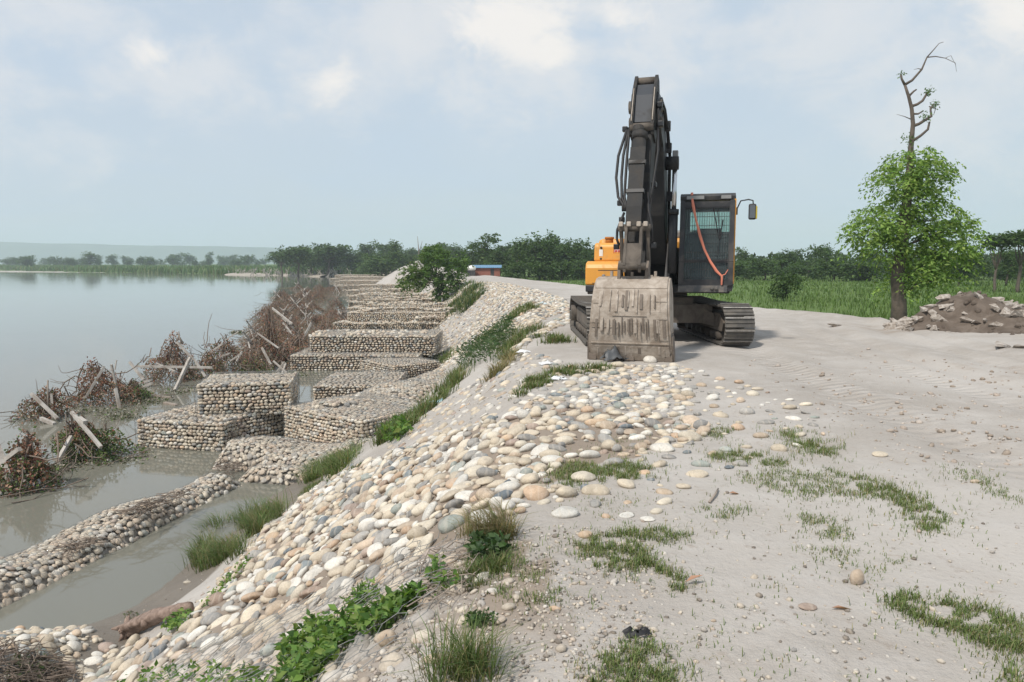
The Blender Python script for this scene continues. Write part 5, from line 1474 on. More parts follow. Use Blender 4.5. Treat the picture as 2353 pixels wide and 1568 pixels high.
leafy('leafy_vine', 'ferny light green vine tip climbing right along the wire', [(860, 1425), (900, 1400), (960, 1372), (975, 1382), (930, 1415), (880, 1450)], 420, .055, .09, V_L)
leafy('leafy_vine', 'small fern sprig rising above the marbled boulder', [(790, 1400), (830, 1372), (870, 1365), (860, 1395), (810, 1415)], 170, .055, .08, V_L, ratio=.3)
leafy('leafy_vine', 'ferny green weed along the bottom edge left of the vines', [(450, 1600), (480, 1540), (550, 1545), (640, 1560), (660, 1600)], 170, .06, .07, V_L, ratio=.35)
leafy('leafy_vine', 'thin vine strands among stones in the bottom left corner', [(230, 1600), (330, 1545), (450, 1530), (470, 1560), (350, 1600)], 160, .055, .06, V_L)
leafy('leafy_weed', 'dark round-leaved weed below the dry grass tuft', [(1068, 1300), (1085, 1262), (1130, 1248), (1165, 1262), (1160, 1285), (1110, 1300)], 330, .045, .10, G_DARK)
tuft('grass_tuft', 'fine green grass patch below the round-leaved weed', 'grass', [(1040, 1335), (1075, 1295), (1150, 1290), (1175, 1305), (1140, 1335), (1080, 1350)], 1100, (.03, .10), .004, G_BANK, (.3, .9), group=GT)
leafy('leafy_weed', 'small leafy sprigs at the edge of the dusty rubble', [(985, 1330), (1000, 1300), (1015, 1300), (1010, 1340), (1040, 1350), (1060, 1340), (1055, 1362), (1000, 1372)], 110, .05, .08, V_L)
leafy('leafy_weed', 'tiny creeping weed on the bare dusty crest', [(1068, 1448), (1080, 1428), (1120, 1424), (1140, 1432), (1100, 1445)], 130, .028, .05, G_DARK)
leafy('leafy_weed', 'bright broad-leaved weed at the lower end of the grass band', [(868, 1015), (890, 990), (930, 985), (945, 1000), (900, 1022)], 260, .12, .22, V_L)
leafy('leafy_weed', 'bright weed growing over the weathered log', [(375, 1455), (400, 1425), (435, 1412), (440, 1430), (400, 1458)], 150, .06, .10, V_L)
leafy('leafy_weed', 'sparse yellow-green sprigs at the foot of the stone slope', [(540, 1310), (570, 1285), (590, 1290), (560, 1320), (480, 1400), (455, 1410)], 170, .05, .09, V_L)
leafy('dark_shrub', 'dark green shrub with long leaves on the slope left of the excavator', [(1050, 838), (1080, 808), (1120, 785), (1160, 762), (1185, 765), (1165, 800), (1130, 832), (1080, 850), (1055, 850)], 1500, .13, .55, G_DARK, 'shrub', ratio=.3)
leafy('mud_weed', 'muddy weed and leaf litter on the wet flat', [(275, 1425), (300, 1408), (330, 1415), (300, 1430)], 40, .04, .05, [(.09, .12, .05), (.15, .12, .08)])

# ------------------------------------------------------------------ trees
def crown_twigs(blobs, per, leaf, droop, rg, lt=12, tw=.55):
    """twigs hung with leaves through ellipsoidal masses; returns leaf points and directions"""
    P = []; Dd = []; T = []
    for (c, r, n) in blobs:
        for _ in range(n):
            v = rg.normal(size=3); v /= np.linalg.norm(v); rad = rg.uniform(.35, 1.0) ** .6
            o = np.array(c) + v * np.array(r) * rad
            out = v * np.array([1, 1, .5]); out[2] += rg.uniform(-.2, .5); out /= np.linalg.norm(out)
            L = tw * rg.uniform(.6, 1.3); k = np.linspace(0, 1, lt)[:, None]
            pts = o + out * k * L + np.array([0, 0, -droop]) * (k ** 2) * L
            P.append(pts + rg.normal(0, leaf * .3, (lt, 3)))
            sd_ = np.cross(out, [0, 0, 1.0]); sg = np.where(np.arange(lt) % 2, 1, -1)[:, None]
            Dd.append(out * .5 + sd_ * sg + np.array([0, 0, -droop * .8]))
            T.append(np.full(lt, rg.uniform(.75, 1.25)))
    return np.concatenate(P), np.concatenate(Dd), np.concatenate(T)
def limb(m, a, b, r0, r1, rg, n=5, wob=.06):
    a = np.array(a, float); b = np.array(b, float); L = np.linalg.norm(b - a)
    pts = [a + (b - a) * t + (rg.normal(0, wob * L, 3) if 0 < t < 1 else 0) for t in np.linspace(0, 1, n)]
    m.tube(pts, [r0 + (r1 - r0) * t for t in np.linspace(0, 1, n)], 7)
    return pts

# the lopped tree with a bare snag, right of the excavator
tb = gz(2066, 737, -.35); tb.z = float(hgt(tb.x, tb.y)) - .05
ty = tb.y
def TP(px, py, dy=0.0): v = atd(px, py, ty + dy); return np.array([v.x - tb.x, v.y - tb.y, v.z - tb.z])
rt = empty('lopped_tree', tb)
tag(rt, 'leafy lopped tree with a bare crooked snag rising from its crown, beside the rubble heap', 'tree')
rg = np.random.default_rng(4)
m = MB()
path = [np.array([0, 0, -.2]), TP(2066, 700), TP(2062, 640), TP(2070, 580), TP(2082, 480), TP(2090, 400), TP(2093, 340), TP(2098, 285), TP(2095, 250), TP(2088, 222), TP(2079, 195)]
m.tube(path, [.30, .235, .21, .19, .16, .115, .085, .066, .058, .05, .04], 12)
m.tube([TP(2079, 195), TP(2096, 185), TP(2118, 160), TP(2130, 132)], [.045, .04, .032, .024], 8)
m.build('trunk', M_BARK, rt)
m = MB()
for pts, r in (([(2079, 195), (2072, 182), (2070, 172)], (.045, .035, .03)), ([(2130, 132), (2148, 112), (2158, 100), (2168, 97)], (.022, .015, .01, .007)), ([(2130, 132), (2150, 130), (2172, 134), (2195, 145), (2198, 165)], (.022, .016, .011, .008, .004)),
               ([(2172, 134), (2185, 128), (2196, 150)], (.01, .007, .004)), ([(2088, 222), (2100, 210), (2106, 206)], (.04, .03, .024)), ([(2093, 245), (2108, 240), (2120, 232), (2130, 215), (2138, 210)], (.05, .045, .042, .034, .02)),
               ([(2098, 290), (2112, 285), (2128, 275), (2140, 268), (2138, 250), (2146, 240)], (.055, .05, .045, .04, .03, .02)), ([(2096, 325), (2116, 312), (2132, 298), (2136, 280)], (.05, .045, .04, .03)), ([(2099, 262), (2110, 262), (2122, 255)], (.035, .03, .02)),
               ([(2097, 276), (2078, 268), (2060, 263)], (.02, .011, .004)), ([(2118, 160), (2110, 158), (2100, 160)], (.02, .01, .005)), ([(2135, 245), (2150, 250), (2146, 262)], (.02, .015, .01))):
    m = MB(); m.tube([TP(x, y) for x, y in pts], list(r), 7); m.build('branch', M_BARK, rt)
blobs = [(TP(2100, 375), (.85, .8, .38), 75), (TP(2060, 420), (.75, .8, .45), 70), (TP(2140, 395), (.55, .7, .40), 50), (TP(2110, 455), (.85, .9, .40), 75), (TP(2035, 500), (.85, .8, .40), 75), (TP(2150, 500), (.75, .8, .42), 70),
         (TP(1995, 530), (.62, .7, .36), 60), (TP(2200, 535), (.60, .7, .42), 65), (TP(2090, 540), (.9, .9, .42), 85), (TP(2165, 575), (.95, .9, .45), 95), (TP(2030, 570), (.7, .8, .35), 50), (TP(2110, 625), (.75, .7, .30), 65), (TP(2160, 640), (.6, .6, .3), 36), (TP(2060, 655), (.55, .55, .22), 30), (TP(2125, 605), (.5, .6, .3), 30)]
blobs = [(c, r, int(n * (1.35 if c[2] > 2.2 else .85))) for c, r, n in blobs]
P, Dd, T = crown_twigs(blobs, 0, .13, .75, rg, 13, .50)
tin = tints(len(P), [(.22, .34, .075), (.17, .28, .06), (.27, .38, .09), (.13, .225, .05)], None, .15, rg) * T[:, None]
o = obj('crown', leaves_mesh('crown', P, rg.uniform(.09, .20, len(P)), tin, .5, .42, rg, Dd), M_LEAF, rt)
for (c, r, n) in blobs[1:]:
    m = MB(); z = max(1.2, c[2] - .5); tk_ = np.array([np.interp(z, [p[2] for p in path], [p[i] for p in path]) for i in range(3)]); limb(m, tk_, c, .05, .012, rg); m.build('branch', M_BARK, rt)
Pk = np.concatenate([TP(2135, 212) + rg.normal(0, .07, (60, 3)), TP(2146, 242) + rg.normal(0, .07, (60, 3)), TP(2128, 268) + rg.normal(0, .09, (60, 3)), TP(2086, 322) + rg.normal(0, .1, (60, 3)), TP(2072, 172) + rg.normal(0, .05, (30, 3))])
obj('shoot_leaves', leaves_mesh('shoot_leaves', Pk, .09, tints(len(Pk), [(.12, .20, .05), (.08, .15, .04)]), .4, .45), M_LEAF, rt)

# the tree on the bank beyond the second spur
bb = ground(1012, 700)[0]
rb = empty('bank_tree', bb); tag(rb, 'bushy green tree with yellow-green shoots growing out of the gabion bank', 'tree')
def BP(px, py, dy=0.0): v = atd(px, py, bb[1] + dy); return np.array([v.x - bb[0], v.y - bb[1], v.z - bb[2]])
blobs = [(BP(1000, 595), (1.15, 1.2, .75), 80), (BP(955, 625), (.9, 1.0, .55), 55), (BP(1045, 620), (.8, .9, .6), 55), (BP(985, 640), (1.2, 1.2, .5), 75), (BP(1030, 655), (.8, .9, .5), 45), (BP(940, 650), (.7, .8, .35), 36), (BP(995, 578), (.5, .6, .45), 24), (BP(1015, 675), (.4, .5, .3), 22), (BP(1060, 600), (.4, .5, .4), 18)]
blobs = [(c, r, int(n * 1.8)) for c, r, n in blobs]
P, Dd, T = crown_twigs(blobs, 0, .15, .35, rg, 12, .6)
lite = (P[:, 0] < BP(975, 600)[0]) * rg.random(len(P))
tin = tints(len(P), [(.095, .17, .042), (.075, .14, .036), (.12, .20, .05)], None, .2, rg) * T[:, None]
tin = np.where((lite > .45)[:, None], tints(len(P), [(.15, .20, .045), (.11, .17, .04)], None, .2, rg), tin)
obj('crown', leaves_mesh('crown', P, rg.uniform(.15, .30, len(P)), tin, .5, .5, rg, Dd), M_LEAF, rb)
m = MB(); limb(m, (0, 0, -.3), BP(1008, 650), .13, .09, rg, 5, .03); limb(m, BP(1008, 650), BP(995, 590), .09, .03, rg); limb(m, BP(1010, 670), BP(1040, 620), .08, .03, rg); limb(m, BP(1008, 660), BP(955, 630), .07, .02, rg); limb(m, (.15, 0, -.3), BP(1022, 670), .09, .04, rg)
m.build('trunk', M_BARK, rb)

# far trees: a few grown shapes, then copies of crown and trunk
def proto(seed, kind):
    g = np.random.default_rng(seed); bl = []; m = MB()
    if kind == 'round':
        for _ in range(9): a = g.uniform(0, 6.28); bl.append(((1.7 * math.cos(a) * g.uniform(.3, 1), 1.7 * math.sin(a) * g.uniform(.3, 1), g.uniform(3.6, 6.8)), (g.uniform(.8, 1.5), 1.2, g.uniform(.6, 1.0)), 26))
        for _ in range(4): a = g.uniform(0, 6.28); bl.append(((2.0 * math.cos(a), 1.8 * math.sin(a), g.uniform(2.2, 3.6)), (1.0, 1.0, .6), 16))
    elif kind == 'tall':
        for k in range(8): z = 2.8 + k * .68; bl.append(((g.normal(0, .55), g.normal(0, .5), z), (g.uniform(.6, 1.2), .9, g.uniform(.4, .7)), 22))
    elif kind == 'spread':
        for _ in range(10): a = g.uniform(0, 6.28); q = g.uniform(.4, 3.0); bl.append(((q * math.cos(a), q * math.sin(a), 5.9 + g.uniform(-.6, .7) - q * .28), (g.uniform(.9, 1.4), 1.1, .5), 26))
    elif kind == 'bush':
        for _ in range(8): a = g.uniform(0, 6.28); bl.append(((2.3 * math.cos(a) * g.uniform(.2, 1), 1.5 * math.sin(a), g.uniform(.8, 4.0)), (1.3, 1.1, .8), 28))
    else:
        for _ in range(6): a = g.uniform(0, 6.28); q = g.uniform(.2, 1.3); bl.append(((q * math.cos(a), q * math.sin(a), 7.2 + g.uniform(-.8, .5)), (.8, .8, .4), 22))
    P, Dd, T = crown_twigs(bl, 0, .3, .3, g, 7, 1.0)
    hfac = np.clip((P[:, 2] - 1) / 7, 0, 1)
    tin = tints(len(P), [(.068, .118, .038), (.052, .096, .032), (.086, .138, .042)], None, .25, g) * T[:, None]
    cr = leaves_mesh('crown', P, g.uniform(.32, .62, len(P)), tin, .5, .6, g, Dd, fold=False); cr.materials.append(M_LEAF)
    if kind != 'bush':
        limb(m, (0, 0, -.4), (g.normal(0, .3), 0, 4.0), .22, .15, g, 5, .02)
        for b_ in bl[:7]: limb(m, (0, 0, min(3.2, b_[0][2] * .6)), b_[0], .10, .03, g, 4, .04)
    else: limb(m, (0, 0, -.4), (0, 0, 2.4), .2, .1, g)
    tk_ = m.mesh('trunk'); tk_.materials.append(M_BARK)
    return cr, tk_
PR = {k: [proto(40 + 7 * i + j * 31, k) for j in range(n)] for i, (k, n) in enumerate((('round', 3), ('tall', 3), ('spread', 2), ('bush', 3), ('topknot', 2)))}
ADJ = {'round': 'round crowned', 'tall': 'tall narrow', 'spread': 'wide spreading', 'bush': 'low bushy', 'topknot': 'bare trunked tuft-topped'}
tree_n = [0]
def far_tree(kind, px, top, y, wide=1.0, where='', grp='', zb=None):
    x = (px - CXP) / FPX * y
    zb = float(hgt(x, y)) if zb is None else zb
    H_ = max(2.0, atd(px, top, y).z - zb)
    base_h = {'round': 7.6, 'tall': 8.3, 'spread': 7.0, 'bush': 5.0, 'topknot': 8.1}[kind]
    s = H_ / base_h
    cr, tk_ = PR[kind][tree_n[0] % len(PR[kind])]; tree_n[0] += 1
    r = empty('tree', (x, y, zb)); r.rotation_euler.z = random.uniform(0, 6.28); r.scale = (s * wide, s * wide, s)
    tag(r, f'{ADJ[kind]} tree {where}', 'tree', f'{ADJ[kind]} trees {grp or where}')
    obj('crown', cr, None, r); obj('trunk', tk_, None, r)
    return r
# singled out by their outline
far_tree('tall', 1115, 538, 118, 1.25, 'with a high rounded head standing above the wood left of the excavator')
far_tree('spread', 757, 558, 250, 1.3, 'standing dark above the far trees at the end of the river')
far_tree('topknot', 2283, 540, 60, 1.0, 'just right of the lopped tree')
far_tree('topknot', 2338, 528, 60, 1.2, 'at the right edge of the picture')
far_tree('spread', 1885, 562, 120, .9, 'rising from the wood between cab and lopped tree')
far_tree('bush', 1808, 632, 46, .8, 'growing alone in the green field behind the crawler track')
far_tree('tall', 908, 556, 190, .9, 'like a dark spire above the wood behind the bank tree')
# wood left of the excavator
for px, top in ((1060, 572), (1085, 560), (1140, 565), (1165, 556), (1190, 552), (1215, 545), (1240, 542), (1268, 536), (1292, 545), (1318, 548), (1340, 556), (1362, 562), (1150, 575), (1205, 566), (1255, 560), (1300, 566), (1345, 572), (1385, 570), (1420, 566)):
    far_tree(random.choice(('round', 'round', 'tall')), px, top + random.uniform(-3, 3), random.uniform(105, 135), random.uniform(.85, 1.25), 'in the dense wood left of the excavator')
for px, top in ((1330, 592), (1290, 598), (1245, 596), (1190, 598), (1130, 600), (1360, 596)):
    far_tree('bush', px, top, random.uniform(98, 108), 1.3, 'along the edge of the wood left of the excavator')
# wood right of the excavator
for i in range(20):
    px = 1450 + i * 48 + random.uniform(-18, 18)
    far_tree(random.choice(('round', 'bush', 'round', 'tall')), px, random.uniform(564, 592), random.uniform(118, 150), random.uniform(.9, 1.5), 'in the low dark wood behind the field')
for i in range(16):
    px = 1660 + i * 48 + random.uniform(-18, 18)
    far_tree('bush', px, random.uniform(592, 604), random.uniform(95, 112), 1.5, 'along the edge of the wood behind the field')
for px, top in ((2200, 568), (2240, 575), (2310, 570), (2355, 566), (2400, 560)):
    far_tree('round', px, top, random.uniform(72, 85), 1.0, 'behind the lopped tree at the right')
# wood at the end of the river
for i in range(26):
    px = 655 + i * 16 + random.uniform(-6, 6)
    far_tree(random.choice(('round', 'tall', 'round', 'spread')), px, random.uniform(562, 582) - (6 if px > 850 else 0), random.uniform(230, 330), 1.15, 'in the hazy wood at the end of the river')
for i in range(14):
    px = 860 + i * 16 + random.uniform(-6, 6)
    far_tree(random.choice(('round', 'bush')), px, random.uniform(574, 590), random.uniform(160, 215), 1.2, 'behind the bank tree')
# scattered trees on the opposite bank
for i in range(50):
    px = -30 + i * 14.2 + random.uniform(-12, 12)
    far_tree(random.choice(('round', 'bush', 'tall', 'bush', 'round')), px, random.uniform(585, 598) - (7 if random.random() < .2 else 0), random.uniform(480, 820), .95 + random.random() * .6, 'on the opposite bank below the blue hills')
# a bare dead tree
dv = atd(962, 602, 175); r = empty('dead_tree', (dv.x, dv.y, float(hgt(dv.x, dv.y)))); tag(r, 'leafless dead tree sticking up above the wood behind the bank tree', 'tree')
m = MB(); hz_ = atd(958, 543, 175).z - r.location.z
m.tube([(0, 0, 0), (.1, 0, hz_ * .5), (-.2, 0, hz_)], [.2, .14, .04], 6); m.build('trunk', M_TWIG, r)
m = MB(); m.tube([(.1, 0, hz_ * .55), (.7, 0, hz_ * .75), (.9, 0, hz_ * .86)], [.09, .06, .03], 5); m.build('branch', M_TWIG, r)

# the wood as one mass behind the trees that can be told apart
PB = []; TB = []
def mass(px0, px1, y0, y1, top, bot, n, cols, sz):
    px = RNG.uniform(px0, px1, n); y = RNG.uniform(y0, y1, n)
    py = np.interp(px, [t[0] for t in top], [t[1] for t in top]) + RNG.uniform(0, 1, n) ** .8 * 40
    x = (px - CXP) / FPX * y
    z = CAM_H + (605 - py) / FPX * y
    zb = hgt(x, y)
    z = np.maximum(z, zb + .3)
    return np.stack([x, y, z], -1), tints(n, cols, None, .3), RNG.uniform(.7, 1.3, n) * sz
for a in ((1040, 1500, 122, 140, [(1040, 585), (1200, 568), (1400, 575)], 0, 4500, [(.030, .055, .02), (.04, .07, .024)], .8), (1440, 2500, 140, 165, [(1440, 590), (2353, 585)], 0, 7000, [(.030, .055, .02), (.04, .07, .024)], .9),
          (640, 1060, 300, 340, [(640, 588), (1060, 586)], 0, 4200, [(.035, .065, .024), (.045, .075, .028)], 1.5)):
    P_, t_, s_ = mass(*a); PB.append((P_, t_, s_))
P_ = np.concatenate([p[0] for p in PB]); t_ = np.concatenate([p[1] for p in PB]); s_ = np.concatenate([p[2] for p in PB])
tag(obj('woodland', leaves_mesh('woodland', P_, s_, t_, .4, .7, fold=False), M_LEAF), kind='stuff')

# field grass on the right, reeds on the far shore
n = 52000
y = 20 * (118 / 20.0) ** RNG.random(n); x = road_edge(y) + .8 + RNG.random(n) ** .8 * (np.clip(.78 * y + 8, 10, 110) - road_edge(y))
v = fbm(x * .25, y * .25, 6, 3); k = RNG.random(n) < np.clip(v * 2 - .3, .1, 1)
x, y = x[k], y[k]; e = x - road_edge(y)
hh = np.clip(.08 + e * .07, .08, .42) * RNG.uniform(.35, .95, len(x)) * (.5 + fbm(x * .3, y * .3, 9, 3))
dry = (e < 1.6) & (RNG.random(len(x)) < .6)
tt = tints(len(x), [(.105, .175, .042), (.13, .20, .05), (.09, .15, .038)]); tt[dry] = tints(int(dry.sum()), [(.17, .15, .07), (.12, .13, .05)])
me = blades_mesh('field_grass', np.stack([x, y, hgt(x, y)], -1), hh, np.clip(y * .0010, .015, .10), RNG.uniform(.2, .8, len(x)), tt)
tag(obj('field_grass', me, M_GRASS), kind='stuff')
n = 16000
px = RNG.uniform(-400, 900, n); x0 = (px - CXP) / FPX
# walk out along each bearing to the far shore
yy_ = np.full(n, 240.0)
for _ in range(30): yy_ = np.where(yy_ < shore_y(x0 * yy_), yy_ * 1.03, yy_)
y = yy_ * (1 + RNG.random(n) ** 1.5 * .9) + RNG.uniform(2, 10, n); x = x0 * y
k = (x < -32); x, y = x[k], y[k]
me = blades_mesh('reeds', np.stack([x, y, hgt(x, y)], -1), RNG.uniform(1.2, 3.2, len(x)), y * .0016, RNG.uniform(.1, .6, len(x)), tints(len(x), [(.085, .16, .045), (.105, .175, .055), (.075, .135, .042), (.15, .18, .07)]))
tag(obj('reeds', me, M_GRASS), kind='stuff')
# ------------------------------------------------------------------ concrete porcupine frames and drowned vines in the river
BROWN = [(.26, .115, .078), (.31, .17, .115), (.20, .095, .07), (.36, .235, .165)]
GREYB = [(.21, .19, .15), (.27, .245, .20), (.15, .15, .10), (.32, .30, .25)]
GREEN = [(.10, .15, .045), (.125, .175, .055), (.075, .115, .04)]
def heap_parts(seed, Rr, Hh, ns, nl, brown, green, apex=(0, 0), ex=1.0):
    """drowned creeper hanging tent-like from a frame: stems and withered leaves, foot at z = 0"""
    g = np.random.default_rng(seed); m = MB(); P = []; T = []
    for i in range(ns):
        a = g.uniform(0, 6.28); q = g.uniform(.4, 1.05); top = g.uniform(.55, 1.05) * Hh
        A = np.array([apex[0] + g.normal(0, .10) * Rr, apex[1] + g.normal(0, .10) * Rr, top]); B = np.array([Rr * ex * q * math.cos(a), Rr * q * math.sin(a), -.05])
        sag = g.uniform(-.1, .25); pts = []
        if g.random() < .3: A = np.array([g.normal(apex[0], .45) * Rr, g.normal(0, .4) * Rr, g.uniform(.25, .8) * Hh]); B = A + np.array([g.normal(0, .6) * Rr, g.normal(0, .6) * Rr, g.normal(-.25, .4) * Hh])
        for t in np.linspace(0, 1, 6):
            p = A * (1 - t) + B * t; p[:2] += (B - A)[:2] * (sag * math.sin(math.pi * t)); p += g.normal(0, .035, 3) * (0 < t < 1); p[2] -= .15 * Hh * math.sin(math.pi * t); pts.append(p)
        r = g.uniform(.008, .022); m.tube(pts, [r, r, r * .9, r * .8, r * .6, r * .4], 5, False)
        if g.random() < .35:
            d = g.normal(0, 1, 3); d[2] = abs(d[2]); d /= np.linalg.norm(d); k = pts[g.integers(1, 4)]; m.tube([k, k + d * .2 + g.normal(0, .03, 3), k + d * g.uniform(.3, .55)], [r * .7, r * .5, r * .2], 4, False)
    for i in range(ns // 3):                                             # drift twigs lying round the foot
        a = g.uniform(0, 6.28); q = g.uniform(.5, 1.2) * Rr; c = np.array([q * ex * math.cos(a), q * math.sin(a), g.uniform(.0, .12)]); d = g.normal(0, .3, 3); d[2] *= .25
        m.tube([c - d, c + g.normal(0, .05, 3), c + d], [.012, .010, .005], 4, False)
    n = int(nl * 1.15); t = g.random(n) ** .6; a = g.uniform(0, 6.28, n)
    rad = Rr * (.10 + .95 * t) * g.uniform(.55, 1.06, n); lump = .5 + .75 * vnoise(a * 1.6, t * 3, seed)
    P = np.stack([apex[0] * (1 - t) + rad * lump * ex * np.cos(a), apex[1] * (1 - t) + rad * lump * np.sin(a), Hh * (1 - t) ** .85 * .95 * lump], -1)
    pb = brown; u = g.random(n); low = g.random(n) < (t * .9)
    T = tints(n, BROWN, None, .25, g)
    isg = u < green * (.4 + t); T[isg] = tints(int(isg.sum()), GREEN, None, .2, g)
    isy = (~isg) & low & (g.random(n) < .62); T[isy] = tints(int(isy.sum()), GREYB, None, .2, g)
    lv = leaves_mesh('leaves', P, g.uniform(.035, .10, n), T, .25, .6, g)
    return m.mesh('stems'), lv
def heap(name, label, group, loc, parts, rz=0.0, s=1.0, sz=None):
    r = empty(name, loc); r.rotation_euler.z = rz; r.scale = (s, s, sz or s); tag(r, label, 'vine heap', group)
    for nm, me_, mt in (('stems', parts[0], M_TWIG), ('leaves', parts[1], M_DRY)):
        o = obj(nm, me_, mt, r); o['kind'] = 'stuff'
    return r
HG = 'withered creeper heaps in the water'
def hp(px, py): v = gz(px, py, WATER_Z - .02); return v
def frame(label, beams, group='concrete porcupine frames in the river', wdt=.115):
    c = sum([(Vector(a) + Vector(b)) / 2 for a, b, *_ in beams], Vector()) / len(beams); c.z = WATER_Z
    r = empty('porcupine_frame', c); tag(r, label, 'concrete frame', group)
    for a, b, *w in beams:
        mm = MB(); mm.beam(Vector(a) - c, Vector(b) - c, (w[0] if w else wdt) * .58); mm.build('beam', M_CONC, r)
    return r
def pb_(p, y): return tuple(atd(p[0], p[1], y - .42))

near = [  # px, py of the foot, half width px, top py, leaves, brown, green, label
 (50, 1125, 80, 995, 2600, .5, .32, 'green and brown creeper heap over grey posts at the left edge'),
 (212, 1052, 88, 948, 3000, .25, .62, 'green creeper heap with two pale beams sticking out of it'),
 (100, 960, 56, 888, 1500, .8, .10, 'small brown tangle with a thin upright pole'),
 (245, 925, 92, 832, 3000, .95, .05, 'red-brown withered creeper heap, largest near the open water'),
 (318, 918, 40, 870, 900, .1, .75, 'small green patch of creeper beside the red-brown heap'),
 (392, 874, 70, 772, 2600, .95, .06, 'red-brown creeper heap behind the crossed beams'),
 (470, 868, 58, 805, 1300, .6, .25, 'low grey tangle right of the crossed beams'),
 (528, 855, 72, 770, 2000, .7, .15, 'brown tangle with slanting planks in the middle of the row'),
 (585, 860, 42, 810, 900, .4, .5, 'low greenish tangle right behind the raised gabion'),
 (625, 845, 44, 705, 1900, .85, .06, 'tall thin brown tangle left of the second gabion spur'),
]
for i, (px, py, hw, top, nl, br, gr, lab) in enumerate(near):
    b = hp(px, py); y = b.y; scale = proj(b)[2] / FPX
    Rr = hw * float(scale); Hh = max(.3, atd(px, top, y).z - WATER_Z)
    g = random.Random(i)
    heap('creeper_heap', lab, HG, b, heap_parts(60 + i, Rr, Hh, 46 if nl > 1400 else 26, int(nl * 1.25), br, gr, (g.uniform(-.45, .45) * Rr, 0), 1.15))
yA = hp(50, 1110).y; yB = hp(212, 1052).y; yC = hp(100, 960).y; yD = hp(245, 925).y; yE = hp(400, 885).y; yF = hp(528, 858).y; yG = hp(625, 850).y
frame('grey concrete frame standing in the green and brown heap at the left edge', [(pb_((-8, 1020), yA), pb_((24, 1110), yA - .4), .16), (pb_((-12, 1075), yA), pb_((45, 1032), yA - .3), .14), (pb_((62, 1035), yA), pb_((40, 1085), yA - .2), .15), (pb_((56, 1000), yA + .2), pb_((56, 1060), yA + .2), .06), (pb_((66, 1002), yA + .1), pb_((76, 1062), yA + .1), .05)])
frame('pale concrete frame poking through the green creeper heap', [(pb_((164, 1003), yB), pb_((133, 1058), yB - .5), .12), (pb_((164, 947), yB + .3), pb_((232, 1028), yB - .3), .115), (pb_((181, 962), yB + .25), pb_((196, 972), yB + .1), .17)])
frame('leaning concrete frame in the small brown tangle', [(pb_((72, 905), yC), pb_((132, 962), yC - .3), .13), (pb_((94, 962), yC - .4), pb_((125, 975), yC - .6), .16), (pb_((118, 905), yC + .3), pb_((122, 975), yC + .1), .11)])
m = MB(); a_, b_ = Vector(pb_((110, 874), yC)), Vector(pb_((110, 940), yC)); m.tube([a_ - b_, (a_ - b_) * .5, (0, 0, -.2)], .022, 7)
o = m.build('bamboo_pole', M_DRIFT); o.location = b_; tag(o, 'thin upright bamboo pole in the small brown tangle', 'pole')
frame('concrete frame inside the red-brown heap with one pale post in front', [(pb_((265, 893), yD - .5), pb_((276, 944), yD - .7), .14), (pb_((240, 842), yD), pb_((196, 915), yD - .3), .12), (pb_((256, 838), yD), pb_((270, 900), yD + .2), .10), (pb_((268, 828), yD + .1), pb_((264, 850), yD), .05)])
frame('crossed concrete beams, one lying level and one leaning like an A', [(pb_((312, 842), yE - .3), pb_((488, 845), yE - .3), .13), (pb_((437, 822), yE - .2), pb_((402, 898), yE - .9), .17), (pb_((406, 786), yE), pb_((450, 832), yE - .1), .12), (pb_((448, 828), yE - .1), pb_((472, 866), yE - .3), .12), (pb_((298, 832), yE + .2), pb_((330, 873), yE), .14), (pb_((360, 835), yE + .3), pb_((410, 857), yE - .2), .06)])
frame('two broken concrete beams lying in the water left of the crossed beams', [(pb_((312, 884), yE), pb_((350, 872), yE), .13), (pb_((318, 893), yE - .2), pb_((352, 880), yE - .1), .15)])
m = MB(); P0 = Vector(pb_((420, 790), yE)); m.tube([(0, 0, 0), Vector(pb_((412, 775), yE)) - P0, Vector(pb_((411, 761), yE)) - P0], [.05, .03, .012], 7)
o = m.build('driftwood_stick', M_DRIFT); o.location = P0; tag(o, 'curved bare stick rising behind the crossed beams', 'stick')
frame('slanting grey planks of a frame in the middle tangle', [(pb_((518, 782), yF), pb_((548, 762), yF), .07), (pb_((486, 808), yF), pb_((512, 790), yF), .12), (pb_((466, 818), yF - .2), pb_((500, 828), yF - .2), .12), (pb_((500, 822), yF - .3), pb_((528, 812), yF - .3), .11), (pb_((528, 830), yF - .5), pb_((556, 812), yF - .4), .10), (pb_((556, 808), yF), pb_((542, 835), yF - .2), .09)])
frame('splayed grey posts left of the second gabion spur', [(pb_((630, 864), yG - .5), pb_((655, 832), yG - .3), .15), (pb_((645, 868), yG - .7), pb_((657, 836), yG - .3), .12), (pb_((628, 830), yG - .2), pb_((660, 858), yG - .6), .10), (pb_((602, 800), yG), pb_((622, 838), yG - .3), .12), (pb_((590, 765), yG + .3), pb_((640, 800), yG), .09)])
yH = hp(700, 800).y
frame('long pale beams leaning on the tangle beside the long raised gabion', [(pb_((690, 792), yH), pb_((716, 741), yH + .3), .17), (pb_((650, 742), yH + .6), pb_((690, 790), yH), .11), (pb_((625, 708), yH + 2), pb_((672, 745), yH + 1), .15)])
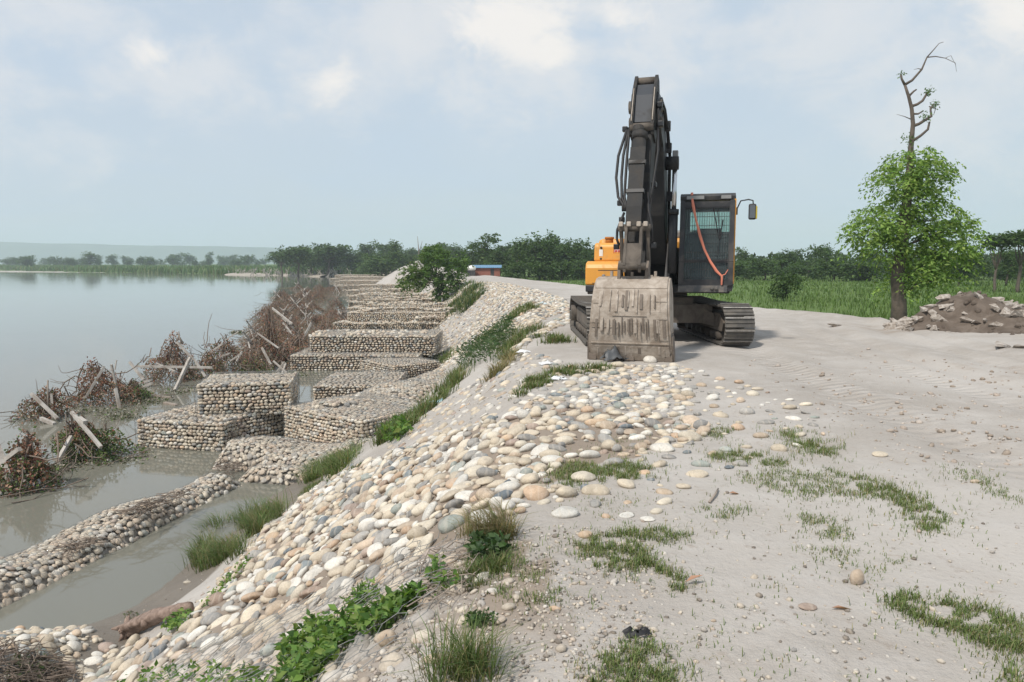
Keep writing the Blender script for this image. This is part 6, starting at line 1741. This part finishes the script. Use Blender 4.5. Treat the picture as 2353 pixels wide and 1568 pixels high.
# the drowned mass further along: copies of a few heaps and frames
PH = [heap_parts(300 + k, 1.5, (1.15, .9, 1.35, 1.05)[k], 44, 1500, .85, .10, (.1, 0)) for k in range(4)]
fm = []
for k in range(3):
    g = random.Random(70 + k); mmL = []
    for q in range(6):
        a = g.uniform(0, 6.28); mm = MB(); mm.beam((math.cos(a) * .9, math.sin(a) * .9, -.1), (-math.cos(a) * .5 + g.gauss(0, .2), -math.sin(a) * .4, g.uniform(.8, 1.4)), .06); me_ = mm.mesh('beam'); me_.materials.append(M_CONC); mmL.append(me_)
    fm.append(mmL)
far_poly = [(585, 850), (665, 850), (690, 815), (770, 770), (800, 745), (803, 705), (790, 672), (760, 655), (690, 655), (660, 672), (640, 690), (615, 712), (605, 740), (590, 780)]
pts = []
tries = 0
while len(pts) < 46 and tries < 6000:
    tries += 1
    q = (random.uniform(585, 805), random.uniform(655, 850))
    if not inpoly(np.array([q[0]]), np.array([q[1]]), far_poly)[0]: continue
    b = hp(*q)
    if all((b - p).length > .95 + .012 * b.y for p in pts): pts.append(b)
pts.sort(key=lambda p: p.y)
for i, b in enumerate(pts):
    s = 1.0 if b.y < 60 else 1.15
    where = 'in the water beside the long raised gabion' if b.y < 38 else 'in the water beside the third gabion spur' if b.y < 50 else 'in the water beside the middle gabion spurs' if b.y < 68 else 'in the water beside the farther gabion spurs' if b.y < 90 else 'at the far end of the drowned tangle'
    heap('creeper_heap', f'brown tangle of dead creeper and sticks {where}', f'dead creeper tangles {where}', b, PH[i % 4], random.uniform(0, 6.28), s, s * random.uniform(.62, 1.0))
    if i % 3 == 0:
        r = empty('porcupine_frame', b + Vector((random.uniform(-.4, .4), random.uniform(-.5, .1), 0))); r.rotation_euler.z = random.uniform(0, 6.28); r.scale = (s,) * 3
        tag(r, f'grey concrete frame standing {where}', 'concrete frame', f'concrete frames {where}')
        for me_ in fm[i % 3]: obj('beam', me_, None, r)
# rows of frames on the sandbar of the far shore
M_BAR = mat_plain('sandbar', (.36, .32, .27), .95, 0, .15, .3)
sb = []
for k, (px, py) in enumerate(((515, 632), (560, 633), (610, 633), (660, 634), (710, 636), (735, 637))):
    v = gz(px, py, WATER_Z); sb.append(v)
V = []
for v in sb: V += [(v.x, v.y - 1, WATER_Z - .2), (v.x, v.y + 1.5, WATER_Z + .35), (v.x + 1, v.y + 10, WATER_Z + .8), (v.x + 1, v.y + 16, WATER_Z - .5)]
Fq = np.array([(i * 4 + j, i * 4 + 4 + j, i * 4 + 5 + j, i * 4 + 1 + j) for i in range(len(sb) - 1) for j in range(3)])
tag(obj('sandbar', np_mesh('sandbar', V, Fq, True), M_BAR), kind='structure')
for i in range(34):
    px = 520 + i * 8.6 + random.uniform(-3, 3)
    if px < 825:
        b = gz(px, 631 + (px - 520) * .021 + random.uniform(-1.2, 1.0), WATER_Z)
        r = empty('porcupine_frame', b); s = random.uniform(1.5, 2.3); r.scale = (s, s, s); r.rotation_euler.z = random.uniform(0, 6.28)
        tag(r, 'small distant concrete frame in the row along the far shore', 'concrete frame', 'distant concrete frames along the far shore')
        for me_ in fm[i % 3]: obj('beam', me_, None, r)
M_TARP = mat_plain('blue_tarp', (.10, .12, .24), .6)
for px, w in ((575, 2.6), (604, 2.2)):
    b = gz(px, 629, WATER_Z); m = MB(); m.prism([(-w, 0), (w, 0), (w * .75, 1.3), (w * .1, 2.2), (-w * .7, 1.0)], 1, -.8, .8); o = m.build('tarpaulin_bundle', M_TARP); o.location = b + Vector((0, 2, .25))
    tag(o, 'left dark blue tarpaulin bundle on the far sandbar' if px < 590 else 'right dark blue tarpaulin bundle on the far sandbar', 'tarpaulin')
# floating planks and weed
for px, py, L, rz, lab in ((376, 914, .62, .05, 'short plank floating level by the red-brown heap'), (392, 930, .6, -.5, 'plank floating beside the low gabion'), (352, 912, .5, .6, 'splintered plank half under water')):
    b = gz(px, py, WATER_Z); m = MB(); m.box((-L / 2, -.06, -.02), (L / 2, .06, .05), .008); o = m.build('floating_plank', M_DRIFT); o.location = b; o.rotation_euler = (0, .06, rz); tag(o, lab, 'plank')
for k, (px, py, w) in enumerate(((420, 900, 60), (340, 925, 46), (560, 868, 60), (250, 945, 60), (280, 960, 40), (120, 1080, 60), (260, 1060, 60), (668, 862, 40), (655, 663, 16), (668, 662, 12), (610, 762, 12), (628, 758, 14), (545, 765, 14))):
    b = gz(px, py, WATER_Z); sc_ = float(proj(b)[2]) / FPX; n = 260
    P = np.stack([RNG.normal(0, w * sc_ * .55, n), RNG.normal(0, w * sc_ * .45, n), RNG.uniform(.0, .05, n)], -1)
    o = obj('floating_weed', leaves_mesh('floating_weed', P, RNG.uniform(.05, .12, n) * (1 if w > 20 else 1.5), tints(n, GREYB + GREEN[:1], None, .2), .5, .6), M_DRY, None, b); o['kind'] = 'stuff'
# sticks, silt and weed caught on the mattress
def twigs(name, label, poly, n, L, mat, z=.05, zf=hgt, lift=.0, r=.006):
    q = rand_in(poly, n); P = np.array([tuple(gz(a, b, WATER_Z + lift)) for a, b in q]) if lift else ground(q[:, 0], q[:, 1]); c = P.mean(0); m = MB()
    for p in P:
        a = random.gauss(.3, .9); l = L * random.uniform(.4, 1.3); d = Vector((math.cos(a), math.sin(a), random.gauss(0, .12))) * l / 2; o_ = Vector(p - c) + Vector((0, 0, random.uniform(.01, z)))
        rr_ = r * random.uniform(.6, 1.6); m.tube([o_ - d, o_ + Vector((random.gauss(0, .1) * l, random.gauss(0, .1) * l, random.uniform(0, .06))), o_ + d], [rr_, rr_ * .8, rr_ * .4], 5)
    o = m.build(name, mat); o.location = c; tag(o, label, 'brushwood'); return o
twigs('brushwood', 'dark drift twigs lying across the top of the long mattress', [(290, 1175), (370, 1145), (440, 1130), (450, 1142), (380, 1165), (320, 1190)], 60, .5, M_TWIG, .06, lift=.36)
twigs('brushwood', 'dark twigs at the water edge of the long mattress', [(130, 1262), (230, 1235), (250, 1245), (160, 1285)], 34, .4, M_TWIG, .05, lift=.2)
twigs('brushwood', 'brushwood drift between mattress and spur', [(490, 1090), (530, 1060), (560, 1075), (540, 1105)], 50, .45, M_TWIG, .12, lift=.1)
twigs('brushwood', 'tangled brushwood and roots in the bottom left corner', [(-40, 1510), (60, 1490), (130, 1530), (190, 1570), (120, 1600), (-40, 1600)], 170, .40, M_TWIG, .14, r=.007)
leafy('mud_weed', 'green weed growing through the brushwood in the bottom left corner', [(0, 1590), (30, 1530), (100, 1520), (140, 1550), (80, 1600)], 150, .05, .14, [(.08, .13, .04), (.10, .12, .06)])
twigs('dry_stalks', 'dry stalks strewn over the wire on the near slope', [(960, 1280), (1080, 1240), (1150, 1300), (1040, 1400), (960, 1400)], 60, .25, M_DRIFT, .04, r=.003)
for (a, b, lab) in (((1630, 1158), (1650, 1128), 'short bleached stick lying on the sand by the grass patches'), ((1050, 1120), (1062, 1095), 'thin twig standing among the stones at the top of the slope')):
    A = Vector(ground(*a)[0]); B = Vector(ground(*b)[0]); m = MB(); m.tube([(0, 0, .012), (B - A) * .5 + Vector((.01, 0, .02)), (B - A) + Vector((0, 0, .014))], [.009, .008, .006], 7); o = m.build('stick', M_DRIFT); o.location = A; tag(o, lab, 'stick')
# weathered log
A = Vector(ground(292, 1462)[0]); B = Vector(ground(432, 1412)[0])
lg = empty('driftwood_log', A); tag(lg, 'weathered pinkish driftwood log with a ragged root end, at the foot of the slope', 'log')
M_LOG = mat_plain('weathered_log', (.33, .245, .20), .95, 0, .4, 9, (.15, .105, .08), .5, 9, 1.0)
m = MB(); rg = np.random.default_rng(3); d = B - A
def logr(t, a): return (.088 - .025 * t) * (1 + .3 * (vnoise(np.array([a * 2.6]), np.array([t * 14]), 2.)[0] - .5) + .25 * math.sin(3 * a + 2 * t) * (1 - t) + .18 * (vnoise(np.array([a * 1.3]), np.array([t * 6]), 5.)[0] - .5))
vs = []; fs = []; nA, nT = 22, 26
ax = d.normalized(); s1 = ax.cross(Vector((0, 0, 1))).normalized(); s2 = s1.cross(ax)
for i in range(nT + 1):
    t = i / nT; c = d * t + Vector((0, 0, .085)) + s2 * .02 * math.sin(4 * t) + s1 * .02 * math.sin(5 * t)
    for k in range(nA):
        a = 2 * math.pi * k / nA; r_ = logr(t, a) * (.8 if i in (0, nT) else 1); vs.append(c + (s1 * math.cos(a) + s2 * math.sin(a)) * r_)
for i in range(nT):
    for k in range(nA): fs.append((i * nA + k, i * nA + (k + 1) % nA, (i + 1) * nA + (k + 1) % nA, (i + 1) * nA + k))
fs += [tuple(range(nA)), tuple(nT * nA + k for k in range(nA))]
m.add(vs, fs, True); m.build('log_body', M_LOG, lg)
m = MB()
for i in range(11):
    a = rg.uniform(0, 6.28); p = Vector((0, 0, .09)) + ax * rg.uniform(-.02, .08); o_ = s1 * math.cos(a) + s2 * math.sin(a)
    m.tube([p, p + o_ * .08 - ax * .03, p + o_ * rg.uniform(.10, .17) - ax * rg.uniform(-.03, .10) + Vector((0, 0, -.02))], [.045, .03, .008], 6)
m.build('root_end', M_LOG, lg)
m = MB(); p = d * .35 + Vector((0, 0, .12)); m.tube([p, p + Vector((.03, -.10, .02)), p + Vector((.05, -.16, -.01))], [.05, .045, .035], 8); m.build('knot', M_LOG, lg)
# stranded stones and a twig on the mud
for px, py, w, lab in ((232, 1405, 44, 'pair of pale cobbles stranded in the shallow water with a twig'), (225, 1473, 24, 'small white stone alone on the mud'), (430, 1340, 18, 'tiny white stone on the mud near the pool')):
    g = ground(px, py)[0]; a = w * float(proj(g)[2]) / FPX / 2; o = obj('river_stone', SM3[2]); o.scale = (a, a * .6, a * .45); o.location = Vector(g) + Vector((0, 0, a * .2)); o.color = (.46, .42, .35, 1); tag(o, lab, 'stone')

# ------------------------------------------------------------------ rubble heap at the right
M_SOIL = mat_plain('dark_soil', (.095, .074, .058), .98, 0, .3, 3, (.17, .138, .112), .35, 2.2, .9)
M_CHUNK = mat_plain('broken_concrete', (.47, .43, .385), .92, 0, .2, 5, (.22, .18, .145), .5, 3.0, .5)
hx0 = gz(2040, 755, -.1); hx1 = Vector((16.5, 16.3, 0))
c0 = Vector((13.4, 17.2, 0)); c0.z = float(hgt(c0.x, c0.y)) - .1
rh = empty('rubble_heap', c0); tag(rh, 'heap of dark earth and broken pale concrete dumped beside the road', 'rubble heap')
def heap_z(u, v):
    """u along the heap (0 at its left tip), v across"""
    ridge_ = .82 * sstep(-.6, 1.9, u) + .42 * sstep(1.8, 6.5, u)
    w = .35 + 1.5 * sstep(0, 3.5, u)
    return ridge_ * np.exp(-(np.abs(v / w)) ** 2.2) + .20 * sstep(0, 1, u) * (fbm(u * 1.7 + 4, v * 1.7, 3, 4) - .5) * np.exp(-(v / (w * 1.3)) ** 4) * 2
ax_ = Vector((1, -.16, 0)).normalized(); pv_ = Vector((.16, 1, 0)).normalized()
org = gz(2052, 762, -.1); org.z = 0
uu, vv = np.meshgrid(np.linspace(-.4, 11, 110), np.linspace(-3.2, 3.2, 70), indexing='ij')
Xh = org.x + ax_.x * uu + pv_.x * vv; Yh = org.y + ax_.y * uu + pv_.y * vv
Zh = hgt(Xh, Yh) - .06 + heap_z(uu, vv)
V = np.stack([Xh - c0.x, Yh - c0.y, Zh - c0.z], -1).reshape(-1, 3); id_ = np.arange(uu.size).reshape(uu.shape)
Fq = np.stack([id_[:-1, :-1], id_[1:, :-1], id_[1:, 1:], id_[:-1, 1:]], -1).reshape(-1, 4)
obj('earth', np_mesh('earth', V, Fq, True), M_SOIL, rh)
def heap_pt(u, v): x = org.x + ax_.x * u + pv_.x * v; y = org.y + ax_.y * u + pv_.y * v; return Vector((x, y, float(hgt(x, y)) - .06 + float(heap_z(np.array(u), np.array(v)))))
CH = []
for k in range(6):
    bm = bmesh.new(); g = np.random.default_rng(500 + k)
    pts_ = g.uniform(-1, 1, (14, 3)) * np.array([1, .75, .5])
    for p in pts_: bm.verts.new(p)
    bmesh.ops.convex_hull(bm, input=bm.verts[:])
    me_ = bpy.data.meshes.new('concrete_chunk'); bm.to_mesh(me_); bm.free(); me_.materials.append(M_CHUNK); CH.append(me_)
g = random.Random(12)
def chunk(P, s, lab, rot=None):
    o = obj('concrete_chunk', g.choice(CH)); o.location = P; o.scale = (s, s * g.uniform(.7, 1), s * g.uniform(.6, .9)); o.rotation_euler = rot or (g.gauss(0, .5), g.gauss(0, .4), g.uniform(0, 6.28)); tag(o, lab, 'concrete chunk', lab.replace(' chunk', ' chunks', 1) if 'angular' in lab else None); return o
for i in range(104):
    u = abs(g.gauss(1.2, 1.2)) - .2 if i < 60 else g.uniform(1.6, 7.5); v = g.uniform(-1.6, .1) * min(1, .35 + u * .3)
    s = g.uniform(.08, .27) if i < 60 else g.uniform(.07, .24)
    chunk(heap_pt(u, v) + Vector((0, 0, s * .12)), s, ('large ' if s > .22 else 'mid-sized ' if s > .15 else 'small ') + ('pale angular chunk at the left end of the rubble heap' if u < 1.6 else 'pale angular chunk in the dark earth of the rubble heap'))
for px, py, s, lab in ((1918, 750, .26, 'low pale slab lying on the road left of the rubble heap'), (2295, 797, .34, 'large flat pale slab at the foot of the rubble heap'), (2345, 800, .22, 'pale block at the right edge at the foot of the rubble heap')):
    P = Vector(ground(px, py)[0]); chunk(P + Vector((0, 0, .03)), s, lab, (.1, .05, .3)).scale.z *= .55
m = MB()
for i in range(260):
    u = g.uniform(0, 8); v = g.uniform(-2.1, .6) * min(1, .4 + u * .3); s = g.uniform(.02, .09); P = heap_pt(u, v) - c0
    m.ell(P, (s, s * .8, s * .6), 6, 4, Euler((g.random(), g.random(), g.random() * 6)))
o = m.build('clods', M_SOIL, rh); o['kind'] = 'stuff'
# ------------------------------------------------------------------ brick shed with a blue roof, white tank, far left of the road
v = atd(1118, 628, 96); zb = float(hgt(v.x, v.y)) - .1
sh = empty('brick_shed', (v.x, v.y, zb)); tag(sh, 'small red brick shed with a blue sheet roof at the edge of the wood', 'shed')
M_BRICK = mat_plain('red_brick', (.26, .105, .075), .9, 0, .2, 2); M_ROOF = mat_plain('blue_sheet', (.13, .27, .42), .5, 0, .1)
m = MB(); m.box((-1.75, -1.2, 0), (1.75, 1.2, 1.05)); w_ = m.build('wall', M_BRICK, sh)
m = MB(); m.prism([(-1.45, 1.06), (1.45, 1.36), (1.45, 1.42), (-1.45, 1.12)], 0, -1.95, 1.95); rf = m.build('roof', M_ROOF, sh)
m = MB()
for k in range(14): m.prism([(-1.46, 1.122), (1.46, 1.423), (1.46, 1.45), (-1.46, 1.15)], 0, -1.9 + k * .28, -1.86 + k * .28)
m.build('roof_ribs', M_ROOF, rf)['kind'] = 'stuff'
m = MB(); m.box((.55, -1.22, .05), (1.0, -1.19, .95)); m.build('door', M_BLK, sh)
v = atd(1083, 626, 94); zb2 = float(hgt(v.x, v.y))
vt = empty('water_tank', (v.x, v.y, zb2)); tag(vt, 'small white tank on a dark stand left of the brick shed', 'tank')
m = MB(); m.ell((0, 0, .95), (.62, .5, .38), 14, 8); m.build('tank_body', M_WHITE, vt)
m = MB(); m.box((-.5, -.4, 0), (.5, .4, .62), .02); m.build('stand', M_BLK, vt)
# plastic scraps and rubbish
def scrap(name, label, px, py, w, mat, h=.1, n=26, seed=1):
    P = Vector(ground(px, py)[0]); s = w * float(proj(P)[2]) / FPX / 2; g_ = np.random.default_rng(seed)
    k = 11; U, Vv = np.meshgrid(np.linspace(-1, 1, k), np.linspace(-1, 1, k), indexing='ij')
    X = U * s * (1 + .2 * g_.normal(size=U.shape) * .4); Y = Vv * s * .55 * (.6 + .4 * np.cos(U)); Z = .008 + h * s * 4 * np.clip(fbm(U * 1.6 + seed, Vv * 1.6, seed, 4) - .32, 0, 1) * np.exp(-(U ** 2 + Vv ** 2) * .8) * 2
    id2 = np.arange(k * k).reshape(k, k); F2 = np.stack([id2[:-1, :-1], id2[1:, :-1], id2[1:, 1:], id2[:-1, 1:]], -1).reshape(-1, 4)
    keepf = g_.random(len(F2)) > .12
    me_ = np_mesh(name, np.stack([X, Y, Z], -1).reshape(-1, 3), F2[keepf], True); o = obj(name, me_, mat, None, P); o.rotation_euler.z = g_.uniform(-.4, .4); tag(o, label, 'plastic'); return o
M_PLAST = mat_plain('white_plastic', (.74, .75, .75), .4, 0, .06)
scrap('plastic_sheet', 'crumpled white plastic sheet on the sand below the dark shrub', 1208, 812, 44, M_PLAST, .22, seed=1)
scrap('plastic_sheet', 'smaller white plastic scrap nearer the bucket', 1258, 838, 40, M_PLAST, .16, seed=2)
scrap('plastic_sheet', 'white plastic scrap caught in the grass hummock', 1232, 868, 20, M_PLAST, .2, seed=3)
scrap('plastic_sheet', 'flat white plastic strip lying on the grass hummock', 1280, 873, 44, M_PLAST, .12, seed=4)
scrap('plastic_sheet', 'pale blue plastic scrap in the grass band', 1010, 925, 46, mat_plain('blue_plastic', (.30, .48, .55), .5), .12, seed=5)
scrap('plastic_sheet', 'pale plastic scrap on the far stone slope', 1245, 700, 26, mat_plain('pale_plastic', (.5, .58, .6), .5), .2, seed=6)
scrap('rubber_scrap', 'black crumpled rubber scrap on the crest at the bottom', 1465, 1462, 64, M_RUB, .22, seed=7)
scrap('rubber_scrap', 'black sheet trapped under the bucket lip', 1412, 830, 60, mat_plain('grey_sheet', (.09, .095, .10), .5), .3, seed=8)
for px, py, lab in ((1675, 1137, 'salmon pink leaf-shaped scrap by the bleached stick'), (1910, 1402, 'curled brown leaf on the sand right of the flat stone'), (1575, 1343, 'dry orange leaf at the tip of the grass patch')):
    P = ground(px, py)[0]; o = obj('dry_leaf', leaves_mesh('dry_leaf', np.zeros((1, 3)), .10, np.array([[.42, .24, .16]]), .9, .4, dirs=np.array([[1.0, .1, .1]])), M_DRY, None, tuple(P + np.array([0, 0, .012]))); tag(o, lab, 'leaf')

# ------------------------------------------------------------------ haze over the river plain
m = MB(); m.box((-5200, -60, -8), (5200, 3750, 130))
o = m.build('haze', None); o['kind'] = 'stuff'
mh_ = bpy.data.materials.new('haze'); mh_.use_nodes = True; mh_.node_tree.nodes.clear(); hz = NT(mh_.node_tree)
pv = hz.n('ShaderNodeVolumePrincipled', {'Density': .00038, 'Color': (.80, .915, 1.0, 1), 'Anisotropy': .0})
ho = hz.n('ShaderNodeOutputMaterial'); hz.nt.links.new(pv.outputs[0], ho.inputs['Volume'])
o.data.materials.append(mh_)
o.visible_shadow = True

CL = []
q = rand_in([(1700, 830), (2000, 800), (2353, 850), (2353, 1080), (2100, 1060), (1850, 930)], 420)
for P in ground(q[:, 0], q[:, 1]):
    s_ = min(.05, math.exp(random.gauss(-4.1, .5))); c_ = random.choice(((.40, .34, .29), (.30, .25, .205), (.46, .41, .365)))
    CL.append((P + np.array([0, 0, s_ * .2]), np.array(Euler((random.gauss(0, .4), random.gauss(0, .4), random.uniform(0, 6))).to_matrix()) * np.array([s_, s_ * .8, s_ * .5])[None, :], c_))
merged(CL, SH1, 'road_clods', M_STONES)
